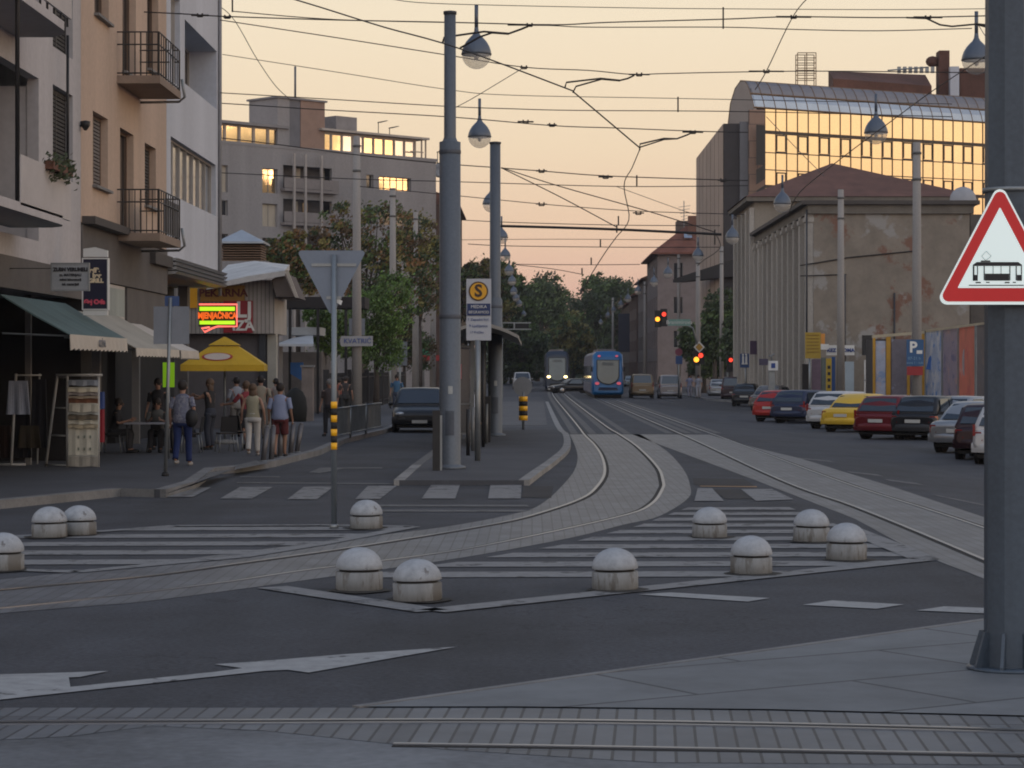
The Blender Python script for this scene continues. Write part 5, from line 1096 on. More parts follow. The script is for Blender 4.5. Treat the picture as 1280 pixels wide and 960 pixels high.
wire('heavy span wire passing behind the nearest left lamp with a bracket of insulators', [(180, 15), (240, 18), (280, 20.5), (420, 25), (565, 28), (690, 31), (760, 28), (905, 24), (990, 21), (1130, 22), (1300, 18)], 1.6, 55, ins=((250, 19, 22), (284, 21, 10), (662, 31, 55), (992, 21, 44), (1160, 21.5, 36)), hang=((290.5, -8, 15), (904, 9, 36)),
     arms=(([(553.5, 53), (555, 47), (570, 44.5), (605, 39.5), (636, 42), (650, 37), (660, 33)], 2.6), ([(575, 60), (600, 46), (615, 41), (636, 42.5)], 2.6), ([(1133, 22), (1158, 23), (1175, 31), (1190, 33), (1222, 30), (1260, 34)], 2.4), ([(1222, 31), (1262, 41)], 2.2)))
wire('beaded wire sagging just under the heavy span wire', [(290, 14), (420, 24.5), (600, 29), (690, 32), (740, 34), (905, 34), (1000, 37), (1100, 38.5), (1215, 35.5)], 1.3, 53)
wire('long wire falling from the white house edge to the middle of the sky', [(275, 25), (420, 47), (560, 69), (655, 84), (735, 88), (790, 93), (830, 92), (925, 90), (1050, 89), (1300, 92)], 1.3, 62, ins=((655, 84, 10), (799, 93, 26), (958, 89, 44)),
     arms=(([(706, 110), (708, 103), (751, 98), (775, 100.5), (785, 98), (793, 94)], 2.2), ([(716, 116), (720, 108), (752, 99), (775, 101)], 2.2)))
wire('faint wire sloping from the white house to beyond the lamp pair', [(278, 68), (420, 90), (560, 112), (640, 119), (845, 123), (1190, 130)], .9, 70, hang=((847.5, 121, 140),))
wire('beaded wire level with the lift tower roof', [(275, 116), (395, 123), (560, 133), (640, 136), (720, 138), (930, 139.5), (1190, 146)], 1.2, 71)
wire('wire crossing at the height of the second lamp with paired insulators', [(100, 119), (275, 129), (400, 137), (560, 146), (690, 157), (770, 160), (870, 164), (935, 165.5)], 1.3, 76, ins=((657, 152, 20), (690, 156, 12), (866, 165, 26)), arms=(([(799.5, 188), (800, 180), (830, 173), (846, 173.5), (858, 169), (866, 165.5)], 2), ([(800, 184), (830, 174.5), (846, 173.5)], 1.8)))
wire('wire from the apricot house to the top of the second steel pole', [(105, 162), (272, 172), (450, 194), (560, 205), (622, 209.5)], 1.3, 78)
wire('wire continuing from the second steel pole top towards the dark tower', [(626, 210), (680, 214), (760, 220), (905, 225), (935, 225.5)], 1.3, 80, ins=((677, 213.5, 14), (757, 221, 18), (904, 225, 14)))
wire('wire from the lower wall hook of the apricot house past the grey block', [(205, 213), (275, 216), (450, 224), (565, 227), (770, 233), (935, 232)], 1.1, 86, hang=((796, 219, 232.5),))
wire('wire passing behind the half hidden lamp on the second steel pole', [(450, 233), (575, 245), (625, 250), (700, 257), (800, 264), (930, 268)], 1.0, 96, ins=((677, 255, 14), (798, 266, 14)))
wire('thin wire just above the thick cable arm', [(560, 274), (640, 278), (780, 281.5), (900, 282)], 1.0, 104, hang=((773, 270, 282),))
wire('faint wire just below the thick cable arm', [(560, 300), (700, 299), (870, 300)], .7, 122)
wire('wire above the far trees with a short hanger', [(585, 305), (640, 307.5), (780, 309), (900, 309)], 1.0, 125, hang=((750.5, 299, 309),))
wire('second wire above the far trees', [(640, 330), (660, 330.5), (740, 331), (800, 330.5)], .9, 150, hang=((739, 322, 331),))
wire('lowest wire above the far trees, sloping to the right', [(645, 331), (690, 336), (728, 343)], .9, 160, hang=((727.5, 335, 343),))
wire('thick black cable arm reaching from the second steel pole over the street', [(625, 282.5), (700, 284.5), (775, 287), (840, 290), (902, 293)], 3.4, 78, hang=((771, 281, 291), (893.5, 287, 306)))
wire('upper diagonal stay from the second pole to the right end of the thick arm', [(627, 209.5), (700, 233), (810, 264), (893, 290)], 1.3, 78)
wire('lower diagonal stay from the second pole to the middle of the thick arm', [(627, 210), (700, 246), (771, 284)], 1.3, 78)
wire('curving contact wire over the left track, bending at the two pull arms', [(330, -12, 27), (400, 9, 30), (480, 34, 33.6), (575, 61, 36.5), (717, 114, 41)], 2.0)
wire('contact wire stretch from the pull arms down to the second bend', [(717, 115, 41), (800, 185, 52)], 1.9)
wire('zigzag contact wire going far along the left track', [(800, 186, 52), (790, 210, 58), (780, 233, 63), (786, 275, 75), (770, 297, 88), (755, 318, 102), (738, 345, 128), (725, 368, 160)], 1.3)
wire('contact wire over the right track crossing the upper sky', [(1018, -10, 32), (991, 21, 34), (958, 89, 41), (944, 112, 44)], 1.3)
wire('contact wire slanting in front of the golden glass', [(1260, 52, 36), (1168, 112, 43), (1112, 153, 49), (1053, 197, 57), (1000, 240, 68), (985, 268, 78)], 1.3)
wire('stay wire crossing the pale side wall of the dark tower', [(893, 290, 80), (900, 310, 90), (880, 325, 110), (872, 332, 120)], 1.1)
wire('thin drooping wire from the white house to the lift tower', [(262, 0, 74), (275, 8, 76), (295, 28, 80), (322, 75, 100), (345, 108, 130), (362, 124, 160)], 1.0)
wire('stay wire from the warning-side lamp to the golden front', [(1222, 30, 62), (1245, 62, 55), (1262, 52, 52)], 1.0)
wire('pair-forming stay on the golden front, upper', [(958, 146, 150), (1000, 190, 140), (1030, 220, 130)], .9)
wire('short link between the first steel pole and the long falling wire', [(570, 134, 60), (594, 121, 61), (652, 86, 62)], 1.0)
wire('thin wires along the far wire line toward the corner house', [(770, 233, 100), (850, 262, 120), (870, 268, 130)], .8)
# ================================================================== TRAFFIC LIGHTS AND RIGHT SIDE SIGNS
lr = mat('signal_red', (.5, .02, .02), .4, var=0, emit=(1, .06, .03), es=1.6); la = mat('signal_amber', (.6, .3, .02), .4, var=0, emit=(1, .36, .03), es=2.4); loff = mat('signal_off', (.03, .035, .03), .4, var=0)
def signal(lab, Y, parts, lenses, post=None):
    t = thing('traffic_light', lab, 'traffic light', W(parts[0][0], parts[0][3], Y))
    for x0, x1, y0, y1 in parts:
        a, c = W(x0, y0, Y), W(x1, y1, Y); b = MB().use(blackm); b.box(a.x, c.x, Y, Y+.25, c.z, a.z); b.build('housing', None, t)
    for px, py, r, m in lenses:
        disc(m, px, py, r, Y-.03, .028, 'lens', t)
        if m is not loff:
            c = W(px, py, Y); b = MB().use(blackm); rr = (r+.6)*Y/F; b.grid([[c+Vector((rr*cos(a), -.02, rr*sin(a))) for a in [pi*k/8 for k in range(9)]], [c+Vector((rr*cos(a), -.25, rr*sin(a))) for a in [pi*k/8 for k in range(9)]]], False, False); b.build('visor', None, t)
    if post: b = MB().use(galv); b.tube([W(q[0], q[1], Y+.3) for q in post], .07, 7); b.build('post', None, t)
    return t
signal('upper traffic light with glowing amber and red lenses hung under the green street plate', 186, [(818.5, 826.5, 388, 409), (825.5, 834, 386, 408)], [(822, 399, 2.9, la), (830, 392.8, 2.7, lr), (822, 405.5, 2.3, loff), (830, 400.5, 2.3, loff)], [(826, 402), (850, 402), (866, 410), (871.5, 430)])
signal('lower traffic light with glowing amber and red lenses on the warm lit pole', 187, [(866.5, 874.5, 438, 457), (872.5, 880.5, 436, 455)], [(870.5, 449.5, 3.3, la), (876, 444.3, 3, lr), (870.5, 454.8, 1.6, loff)])
signal('small traffic light glowing red beside the blue pedestrian sign', 176, [(908.5, 917, 445, 465)], [(913.5, 450, 2.5, lr), (913.5, 457, 2.1, loff)], [(909.5, 494), (909.5, 450)])
t = board('street_plate', 'pale green street name plate on the curved arm beside the upper traffic light', 'sign', (835, 399), (863, 407), 185, mat('plate_green', (.20, .36, .31), .6, var=.1), .06, edge=galv); text('Branimirova', 'lettering', inkw, t, W(849, 403, 184.97), .42)
t = thing('priority_sign', 'small yellow diamond sign above the lower traffic light', 'sign', W(874, 441, 186.4)); 
b = MB().use(white); b.extr([W(x, y, 186.4) for x, y in ((874, 426.5), (881, 434), (874, 441), (867, 434))], (0, .05, 0)); b.build('plate', None, t); b = MB().use(mat('sign_yellow_dull', (.45, .25, .04), .5)); b.extr([W(x, y, 186.36) for x, y in ((874, 429), (878.7, 434), (874, 438.7), (869.3, 434))], (0, .03, 0)); b.build('centre', None, t)
t = thing('road_sign', 'round dark red no parking sign over a blue plate left of the lower traffic light', 'sign', (W(848, 0, 185).x, 185, 0)); disc(mat('sign_dim_red', (.16, .03, .06), .5), 848.5, 440, 4.6, 185, .05, 'disc', t); b = MB().use(bluep); a, c = W(844.5, 445, 185), W(853, 455, 185); b.box(a.x, c.x, 185, 185.05, c.z, a.z); b.build('plate', None, t); b = MB().use(galv); b.tube([(W(848.5, 0, 185.1).x, 185.1, 0), W(848.5, 440, 185.1)], .06, 6); b.build('post', None, t)
t = thing('road_sign', 'blue square sign with two white figures on a grey post before the pilasters', 'sign', (W(930.5, 0, 150).x, 150, -.02)); a, c = W(925, 442, 150), W(936.5, 459.5, 150); b = MB().use(bluep); b.box(a.x, c.x, 150, 150.05, c.z, a.z); b.build('plate', None, t)
b = MB().use(white)
for px in (928.8, 932.8): e = W(px, 450, 149.97); b.obox(e, (.06, 0, 0), (0, .015, 0), (0, 0, .25)); b.ball((e.x, 149.97, e.z+.33), .07, .02, .07, 8); b.extr([(e.x-.1, 149.96, e.z-.28), (e.x+.1, 149.96, e.z-.28), (e.x+.03, 149.96, e.z), (e.x-.03, 149.96, e.z)], (0, .02, 0))
b.build('figures', None, t); b = MB().use(galv); b.tube([(W(932, 0, 150.1).x, 150.1, -.02), W(932, 445, 150.1)], .07, 6); b.build('post', None, t)
t = thing('parking_machine', 'slim grey ticket machine with a white square picture panel and a curved top', 'ticket machine', (W(966, 0, 128).x, 128, -.1)); a, c = W(960.5, 451, 128), W(972.5, 463, 128); b = MB().use(white); b.box(a.x, c.x, 128, 128.1, c.z, a.z); b.build('panel', None, t); b = MB().use(inkb); a2, c2 = W(964, 454, 128), W(969, 460, 128); b.box(a2.x, c2.x, 127.97, 127.999, c2.z, a2.z); b.build('panel_mark', None, t)
b = MB().use(galv); b.box(W(961.5, 0, 128).x, W(969, 0, 128).x, 128.12, 128.5, -.1, c.z+.1); b.build('cabinet', None, t); b = MB().use(galv); b.tube([W(964.5, 451, 128.1), W(964.5, 444, 128.1), W(961, 445.5, 128.1)], .05, 6); b.tube([W(964.5, 444, 128.1), W(968.5, 442.5, 128.1)], .05, 6); b.build('top_arm', None, t)
board('wall_sign', 'small dark violet sign left of the ticket machine', 'sign', (949, 448.5), (960, 456.5), 127.9, mat('sign_violet', (.06, .05, .09), .6, var=.15), .08)
board('wall_sign', 'dark violet square sign high on the left pilasters', 'sign', (937.5, 426), (946, 443), 160.5, mat('sign_violet2', (.07, .04, .085), .6, var=.2), .1)
t = board('notice_board', 'ochre yellow notice board with faint lines on the corner of the pilaster building', 'sign', (1006.5, 415.5), (1026, 448), 122, mat('board_ochre', (.36, .24, .025), .6, var=.12), .1)
b = MB().use(mat('board_ochre_line', (.22, .13, .02), .7))
for k in range(6): a, c = W(1008, 418.5+k*4.2, 122), W(1024, 419.7+k*4.2, 122); b.box(a.x, c.x, 121.985, 121.999, c.z, a.z)
b.build('printed_lines', None, t); b = MB().use(mat('sign_orange')); a, c = W(1026.2, 417, 122.1), W(1031, 430, 122.1); b.box(a.x, c.x, 122.05, 122.1, c.z, a.z); b.build('side_strip', None, t)
b = MB().use(galv); b.tube([(W(1012, 0, 122.1).x, 122.15, -.1), W(1012, 440, 122.15)], .05, 6); b.build('post', None, t)
t = board('shop_board', 'white shop board with blue letters passing behind a concrete pole', 'sign', (1033, 431.5), (1068, 444), 127, white, .1); text('KEZ', 'lettering', inkb, t, W(1039.5, 438, 126.97), .27, bold=.01); text('OMA', 'lettering', inkb, t, W(1061, 438, 126.97), .27, bold=.01)
board('shop_board', 'narrow white board overlapping the top left of the lettered shop board', 'sign', (1025, 430), (1036, 437), 126.6, white, .08)
t = board('totem_sign', 'narrow yellow vertical sign with dark marks below the white shop board', 'sign', (1033, 448), (1039.5, 491), 126, mat('board_ochre2', (.5, .33, .03), .6, var=.15), .2)
b = MB().use(ink)
for k in range(4): a, c = W(1034.5, 457+k*8, 126), W(1038, 461+k*8, 126); b.box(a.x, c.x, 125.98, 125.999, c.z, a.z)
b.build('marks', None, t)
# shop fronts along the foot of the plaster wall
t = thing('lean_to', 'row of shabby kiosk doors and posters under the flaking plaster wall', 'lean-to', (18, 130, -.1))
for x0, x1, y0, y1, m in ((1003, 1012, 455, 492, shopdark), (1015, 1026, 449, 492, mat('poster_violet', (.13, .09, .12), .7, var=.3)), (1027, 1033, 447, 492, mat('poster_green_grey', (.10, .12, .11), .7, var=.3)), (1039.7, 1044, 446, 492, bluep), (1054, 1067.5, 452, 494, mat('door_pale_blue', (.35, .42, .47), .6, var=.1)), (1078, 1090.5, 419, 444, blackm)):
    a, c = W(x0, y0, 129.5), W(x1, y1, 129.5); b = MB().use(m); b.box(a.x, c.x, 129.5, 129.7, max(c.z, -.1), a.z); b.build('panel', None, t)
b = MB().use(white); 
for x0, x1, y0, y1 in ((1080.5, 1082, 451, 495), (1080.5, 1093, 450, 451.6), (1080.5, 1093, 474.5, 476)): a, c = W(x0, y0, 129.3), W(x1, y1, 129.3); b.box(a.x, c.x, 129.3, 129.45, c.z, a.z)
b.build('door_frame', None, t)
# kiosk with yellow frames
YY = 121.0; t = thing('kiosk', 'kiosk with orange yellow frames and pale posters behind the red and black cars', 'kiosk', (W(1125, 0, YY).x, YY, -.1))
og = mat('frame_orange_yellow', (.50, .26, .02), .55, var=.15)
b = MB().use(mat('kiosk_inside', (.05, .045, .045), .8)); a, c = W(1091, 424, YY), W(1160, 500, YY); b.box(a.x, c.x, YY+.05, YY+2.5, -.1, a.z); b.build('body', None, t)
for x0, x1, y0, y1 in ((1091, 1094, 421, 497), (1107.5, 1113, 420, 500), (1150.5, 1156.5, 416, 500), (1133.5, 1137, 468, 500)): a, c = W(x0, y0, YY), W(x1, y1, YY); b = MB().use(og); b.box(a.x, c.x, YY-.1, YY+.048, -.1, a.z); b.build('frame_post', None, t)
b = MB().use(mat('frame_pale', (.42, .36, .25), .6)); b.extr([W(1091, 419, YY-.12), W(1158, 413.5, YY-.12), W(1158, 417, YY-.12), W(1091, 422.5, YY-.12)], (0, .3, 0)); b.build('roof_edge', None, t)
po = patchmat('poster_pale', [(.42, .45, .54), (.25, .33, .50), (.48, .42, .44)], .9, thr=.55, rough=.6); po2 = patchmat('poster_grey', [(.17, .15, .17), (.28, .28, .34), (.28, .2, .2)], .9, thr=.58, rough=.6)
for x0, x1, y0, y1, m in ((1094.5, 1107, 426, 494, po), (1114, 1150, 424, 494, po2)):
    a, c = W(x0, y0, YY), W(x1, y1, YY); b = MB().use(m); b.box(a.x, c.x, YY-.02, YY+.045, c.z, a.z); pp = b.build('poster', None, t); b = MB().use(white); b.box(a.x, c.x, YY-.06, YY-.021, c.z-.12, c.z+.02); b.build('sill', None, t)
# hoarding running away from the camera
t = thing('hoarding', 'long hoarding of four tall posters in blue, grey violet, red and dark colours', 'hoarding', (18.5, 104, -.1))
hp = [((1157, 1177), patchmat('poster_blue', [(.36, .42, .54), (.06, .20, .50), (.52, .54, .58)], .8, thr=.52, rough=.5)), ((1179, 1197), patchmat('poster_violet_grey', [(.24, .20, .27), (.09, .09, .20), (.34, .22, .22)], .9, thr=.56, rough=.5)), ((1199, 1218.5), patchmat('poster_red', [(.58, .13, .08), (.48, .06, .06), (.58, .30, .26)], .35, thr=.6, rough=.5)), ((1221, 1262), patchmat('poster_dark', [(.10, .095, .11), (.06, .06, .08), (.16, .12, .10)], .7, thr=.58, rough=.5))]
def hY(px): return 121-(px-1157)*.21
def htop(px): return 413.5-(px-1157)*.135
for (x0, x1), m in hp:
    q = []
    for px in (x0, x1): Y = hY(px); q.append((W(px, htop(px)+2, Y), Vector((W(px, 0, Y).x, Y, -.1))))
    b = MB().use(m); b.extr([q[0][0], q[1][0], q[1][1], q[0][1]], (.02, .08, 0)); b.build('poster', None, t)
for px in (1157, 1178, 1198, 1219.8, 1262): Y = hY(px)-.12; b = MB().use(galv); c = W(px, htop(px), Y); b.box(c.x-.05, c.x+.05, Y, Y+.1, -.1, c.z); b.build('frame_post', None, t)
b = MB().use(mat('frame_pale')); b.extr([W(1157, htop(1157)-1, hY(1157)-.1), W(1262, htop(1262)-1, hY(1262)-.1), W(1262, htop(1262)+2, hY(1262)-.1), W(1157, htop(1157)+2, hY(1157)-.1)], (0, .1, 0)); b.build('top_rail', None, t)
# surfboard like shape and oval on the posters
b = MB().use(mat('poster_oval_pale', (.4, .42, .44), .6)); Y = hY(1205)-.14; b.extr([W(1205.5+2.6*cos(2*pi*k/20), 453+17*sin(2*pi*k/20), Y) for k in range(20)], (0, .03, 0)); b.build('poster_oval', None, t)
b = MB().use(mat('poster_kite_blue', (.04, .14, .42), .5)); Y = hY(1163)-.14; b.extr([W(x, y, Y) for x, y in ((1157.5, 462), (1161, 448), (1167, 438), (1170, 440), (1169, 452), (1163, 462))], (0, .03, 0)); b.build('poster_shape', None, t)
# parking sign on the nearest right pole
YP = 97.6; t = thing('parking_sign', 'blue parking board with a white P and a red strip on a concrete pole', 'sign', W(1144, 470, YP))
a, c = W(1133, 424.5, YP), W(1154.5, 457.5, YP); b = MB().use(mat('board_blue', (.02, .09, .22), .5, var=.05)); b.box(a.x, c.x, YP-.06, YP, c.z, a.z); b.build('board', None, t)
a, c = W(1133.5, 458.2, YP), W(1153.5, 469, YP); b = MB().use(mat('board_red', (.30, .015, .02), .5)); b.box(a.x, c.x, YP-.05, YP, c.z, a.z); b.build('red_strip', None, t)
text('P', 'lettering', inkw, t, W(1141.5, 434.5, YP-.07), .62, bold=.02); b = MB().use(white); a, c = W(1145.5, 438, YP), W(1152.5, 442.3, YP); b.box(a.x, c.x, YP-.08, YP-.061, c.z, a.z); b.build('ticket_symbol', None, t)
text('07-21 h', 'lettering', mat('lettering_pale_blue', (.2, .35, .5), .5, var=0), t, W(1143, 448, YP-.07), .17); text('zona 1 - sub', 'lettering', mat('lettering_pale_blue'), t, W(1143.5, 453.5, YP-.07), .14)
# notice on a stand, lime green, by the café
t = board('notice_board', 'bright lime green notice sheet behind the grey square sign post', 'sign', (203.5, 453), (218, 484), 53, mat('lime_sheet', (.30, .62, .01), .6, var=.05, emit=(.3, .7, 0), es=.12), .02)  # sheet is given a faint emission so it looks brighter
b = MB().use(galv); c = W(211, 484, 53.03); b.tube([(c.x, 53.05, .13), (c.x, 53.05, c.z)], .02, 6); b.build('stand', None, t)
# ================================================================== CARS
tailm = mat('tail_lamp_red', (.22, .012, .012), .25, var=.05); headm = mat('head_lamp_glass', (.5, .52, .55), .15, .4, var=0); platem = mat('number_plate', (.55, .55, .52), .5, var=.05); bump_d = mat('bumper_dark_plastic', (.03, .03, .033), .6)
def carpaint(n, c=None, metal=.25): return mat('car_paint_'+n, c, .28, metal, var=.06, scale=1.2)
def car(lab, cat, grp, px, py, a, paint, style='hatch', L_=4.1, Wd=1.7, H_=1.42, cx=None, Y=None, dbump=False, faces='rear', lights=None, name='parked_car', lampm=None):
    """px,py: photo pixel of the ground under the near end's left corner; a: heading in degrees right of the street axis"""
    z0 = -.15 if px > 880 else 0
    a = a+9 if name == 'parked_car' and px > 930 else a
    p = G(px, py, z0) if Y is None else Vector(((px-CX)*Y/F, Y, z0)); p.z = gz(p.x)
    A = R(a); f = Vector((sin(A), cos(A), 0)); r = Vector((cos(A), -sin(A), 0))
    c = p+r*Wd/2+f*(L_/2) if faces == 'rear' else p-r*Wd/2-f*(L_/2)
    t = thing(name, lab, cat, c, -A, grp); hw = Wd/2; bz = H_*.60
    van = style in ('van', 'mpv')
    st = {'sedan': [(-.5, .40, .84, .84), (-.485, .32, .98, .94), (-.43, .27, 1.04, .99)], 'hatch': [(-.5, .40, .84, .86), (-.485, .32, .95, .95), (-.44, .27, 1.0, .99)]}['sedan' if style == 'sedan' else 'hatch']
    st = st+[(-.3, .25, 1.0, 1), (0, .25, 1.0, 1), (.22, .25, .99, 1), (.33, .25, .93, .99), (.43, .26, .84, .96), (.48, .30, .74, .90), (.5, .38, .62, .80)]
    b = MB().use(paint); b.smooth = True; rings = []
    for yf, zl, zt, wf in st:
        y = yf*L_; zt = zt*bz; w_ = hw*wf; rg = [(w_*.8, zl), (w_*.95, zl+.06), (w_*1.0, zl+(zt-zl)*.4), (w_*.985, zl+(zt-zl)*.75), (w_*.94, zt-.03), (w_*.78, zt+.01), (w_*.3, zt+.025)]
        rings.append([(x, y, z) for x, z in rg]+[(-x, y, z) for x, z in rg[::-1]])
    b.grid(rings); b.smooth = False
    B_ = b.build('body', None, t, True)
    if style == 'sedan': y0, y1, y2, y3 = -L_*.5+.62, -L_*.5+1.25, L_*.08, L_*.5-1.05
    elif style == 'hatch': y0, y1, y2, y3 = -L_*.5+.12, -L_*.5+.55, L_*.06, L_*.5-1.05
    elif style == 'wagon': y0, y1, y2, y3 = -L_*.5+.10, -L_*.5+.45, L_*.06, L_*.5-1.2
    else: y0, y1, y2, y3 = -L_*.5+.06, -L_*.5+.28, L_*.16, L_*.5-.75
    hb, ht = hw*.93, hw*(.74 if not van else .80); zr = H_
    b = MB().use(paint); b.smooth = True; rings = []
    ym = (y1+y2)/2
    for y, z, k in ((y0, bz-.01, 0), ((y0+y1)/2-.02, bz+(zr-bz)*.52, .5), (y1, zr-.05, .95), (y1+.18, zr-.012, 1), (ym, zr, 1), (y2-.1, zr-.02, 1), (y2+.06, zr-.07, .92), ((y2+y3)/2, bz+(zr-bz)*.48, .5), (y3, bz-.01, 0)):
        w_ = hb+(ht-hb)*k; rings.append([(hb, y, bz-.04), ((hb+w_)/2+.012, y, (bz+z)/2), (w_, y, z-.035 if k else z), (w_*.86, y, z), (0, y, z+.015), (-w_*.86, y, z), (-w_, y, z-.035 if k else z), (-(hb+w_)/2-.012, y, (bz+z)/2), (-hb, y, bz-.04)])
    b.grid(rings); b.build('cabin', None, t, True)
    def pane(nm, q, n_):
        n_ = Vector(n_).normalized(); q = [Vector(v)+n_*.03 for v in q]; k = MB().use(carglass); k.extr(q, -n_*.012); return k.build(nm, None, t, True)
    z1, z2 = bz+.06, zr-.10
    def sx(z): return hb+(ht-hb)*max(0, (z-bz))/(zr-bz)
    n_ = Vector((0, -(zr-bz), (y1-y0)))
    pane('rear_window', [(-sx(z1)*.86, y0+(y1-y0)*.08, z1), (sx(z1)*.86, y0+(y1-y0)*.08, z1), (sx(z2)*.84, y1-.03, z2), (-sx(z2)*.84, y1-.03, z2)], n_)
    pane('windscreen', [(sx(z1)*.88, y3-(y3-y2)*.1, z1), (-sx(z1)*.88, y3-(y3-y2)*.1, z1), (-sx(z2)*.86, y2+.09, z2), (sx(z2)*.86, y2+.09, z2)], (0, (zr-bz), (y3-y2)))
    ysp = (y1+y2)/2+.05
    for s in (1, -1):
        def Q(y, z): return (s*(sx(z)+.012), y, z)
        e = .3*(y1-y0)
        pane('side_window', [Q(ysp+.05, z1), Q(y3-.28, z1), Q(y2+.02, z2), Q(ysp+.05, z2)], (s, 0, .25)); pane('side_window', [Q(y0+.22+e, z1), Q(ysp-.05, z1), Q(ysp-.05, z2), Q(y1+.12, z2)], (s, 0, .25))
        k = MB().use(paint); k.ball((s*(hw+.07), y3-.28, bz+.06), .09, .06, .065, 8); k.build('mirror', None, t, True)
        for yw in (-L_*.31, L_*.31):
            k = MB().use(black); yy = Vector((0, yw, .31))
            k.tube([(s*(hw-.20), yw, .31), (s*(hw-.03), yw, .31), (s*(hw-.008), yw, .31)], [.315, .315, .285], 18); w_ = k.build('wheel', None, t, True)
            k = MB().use(chrome); k.tube([(s*(hw-.05), yw, .31), (s*(hw-.002), yw, .31), (s*(hw+.004), yw, .31)], [.20, .20, .07], 14); o_ = k.build('rim', None, t, True); o_.parent = w_
            k = MB().use(black); k.tube([(s*(hw-.14), yw, .33), (s*(hw*.992), yw, .33)], .38, 18); k.build('wheel_arch', None, t, True)
        zt = bz*.80
        k = MB().use(tailm); k.grid([[(s*(hw*.66), -L_/2-.005, zt-.12), (s*hw*.90, -L_/2+.03, zt-.12), (s*hw*.97, -L_/2+.16, zt-.12)], [(s*(hw*.70), -L_/2+.015, zt+.10), (s*hw*.90, -L_/2+.045, zt+.10), (s*hw*.965, -L_/2+.17, zt+.10)]], False, False)
        if van or style == 'wagon': k.box(min(s*hw*.88, s*hw*.945), max(s*hw*.88, s*hw*.945), -L_/2+.04, -L_/2+.10, bz*.8, bz*1.12)
        k.build('tail_lamp', None, t, True)
        k = MB().use(lampm or headm); k.ball((s*hw*.70, L_/2-.10, bz*.70), .17, .09, .075, 10); k.build('headlamp', None, t, True)
    for s, nm in ((-1, 'rear_bumper'), (1, 'front_bumper')):
        k = MB().use(bump_d if dbump else paint); yb = s*L_/2; k.smooth = True
        k.grid([[(x*hw*1.0, yb+s*(.05-abs(x)**3*.16), z) for x in (-1, -.8, -.4, 0, .4, .8, 1)] for z in (.30, .32)]+[[(x*hw*1.0, yb+s*(.075-abs(x)**3*.17), z) for x in (-1, -.8, -.4, 0, .4, .8, 1)] for z in (.36, .50)]+[[(x*hw*.98, yb+s*(.01-abs(x)**3*.14), .54) for x in (-1, -.8, -.4, 0, .4, .8, 1)]], False, False)
        k.build(nm, None, t, True)
        k = MB().use(platem); z = .62 if s < 0 else .38; k.box(-.26, .26, yb+s*.085-.008 if s > 0 else yb-.045, yb+s*.085+.008 if s > 0 else yb-.025, z-.055, z+.055); k.build('number_plate', None, t, True)
    k = MB().use(bump_d); k.box(-.5, .5, L_/2+.06, L_/2+.08, .42, .55); k.build('grille', None, t, True)
    k = MB().use(black); k.box(-hw*.85, hw*.85, -L_*.45, L_*.45, .16, .24); k.build('underbody', None, t, True)
    return t
GP = 'cars parked at an angle on the right'
car('red hatchback parked farthest back of the colourful angled cars', 'car', GP, 939, 527, 24, carpaint('red', (.40, .03, .025)), 'hatch', 3.9, 1.66, 1.38)
car('dark blue estate car parked between the red and the white cars', 'car', GP, 961, 529, 26, carpaint('navy', (.025, .035, .075)), 'wagon', 4.5, 1.74, 1.42)
car('white estate car parked left of the yellow one', 'car', GP, 1006, 536, 24, carpaint('white', (.55, .55, .55), .1), 'wagon', 4.3, 1.72, 1.45)
car('yellow saloon car parked in the middle of the angled row', 'car', GP, 1024, 540, 24, carpaint('yellow', (.72, .46, .045), .05), 'sedan', 4.3, 1.72, 1.40)
car('dark red estate car parked right of the yellow one', 'car', GP, 1065, 549, 27, carpaint('maroon', (.16, .018, .022)), 'wagon', 4.4, 1.74, 1.44)
car('black hatchback parked beside the dark red estate', 'car', GP, 1111, 550, 22, carpaint('black', (.02, .021, .024)), 'hatch', 3.8, 1.66, 1.44, dbump=True)
car('silver hatchback showing only its roof behind the black hatchback', 'car', GP, 1152, 549, 26, carpaint('silver', (.36, .37, .38), .6), 'hatch', 4.0, 1.7, 1.42)
car('silver saloon car parked with its boot towards the foreground mast', 'car', GP, 1158, 566, 24, carpaint('silver'), 'sedan', 4.4, 1.72, 1.41)
car('dark maroon hatchback squeezed between the silver saloon and the white car', 'car', GP, 1190, 575, 10, carpaint('black_red', (.035, .014, .018)), 'hatch', 3.9, 1.66, 1.42)
car('white car half hidden behind the foreground mast', 'car', GP, 1213, 581, 12, carpaint('white'), 'wagon', 4.2, 1.72, 1.45)
G2 = 'cars parked along the kerb farther back on the right'
car('silver estate car parked at the kerb beneath the small red traffic light', 'car', G2, 886, 497, 3, carpaint('silver'), 'wagon', 4.4, 1.7, 1.5)
car('dark off-road car with a pale roof parked at the kerb', 'car', G2, 901, 501, 5, carpaint('dark_violet', (.05, .035, .045)), 'van', 4.5, 1.8, 1.75)
car('small black car parked at the kerb before the dark off-road car', 'car', G2, 914, 508, 12, carpaint('black'), 'hatch', 3.7, 1.6, 1.42)
car('grey saloon car parked at the kerb just behind the red hatchback', 'car', G2, 935, 514, 14, carpaint('tan_grey', (.18, .17, .16), .5), 'sedan', 4.3, 1.68, 1.42)
G3 = 'cars driving on the street'
car('tan people carrier driving away beside the blue tram', 'car', G3, 788.5, 497, 0, carpaint('tan', (.22, .17, .11), .4), 'van', 4.1, 1.80, 1.82, name='car')
car('light grey van driving away right of the tan people carrier', 'car', G3, 823.5, 496, 1, carpaint('light_grey', (.30, .29, .30), .4), 'van', 4.2, 1.85, 1.86, name='car')
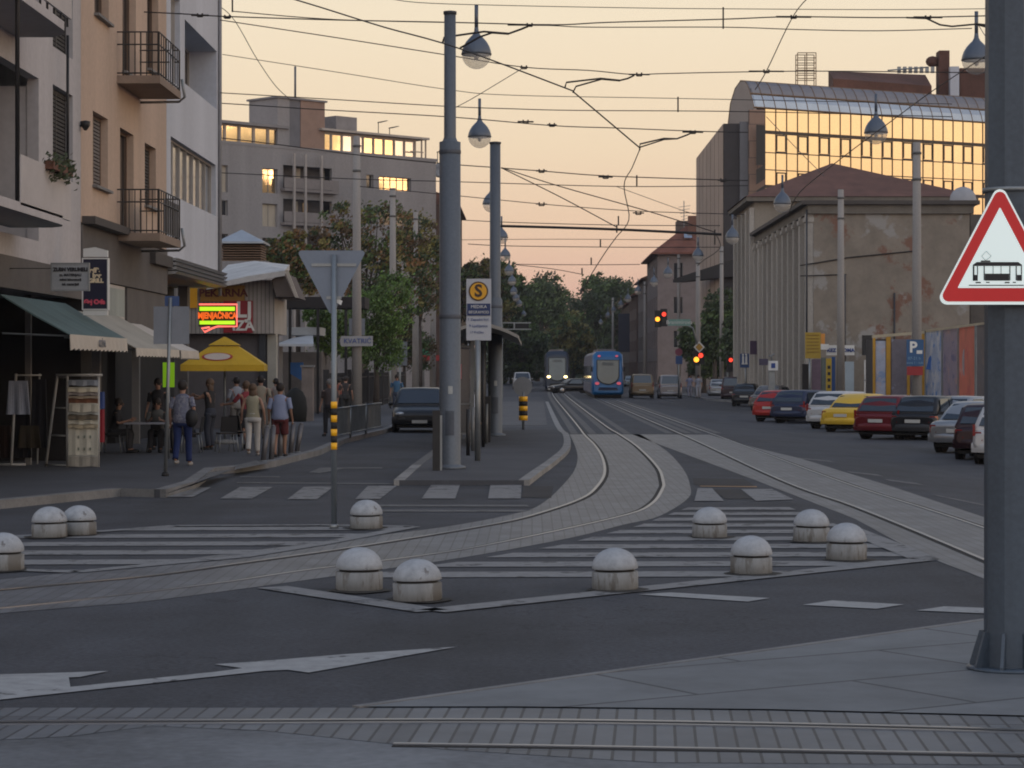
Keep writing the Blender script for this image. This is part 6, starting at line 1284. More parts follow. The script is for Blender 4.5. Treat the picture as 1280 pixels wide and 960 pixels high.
car('pale blue grey car far off between the blue tram and the tan people carrier', 'car', G3, 781, 482, 0, carpaint('pale_blue', (.3, .36, .4), .3), 'sedan', 4.2, 1.7, 1.45, name='car')
car('black hatchback coming towards the camera in the left lane', 'car', G3, 489.5, 541, 178, carpaint('black'), 'hatch', 4.0, 1.9, 1.52, faces='front', name='car')
car('white and blue car behind the oncoming black hatchback', 'car', G3, 541, 531, 179, carpaint('white'), 'sedan', 4.3, 1.75, 1.5, faces='front', name='car')
hl = mat('headlight_on', (.6, .55, .4), .4, var=0, emit=(1, .72, .30), es=5)
car('white van coming from far away behind the marker post', 'car', G3, 642, 487, 178, carpaint('white'), 'van', 4.6, 1.95, 1.85, faces='front', name='car')
car('dark estate car turning across the street in front of the oncoming tram', 'car', G3, 683, 491.5, 248, carpaint('black'), 'wagon', 4.4, 1.74, 1.34, name='car', faces='front')
car('pale car far behind the white van', 'car', G3, 648, 478, 178, carpaint('pale_blue'), 'sedan', 4.3, 1.75, 1.45, faces='front', name='car')
# ================================================================== TRAMS
def tram(lab, px, w_px, Y, away, paint, side, lenm, top, headon, cols):
    t = thing('tram', lab, 'tram', ((px+w_px/2-CX)*Y/F, Y, 0), group='city trams on the two tracks'); s = 1 if away else 1
    hw = w_px*Y/F/2; H_ = EYE+(HY-top)*Y/F; x0 = (px+w_px/2-CX)*Y/F
    b = MB().use(paint); b.smooth = True; rings = []
    for dy, k, zb, zt_ in ((0.0, .86, .45, H_-.50), (.10, .93, .32, H_-.30), (.30, .98, .26, H_-.12), (.7, 1, .24, H_-.05), (3.0, 1, .24, H_-.03)):
        w_ = hw*k; rg = [(w_*.9, zb), (w_, zb+.12), (w_*1.0, 1.4), (w_*.985, 2.2), (w_*.93, zt_-.28), (w_*.72, zt_-.05), (w_*.3, zt_)]
        off = lambda z: (.0 if z < 1.2 else (z-1.2)*.12) if dy < .6 else 0
        rings.append([(x0+x, Y+dy+off(z), z) for x, z in rg]+[(x0-x, Y+dy+off(z), z) for x, z in rg[::-1]])
    b.grid(rings); b.build('cab', None, t)
    segs = 4; ys = [Y+3.0+(lenm-3)*k/segs for k in range(segs+1)]
    for k in range(segs):
        b = MB().use(side); rg = [(hw*.9, .28), (hw*.985, .4), (hw*.985, 2.2), (hw*.92, H_-.32), (hw*.7, H_-.08), (hw*.3, H_-.05)]
        pr = [(x0+x, z) for x, z in rg]+[(x0-x, z) for x, z in rg[::-1]]
        b.grid([[(x, ys[k]+.002, z) for x, z in pr], [(x, ys[k+1]-.35, z) for x, z in pr]]); sg = b.build('car_section', None, t)
        b = MB().use(carglass)
        for sx in (-1, 1):
            for j in range(4):
                ya = ys[k]+.4+j*(ys[k+1]-ys[k]-.9)/4; yb = ya+(ys[k+1]-ys[k]-.9)/4-.2
                xx = x0+sx*hw*.99; b.box(min(xx, xx-sx*.02), max(xx, xx-sx*.02), ya, yb, 1.15, 2.45)
        o_ = b.build('side_window', None, t); o_.parent = sg
        b = MB().use(black); b.box(x0-hw*.86, x0+hw*.86, ys[k+1]-.34, ys[k+1], .4, H_-.3); b.build('bellows', None, t)
    b = MB().use(black); b.box(x0-hw*.85, x0+hw*.85, Y+.5, Y+lenm, .06, .27); b.build('bogies', None, t)
    fr = Y+.03
    S = lambda x: x0+x*hw
    fa = lambda z: Y+(.02+max(0, z-1.2)*.12)-.06
    def plate(m, pts, nm, d=.04, up=0): k = MB().use(m); k.extr([(S(x), fa(z)-up, z) for x, z in pts], (0, d, 0)); return k.build(nm, None, t)
    ws = cols[0]
    U = [(-.66, H_-.75), (-.66, 1.75)]+[(-.66*cos(R(a)), 1.75-.66*sin(R(a))) for a in range(10, 180, 10)]+[(.66, 1.75), (.66, H_-.75)]
    Uo = [(x*1.08, z+(.05 if z > 2.5 else -.06)) for x, z in U]
    plate(black, Uo, 'windscreen_surround', .05, .0); plate(ws, U, 'windscreen', .03, .03)
    plate(mat('destination_display', (.10, .11, .11), .4, var=.1), [(-.35, H_-1.12), (.35, H_-1.12), (.35, H_-.9), (-.35, H_-.9)], 'display', .02, .045)
    plate(cols[1], [(-.62, .62), (.62, .62), (.55, .82), (-.55, .82)], 'grille', .05, .02)
    for sx in (-1, 1):
        for z, r in (((1.12, .11), (H_-.42, .075)) if away else ((1.45, .12),)):
            m = cols[2]; k = MB().use(m); c = Vector((x0+sx*hw*(.68 if z < 2 else .55), fa(z)-.06, z)); k.extr([c+Vector((r*1.5*cos(2*pi*j/14), 0, r*sin(2*pi*j/14))) for j in range(14)], (0, .08, 0)); k.build('tail_lamp' if away else 'headlight', None, t)
        k = MB().use(black); k.box(x0+sx*hw*1.02-.06, x0+sx*hw*1.02+.06, Y+.3, Y+.4, 2.0, 2.35); k.build('mirror', None, t)
    b = MB().use(mat('roof_equipment_grey', (.20, .18, .18), .7, var=.2))
    b.box(x0-hw*.55, x0+hw*.55, Y+2.5, Y+6.5, H_-.05, H_+.12); b.box(x0-hw*.55, x0+hw*.55, Y+12, Y+17, H_-.05, H_+.15); b.build('roof_equipment', None, t)
    b = MB().use(wirem); yq = Y+19; b.tube([(x0-.3, yq, H_), (x0-.3, yq+1.6, H_+1.0), (x0-.5, yq+.3, 5.6), (x0+.5, yq+.3, 5.6), (x0+.3, yq+1.6, H_+1.0), (x0+.3, yq, H_)], .03, 5); b.build('pantograph', None, t)
    return t
tb = mat('tram_blue', (.008, .12, .32), .3, .1, var=.06); tsd = mat('tram_side_grey_blue', (.13, .14, .19), .45, .1, var=.1)
pinkl = mat('tail_lamp_lit', (.5, .1, .12), .4, var=0, emit=(1, .15, .22), es=.35)
tram('modern blue tram driving away, with a rounded U shaped rear window', 740, 40, 175, True, tb, tsd, 30, 438, False, (mat('windscreen_grey_green', (.085, .10, .095), .2, 0, var=.15, spec=.8), mat('tram_grille_dark', (.01, .02, .06), .6), pinkl))
tram('dark tram coming towards the camera with two glowing yellow headlights', 681, 31, 228, False, mat('tram_dark_blue', (.018, .03, .055), .35, .1, var=.1), mat('tram_dark_side', (.02, .025, .04), .5), 26, 438, True, (mat('windscreen_pale', (.075, .105, .115), .2, 0, var=.15, spec=.8), black, hl))
# ================================================================== CAFE, RACKS, PARASOL
def at(px, py, z=.13): return G(px, py, z)
# towel rack
p = at(104, 584); Yr = p.y; wpx = lambda x: (x-CX)*Yr/F; zp = lambda y: EYE+(HY-y)*Yr/F
t = thing('display_rack', 'white A shaped display rack hung with folded pale towels and cloths', 'rack', p)
xa, xb = wpx(86), wpx(123); ztop = zp(470)
b = MB().use(mat('rack_white', (.42, .42, .41), .5, var=.08)); dpt = 1.0
xl0, xl1 = wpx(51), wpx(68)
fr_y = Yr; 
for (x0, z0, x1, z1) in ((xl0, .13, xl1, ztop), (wpx(84), .13, wpx(84), ztop), (xb, .13, xb, ztop)): b.tube([(x0, fr_y+.5 if x0 == xl0 else fr_y, z0), (x1, fr_y+.3 if x0 == xl0 else fr_y, z1)], .028, 6)
for f in (.02, .35, .66, 1.0): z = .13+(ztop-.16)*f; x = xl0+(xl1-xl0)*f; b.tube([(x, fr_y+.45, z), (wpx(84), fr_y, z)], .02, 6)
b.tube([(wpx(70), fr_y, ztop+.02), (xb+.08, fr_y, ztop+.02)], .03, 6); b.tube([(xb, fr_y, .16), (wpx(84), fr_y, .16)], .02, 5); b.build('frame', None, t)
cols = [(475, 482, (.30, .33, .38)), (484, 490, (.62, .57, .45)), (490, 494, (.36, .33, .32)), (495, 498, (.42, .33, .24)), (498, 504, (.20, .09, .05)), (504, 515, (.55, .52, .43)), (515.5, 518, (.50, .52, .50)), (518.5, 524, (.16, .13, .09)), (525, 530, (.55, .53, .45)), (530, 535, (.40, .34, .24)), (535, 569, (.56, .54, .46)), (569, 583, (.33, .31, .27))]
for i, (y0, y1, cc) in enumerate(cols):
    tt = thing('folded_towel', 'hanging cloth number on the display rack', 'towel', (wpx(104), Yr, zp(y1)), group='cloths on the white display rack')
    tt['label'] = '%s cloth on the white display rack, %s' % (('blue grey', 'cream', 'grey', 'tan', 'rust brown', 'ivory', 'pale green grey', 'dark olive', 'off white', 'sand coloured', 'large cream patterned', 'dull beige')[i],
        ('topmost of all', 'second from the top', 'just under the cream one', 'a thin strip above the rust brown one', 'the darkest strip of the upper half', 'folded over in the middle', 'a narrow line below the ivory one', 'the dark strip in the lower half', 'just under the dark strip', 'above the large patterned one', 'the biggest piece', 'lowest, near the ground')[i])
    b = MB().use(mat('towel_%d' % i, cc, .9, var=.14, scale=4)); n = 8; out_ = .05+.05*(i % 2)
    rows = []
    for k in range(n+1):
        x = xa+(xb-xa)*k/n+(.02 if i == 5 else 0); w_ = .012*sin(k*2.1+i)
        rows.append([(x, Yr-.02-.02*(i % 3), zp(y0)+.004), (x, Yr-out_-w_, zp(y0)-.03), (x, Yr-out_-.01-w_, zp(y1)+.01*sin(k*1.3)), (x, Yr-out_+.012-w_, zp(y1)+.01*sin(k*1.3)), (x, Yr-.005-.02*(i % 3), zp(y0)-.01)])
    b.grid(rows); b.build('cloth', None, tt)
    if i == 10:
        b = MB().use(mat('towel_print', (.22, .24, .2), .9))
        for u in (.35, .55, .75):
            for v in (546, 561): c = Vector((xa+(xb-xa)*u, Yr-out_-.025, zp(v))); b.extr([c+Vector((.02*cos(q), 0, .035*sin(q))) for q in [2*pi*j/8 for j in range(8)]], (0, .01, 0))
        b.build('print', None, tt)
tt = lift(MB().use(mat('cloth_red', (.25, .01, .02), .9)).box(wpx(123.5), wpx(127.5), Yr+.05, Yr+.3, zp(553), zp(512)), 'hanging_garment', 'narrow strip of dark red cloth behind the display rack', 'garment'); 
tt = lift(MB().use(mat('cloth_royal_blue', (.03, .06, .2), .9)).box(wpx(123.5), wpx(127.5), Yr+.06, Yr+.32, zp(511), zp(490)), 'hanging_garment', 'small royal blue cloth behind the display rack above the red strip', 'garment')
# clothes rail
p = at(20, 583); Yc = p.y; t = thing('clothes_rail', 'pale metal clothes rail at the left edge under the green awning', 'clothes rail', p); X_ = lambda x: (x-CX)*Yc/F; Z_ = lambda y: EYE+(HY-y)*Yc/F
b = MB().use(mat('rack_white')); b.tube([(X_(14), Yc, .15), (X_(20), Yc, Z_(467))], .03, 7); b.tube([(X_(39), Yc+.6, .15), (X_(42), Yc+.6, Z_(467))], .02, 6); b.tube([(X_(18), Yc, Z_(469)), (X_(48), Yc+.3, Z_(469))], .02, 6); b.tube([(X_(-4), Yc-.0, .17), (X_(32), Yc, .17)], .03, 6); b.build('frame', None, t)
def garment(lab, x0, x1, y0, y1, Y, col, fl=.03, nm='hanging_garment'):
    X = lambda x: (x-CX)*Y/F; Z = lambda y: EYE+(HY-y)*Y/F; t = thing(nm, lab, 'garment', (X((x0+x1)/2), Y, Z(y1)), group='clothes hung under the green awning'); b = MB().use(mat('cloth_%d_%d' % (x0, y0), col, .9, var=.15, scale=4)); rows = []
    for k in range(13):
        u = k/12; xt = X(x0+(x1-x0)*(.12+.76*u)); xb_ = X(x0+(x1-x0)*u); w_ = .04*sin(u*14); rows.append([(xt, Y-.03, Z(y0)), (xb_, Y-.04-w_, Z(y1)), (xb_, Y+.02-w_, Z(y1)), (xt, Y+.03, Z(y0))])
    b.grid(rows); b.build('cloth', None, t); return t
garment('pale blue white skirt shaped garment hanging on the clothes rail', 8, 38, 476, 518, Yc-.1, (.36, .40, .50))
garment('long black dress hanging right of the pale garment', 38, 60, 474, 560, Yc+.5, (.018, .018, .024))
garment('black garment hanging behind the pale one', 16, 40, 515, 572, Yc+.7, (.014, .013, .016))
garment('dark brown cloth draped low on the rail', 22, 52, 532, 560, Yc+.45, (.045, .035, .022))
garment('dull rust garment hung far inside the shop at the left edge', -6, 16, 532, 572, Yc+1.2, (.04, .02, .015))
# cafe table, chairs
def chair(lab, c, rz):
    t = thing('cafe_chair', lab, 'chair', c, rz, 'dark café chairs under the cream awning'); 
    b = MB().use(blackm); b.box(-.22, .22, -.2, .22, .44, .48); b.build('seat', None, t, True)
    b = MB().use(blackm); b.grid([[(-.21, -.21, .5), (.21, -.21, .5), (.21, -.24, .5), (-.21, -.24, .5)], [(-.19, -.27, .88), (.19, -.27, .88), (.19, -.3, .88), (-.19, -.3, .88)]]); b.build('backrest', None, t, True)
    for sx in (-1, 1):
        for sy in (-1, 1): b = MB().use(galv); b.tube([(sx*.2, sy*.19, .44), (sx*.24, sy*.24, 0)], .014, 6); b.build('leg', None, t, True)
    return t
pt = at(190, 566); t = thing('cafe_table', 'pale topped café table with seated guests under the cream awning', 'table', pt)
b = MB().use(mat('table_top_pale', (.34, .35, .40), .4)); b.box(-.62, .62, -.4, .4, .70, .735); b.build('table_top', None, t, True)
for sx in (-1, 1):
    for sy in (-1, 1): b = MB().use(blackm); b.tube([(sx*.55, sy*.34, .7), (sx*.55, sy*.34, 0)], .02, 6); b.build('leg', None, t, True)
for dx, dy, rz, lab in ((-.95, 0, R(-90), 'dark café chair at the left end of the pale table'), (.05, .62, R(180), 'dark café chair behind the pale table'), (.95, .1, R(90), 'dark café chair at the right end of the pale table'), (1.75, .5, R(20), 'empty dark café chair between the table and the blue dressed woman'), (2.0, 1.6, R(-40), 'empty dark café chair near the man with raised hands')):
    chair(lab, pt+Vector((dx, dy, 0)), rz)
# parasol
pc = Vector(((281-CX)*64/F, 64, .13)); t = thing('parasol', 'yellow market parasol with a round printed badge before the bakery kiosk', 'parasol', pc)
b = MB().use(mat('parasol_yellow', (.60, .38, .025), .8, var=.12)); za = EYE+(HY-421)*64/F; ze = EYE+(HY-456)*64/F; r_ = 51*64/F*sqrt(2)
def sqr(r, z): return [(pc.x+r*cos(R(45+90*k+4)), pc.y+r*sin(R(45+90*k+4)), z) for k in range(4)]
zm = za-(za-ze)*.33
b.grid([sqr(r_*.38, zm+.02), sqr(.03, za)]); b.grid([sqr(r_, ze), sqr(r_*.33, zm+.0)], True, False); b.grid([sqr(r_, ze-.17), sqr(r_*1.003, ze)], True, False); b.build('canopy', None, t)
b = MB().use(galv); b.tube([(pc.x, pc.y, .13), (pc.x, pc.y, za)], .03, 8)
for q in sqr(r_*.97, ze): b.tube([(pc.x, pc.y, zm), q], .012, 5)
b.build('pole', None, t)
b = MB().use(kerbm); b.lathe([(.35, 0), (.35, .08), (.05, .12)], (pc.x, pc.y, .13), 16); b.build('foot', None, t)
q = sqr(r_, ze); f0 = Vector(q[2]); f1 = Vector(q[3]); tp = Vector(sqr(r_*.33, zm)[2])*.5+Vector(sqr(r_*.33, zm)[3])*.5; md = (f0+f1)*.5; up = (tp-md); rt = (f1-f0).normalized(); nn = rt.cross(up.normalized()); nn = nn if nn.y < 0 else -nn
for m_, s, o_ in ((mat('badge_red', (.4, .05, .03), .6), 1.0, .012), (mat('badge_cream', (.6, .52, .45), .6), .84, .02)):
    c = md+up*.40-rt*.15; b = MB().use(m_); b.extr([c+rt*.42*s*cos(2*pi*j/20)+up.normalized()*.19*s*sin(2*pi*j/20)+nn*o_ for j in range(20)], nn*.004); b.build('badge', None, t)
# bags beside the kiosk
b = MB().use(mat('bag_white', (.42, .40, .37), .8)); c = at(276, 532); b.ball((c.x, c.y, .28), .22, .15, .15, 10); lift(b, 'carrier_bag', 'white carrier bag on the ground near the woman with long hair', 'bag')
# leaning bicycle posts
GB = 'leaning steel posts on the pavement corner'
for i, (x0, y0, x1, y1, lab) in enumerate(((329, 576, 333, 535, 'leftmost leaning steel post beside the white trousered woman'), (339, 575, 341, 534, 'second leaning steel post from the white trousers'), (350, 571, 351, 533, 'steel post in front of the bare legs'), (354, 568, 358, 532.5, 'steel post right behind the row middle'), (363, 567, 366, 530.5, 'steel post second from the kerb end'), (371, 565, 376, 531, 'rightmost steel post, leaning most, at the kerb end'))):
    p = at(x0, y0); q = Vector((p.x+(x1-x0)*p.y/F, p.y+.12, .13+(y0-y1)*p.y/F)); t = thing('steel_post', lab, 'post', p, group=GB)
    b = MB().use(mat('post_dull_steel', (.15, .145, .15), .5, .5, var=.2)); b.tube([p, q], .058, 12); b.build('shaft', None, t); b = MB().use(mat('post_dull_steel')); b.tube([q, q+(q-p).normalized()*.03, q+(q-p).normalized()*.055], [.058, .045, .01], 12); b.build('cap', None, t); b = MB().use(galv); b.lathe([(.1, 0), (.1, .012), (.06, .014)], p, 12); b.build('base_plate', None, t)
# pedestrian railing
P = [at(424, 552), at(443, 547.5), at(462, 543), at(481, 538.5)]
t = thing('pedestrian_railing', 'low grey pedestrian railing with close vertical bars along the left kerb', 'railing', P[0])
for i in range(3):
    a, c = P[i]-Vector((.12, 0, 0)), P[i+1]-Vector((.12, 0, 0)); b = MB().use(galv); hh = .92
    for z in (.15, hh): b.tube([a+Vector((0, 0, z)), c+Vector((0, 0, z))], .028, 6)
    b.tube([a, a+Vector((0, 0, hh+.04))], .035, 6); n = 20
    for k in range(1, n): q = a+(c-a)*k/n; b.tube([q+Vector((0, 0, .15)), q+Vector((0, 0, hh))], .014, 4)
    b.build('railing_panel', None, t)
t = thing('iron_fence', 'tall dark iron fence running back beside the concrete poles under the green trees', 'fence', (-9, 112, .13))
for i in range(5):
    b = MB().use(blackm); y0 = 98+i*12; x = -8.6; 
    for z in (.4, 1.75): b.box(x-.03, x+.03, y0, y0+12, z, z+.06)
    for k in range(34): b.box(x-.02, x+.02, y0+k*.35, y0+k*.35+.04, .13, 2.0)
    b.box(x-.12, x+.12, y0-.1, y0+.12, .13, 2.15); b.build('fence_panel', None, t)
# ================================================================== PEOPLE
skinm = mat('skin', (.36, .205, .145), .6, var=.05); skind = mat('skin_tan', (.27, .15, .10), .6, var=.05); hairk = mat('hair_dark', (.02, .014, .011), .7, var=.2, scale=20); hairb = mat('hair_brown', (.10, .06, .035), .7, var=.2, scale=20)
def skin_mesh(P, E, root):
    me = bpy.data.meshes.new('s'); names = list(P); me.from_pydata([P[n][0] for n in names], [(names.index(a), names.index(b)) for a, b in E], [])
    o = bpy.data.objects.new('s', me); COL.objects.link(o); m = o.modifiers.new('k', 'SKIN'); m.use_smooth_shade = True
    for i, n in enumerate(names): d = me.skin_vertices[0].data[i]; r = P[n][1]; d.radius = (r, r); d.use_root = n == root
    s = o.modifiers.new('u', 'SUBSURF'); s.levels = 1; s.render_levels = 1
    bpy.context.view_layer.update(); r = bpy.data.meshes.new_from_object(o.evaluated_get(bpy.context.evaluated_depsgraph_get())); bpy.data.objects.remove(o); return r
def limb(b, pts, rs, n=10): b.tube(catmull(pts, 3), [rs[min(len(rs)-1, i//3)]*(1-(i % 3)/3)+rs[min(len(rs)-1, i//3+1)]*(i % 3)/3 for i in range((len(pts)-1)*3+1)], n)
def person(lab, loc, face, h=1.70, top=(.3, .3, .3), legs=(.05, .05, .08), hair=hairk, pose='stand', arms=None, step=.0, shorts=False, hat=None, bag=None, fem=False, sleeve=.5, skin=skinm, top_mat=None, grp='people on the left pavement', longhair=False, lean=0.0, scale=1.0):
    t = thing('person', lab, 'person', loc, face, grp); k = h/1.74; V = lambda x, y, z: Vector((x*k, y*k, z*k))
    sit = pose == 'sit'; dz = -.45 if sit else 0
    sh = .178 if fem else .20; hp = .105
    hz = .93+dz; ly = lean
    pel = V(0, 0, hz+.03); ab = V(0, .02+ly*.3, hz+.20); ch = V(0, .01+ly*.6, hz+.38); nk = V(0, .0+ly, hz+.56); hd = V(0, .03+ly*1.05, hz+.67); hd2 = V(0, .035+ly*1.1, hz+.76)
    L1 = {}; leg = {}
    for s, n in ((-1, 'l'), (1, 'r')):
        if sit: kn = V(s*.12, .42, .50); an = V(s*.12, .40, .10); toe = V(s*.13, .56, .04)
        else: st = step*s; kn = V(s*.10, st*.55+(.03 if st > 0 else .05), .50); an = V(s*.095, st-(.05 if st < 0 else 0), .085+(.05 if st < -.1 else 0)); toe = an+V(0, .16, -.05)
        leg[n] = (V(s*hp, 0, hz), kn, an, toe)
    arms = arms or {}
    arm = {}
    for s, n in ((-1, 'l'), (1, 'r')):
        S = V(s*sh, ly*.95, hz+.50)
        e, w_ = arms.get(n, ((s*.27, -.03-.05*step*s, hz+.22), (s*.29, .08-.1*step*s, hz-.02)))
        arm[n] = (S, V(*e), V(*w_))
    P = {'pel': (pel, .12*k), 'ab': (ab, .11*k), 'ch': (ch, .125*k), 'nk': (nk, .052*k), 'hd': (hd, .078*k), 'hd2': (hd2, .085*k)}
    E = [('pel', 'ab'), ('ab', 'ch'), ('ch', 'nk'), ('nk', 'hd'), ('hd', 'hd2')]
    for n in 'lr':
        a, c, d, e = leg[n]; P['h'+n] = (a, .085*k); P['k'+n] = (c, .056*k); P['a'+n] = (d, .036*k); P['t'+n] = (e, .033*k); E += [('pel', 'h'+n), ('h'+n, 'k'+n), ('k'+n, 'a'+n), ('a'+n, 't'+n)]
        S, e_, w_ = arm[n]; P['s'+n] = (S, .05*k); P['e'+n] = (e_, .038*k); P['w'+n] = (w_, .026*k); f = (w_-e_).normalized(); P['p'+n] = (w_+f*.06*k, .03*k); E += [('ch', 's'+n), ('s'+n, 'e'+n), ('e'+n, 'w'+n), ('w'+n, 'p'+n)]
    me = skin_mesh(P, E, 'pel')
    # nose, ears, fingers are joined into the same body mesh
    fb = MB().use(skin); c = hd*.45+hd2*.55
    fb.ball(c+V(0, .095, -.01), .014*k, .02*k, .022*k, 6); 
    for s in (-1, 1): fb.ball(c+V(s*.088, .0, -.01), .012*k, .02*k, .028*k, 6)
    for n, s in (('l', -1), ('r', 1)):
        S, e_, w_ = arm[n]; f = (w_-e_).normalized(); sd = f.cross(Vector((s, 0, .2))).normalized(); q = w_+f*.075*k; cu = sd.cross(f).normalized()*(-s)
        for j in range(4): o = sd*(.011*(1.5-j))*2*k; l_ = (.075, .085, .08, .062)[j]*k; fb.tube([q+o*.8-f*.02, q+o+f*l_*.55+cu*.006, q+o+f*l_*.9+cu*.028], [.0105*k, .0095*k, .007*k], 6)
        fb.tube([w_+f*.03*k+sd*.02*k, w_+f*.06*k+sd*.048*k, w_+f*.095*k+sd*.055*k+cu*.01], [.012*k, .011*k, .008*k], 6)
    bm = bmesh.new(); bm.from_mesh(me); m2 = bpy.data.meshes.new('f'); m2.from_pydata([tuple(v) for v in fb.v], [], fb.f); bm.from_mesh(m2); bm.to_mesh(me); bm.free()
    for p_ in me.polygons: p_.use_smooth = True
    me.materials.clear(); me.materials.append(skin); me.name = 'body'; o = bpy.data.objects.new('body', me); COL.objects.link(o); o.parent = t
    tm = top_mat or mat('clothes_%.2f_%.2f_%.2f' % top, top, .9, var=.12, scale=5); lm = mat('clothes_%.2f_%.2f_%.2f' % legs, legs, .9, var=.12, scale=5)
    # top: torso loft plus sleeves
    b = MB().use(tm); b.smooth = True; rings = []; bw = 1.0*scale
    for z, rx, ry, yo in ((-.10, .178, .125, 0), (.0, .172*bw, .125*bw, 0), (.12, .148*bw, .11*bw, .01), (.25, .155*bw, .115*bw, .02), (.38, .182, .12, .015), (.46, .185, .105, .01), (.52, .13, .075, 0), (.555, .062, .06, 0)):
        yy = ly*max(0, z)/.56; rings.append([V(rx*cos(2*pi*j/16), yo+yy+ry*sin(2*pi*j/16), hz+.03+z) for j in range(16)])
    b.grid(rings)
    for n in 'lr':
        S, e_, w_ = arm[n]; cut = S+(e_-S)*min(1, sleeve*1.6)
        if sleeve > .8: limb(b, [S-V(0, 0, .01), e_, w_-(w_-e_)*.05], [.07*k, .055*k, .042*k])
        elif sleeve > 0: limb(b, [S-V(0, 0, .01), S+(cut-S)*.5, cut], [.07*k, .062*k, .058*k])
    b.build('top', None, t, True)
    b = MB().use(lm); b.smooth = True
    b.grid([[V(rx*cos(2*pi*j/16), ry*sin(2*pi*j/16), hz+z) for j in range(16)] for z, rx, ry in ((-.10, .182, .14), (-.02, .188, .14), (.08, .165, .12), (.12, .155, .112))])
    hc_ = c
    for n in 'lr':
        a, c, d, e = leg[n]
        if shorts: limb(b, [a, a+(c-a)*.5, c+(a-c)*.12], [.105*k, .10*k, .095*k])
        else: limb(b, [a, (a+c)*.5, c, (c+d)*.5, d-(d-c)*.02], [.108*k, .092*k, .075*k, .07*k, .065*k])
    b.build('shorts' if shorts else 'trousers', None, t, True)
    c = hc_
    b = MB().use(hair); b.smooth = True; b.ball(c+V(0, -.022, .040), .104*k, .112*k, .118*k, 14)
    if longhair: b.grid([[c+V(.095*cos(2*pi*j/12), -.04+.07*sin(2*pi*j/12), z) for j in range(12)] for z in (.03, -.10, -.24)])
    b.build('hair', None, t, True)
    for n in 'lr':
        a, c_, d, e = leg[n]; b = MB().use(black if not fem else mat('shoe_pale', (.3, .28, .26), .7)); m_ = (d+e)*.5; b.ball(V(0, 0, 0)+Vector((m_.x, m_.y+.02, m_.z-.03*k)), .052*k, .14*k, .05*k, 10); b.build('shoe', None, t, True)
    for s in (-1, 1): b = MB().use(black); b.ball(c+V(s*.033, .083, .015), .011*k, .006*k, .008*k, 6); b.build('eye', None, t, True)
    b = MB().use(mat('lips', (.25, .08, .07), .6)); b.ball(c+V(0, .085, -.052), .024*k, .008*k, .007*k, 6); b.build('mouth', None, t, True)
    if hat: b = MB().use(mat('hat_%.2f' % hat[0], hat, .9)); b.ball(c+V(0, -.01, .06), .104*k, .112*k, .075*k, 14); b.lathe([(.10*k, 0), (.145*k, -.005), (.145*k, .004), (.10*k, .012)], c+V(0, .03, .04), 14); b.build('hat', None, t, True)
    if bag:
        x, y, z, m_, sz = bag; b = MB().use(m_); b.ball(V(x, y, z), sz*.55, sz*.35, sz*.75, 10); tb_ = lift(b, 'shoulder_bag', 'x', 'bag'); lo = Vector(tb_.location); M_ = Matrix.Rotation(face, 3, 'Z'); tb_.location = M_ @ lo+Vector(loc); tb_.rotation_euler = (0, 0, face); return t, tb_
    return t
blouse = patchmat('blouse_blue_print', [(.16, .17, .23), (.09, .10, .16), (.24, .24, .28)], 9, thr=.52)
BK = R(0); TW = R(180)
r = person('woman in patterned blue grey blouse and dark blue trousers carrying a black shoulder bag', at(228, 582), R(-8), 1.74, (.16, .17, .23), (.012, .025, .10), top_mat=blouse, step=.16, sleeve=.5, fem=True, scale=1.3, bag=(.22, -.08, 1.0, mat('bag_black', (.012, .012, .014), .6), .26), arms={'r': ((.27, -.06, 1.18), (.20, .16, 1.08))})
r[1]['label'] = 'black shoulder bag at the right hip of the woman in the patterned blouse'
person('long haired person in a black top and dark jeans stretching both arms to the left', at(263, 562), R(70), 1.74, (.02, .02, .022), (.03, .035, .05), hair=hairb, longhair=True, sleeve=.15, skin=skind, arms={'l': ((-.25, .22, 1.28), (-.16, .48, 1.33)), 'r': ((.25, .2, 1.28), (.14, .46, 1.36))})
person('man in grey white shirt, beige trousers and dark cap under the yellow parasol', at(296, 546), R(35), 1.74, (.33, .34, .38), (.30, .27, .235), hat=(.03, .03, .035), sleeve=.5, arms={'l': ((-.27, .05, 1.1), (-.2, .28, 1.08))})
person('person in a red shirt and black shorts pointing to the left', at(308, 561), R(40), 1.68, (.20, .03, .04), (.015, .015, .018), hair=hairb, shorts=True, skin=skind, step=.12, arms={'l': ((-.32, .16, 1.2), (-.42, .38, 1.17))})
person('woman in a sleeveless beige top and white trousers walking away', at(316, 569), R(0), 1.64, (.30, .28, .20), (.50, .49, .47), hair=hairb, longhair=True, sleeve=0, step=.14, fem=True, scale=1.05)
person('older man in a beige shirt and pale cap behind the white trousered woman', at(326, 548), R(10), 1.78, (.33, .28, .21), (.22, .19, .16), hat=(.42, .36, .28), sleeve=.5)
person('stout person in a light blue T-shirt and dark red shorts walking away', at(350, 571), R(-5), 1.66, (.23, .27, .40), (.09, .018, .02), shorts=True, skin=skind, step=.10, scale=1.25, sleeve=.6)
person('person in a yellow cap and pale shirt beyond the blue shirted walker', at(345, 538), R(20), 1.68, (.25, .22, .2), (.08, .08, .08), hat=(.45, .32, .12))
person('passer-by in dark clothes with red and grey details behind the banded post', at(412, 545), R(160), 1.68, (.10, .08, .08), (.03, .03, .035), step=.1, hair=mat('hair_grey', (.2, .19, .18), .8))
person('distant walker in a blue shirt beside the second concrete pole', at(496, 517), R(180), 1.74, (.06, .14, .24), (.05, .06, .09), step=.12)
person('distant walker in dark clothes by the iron fence', at(432, 524), R(0), 1.7, (.04, .035, .035), (.03, .03, .03), step=.12)
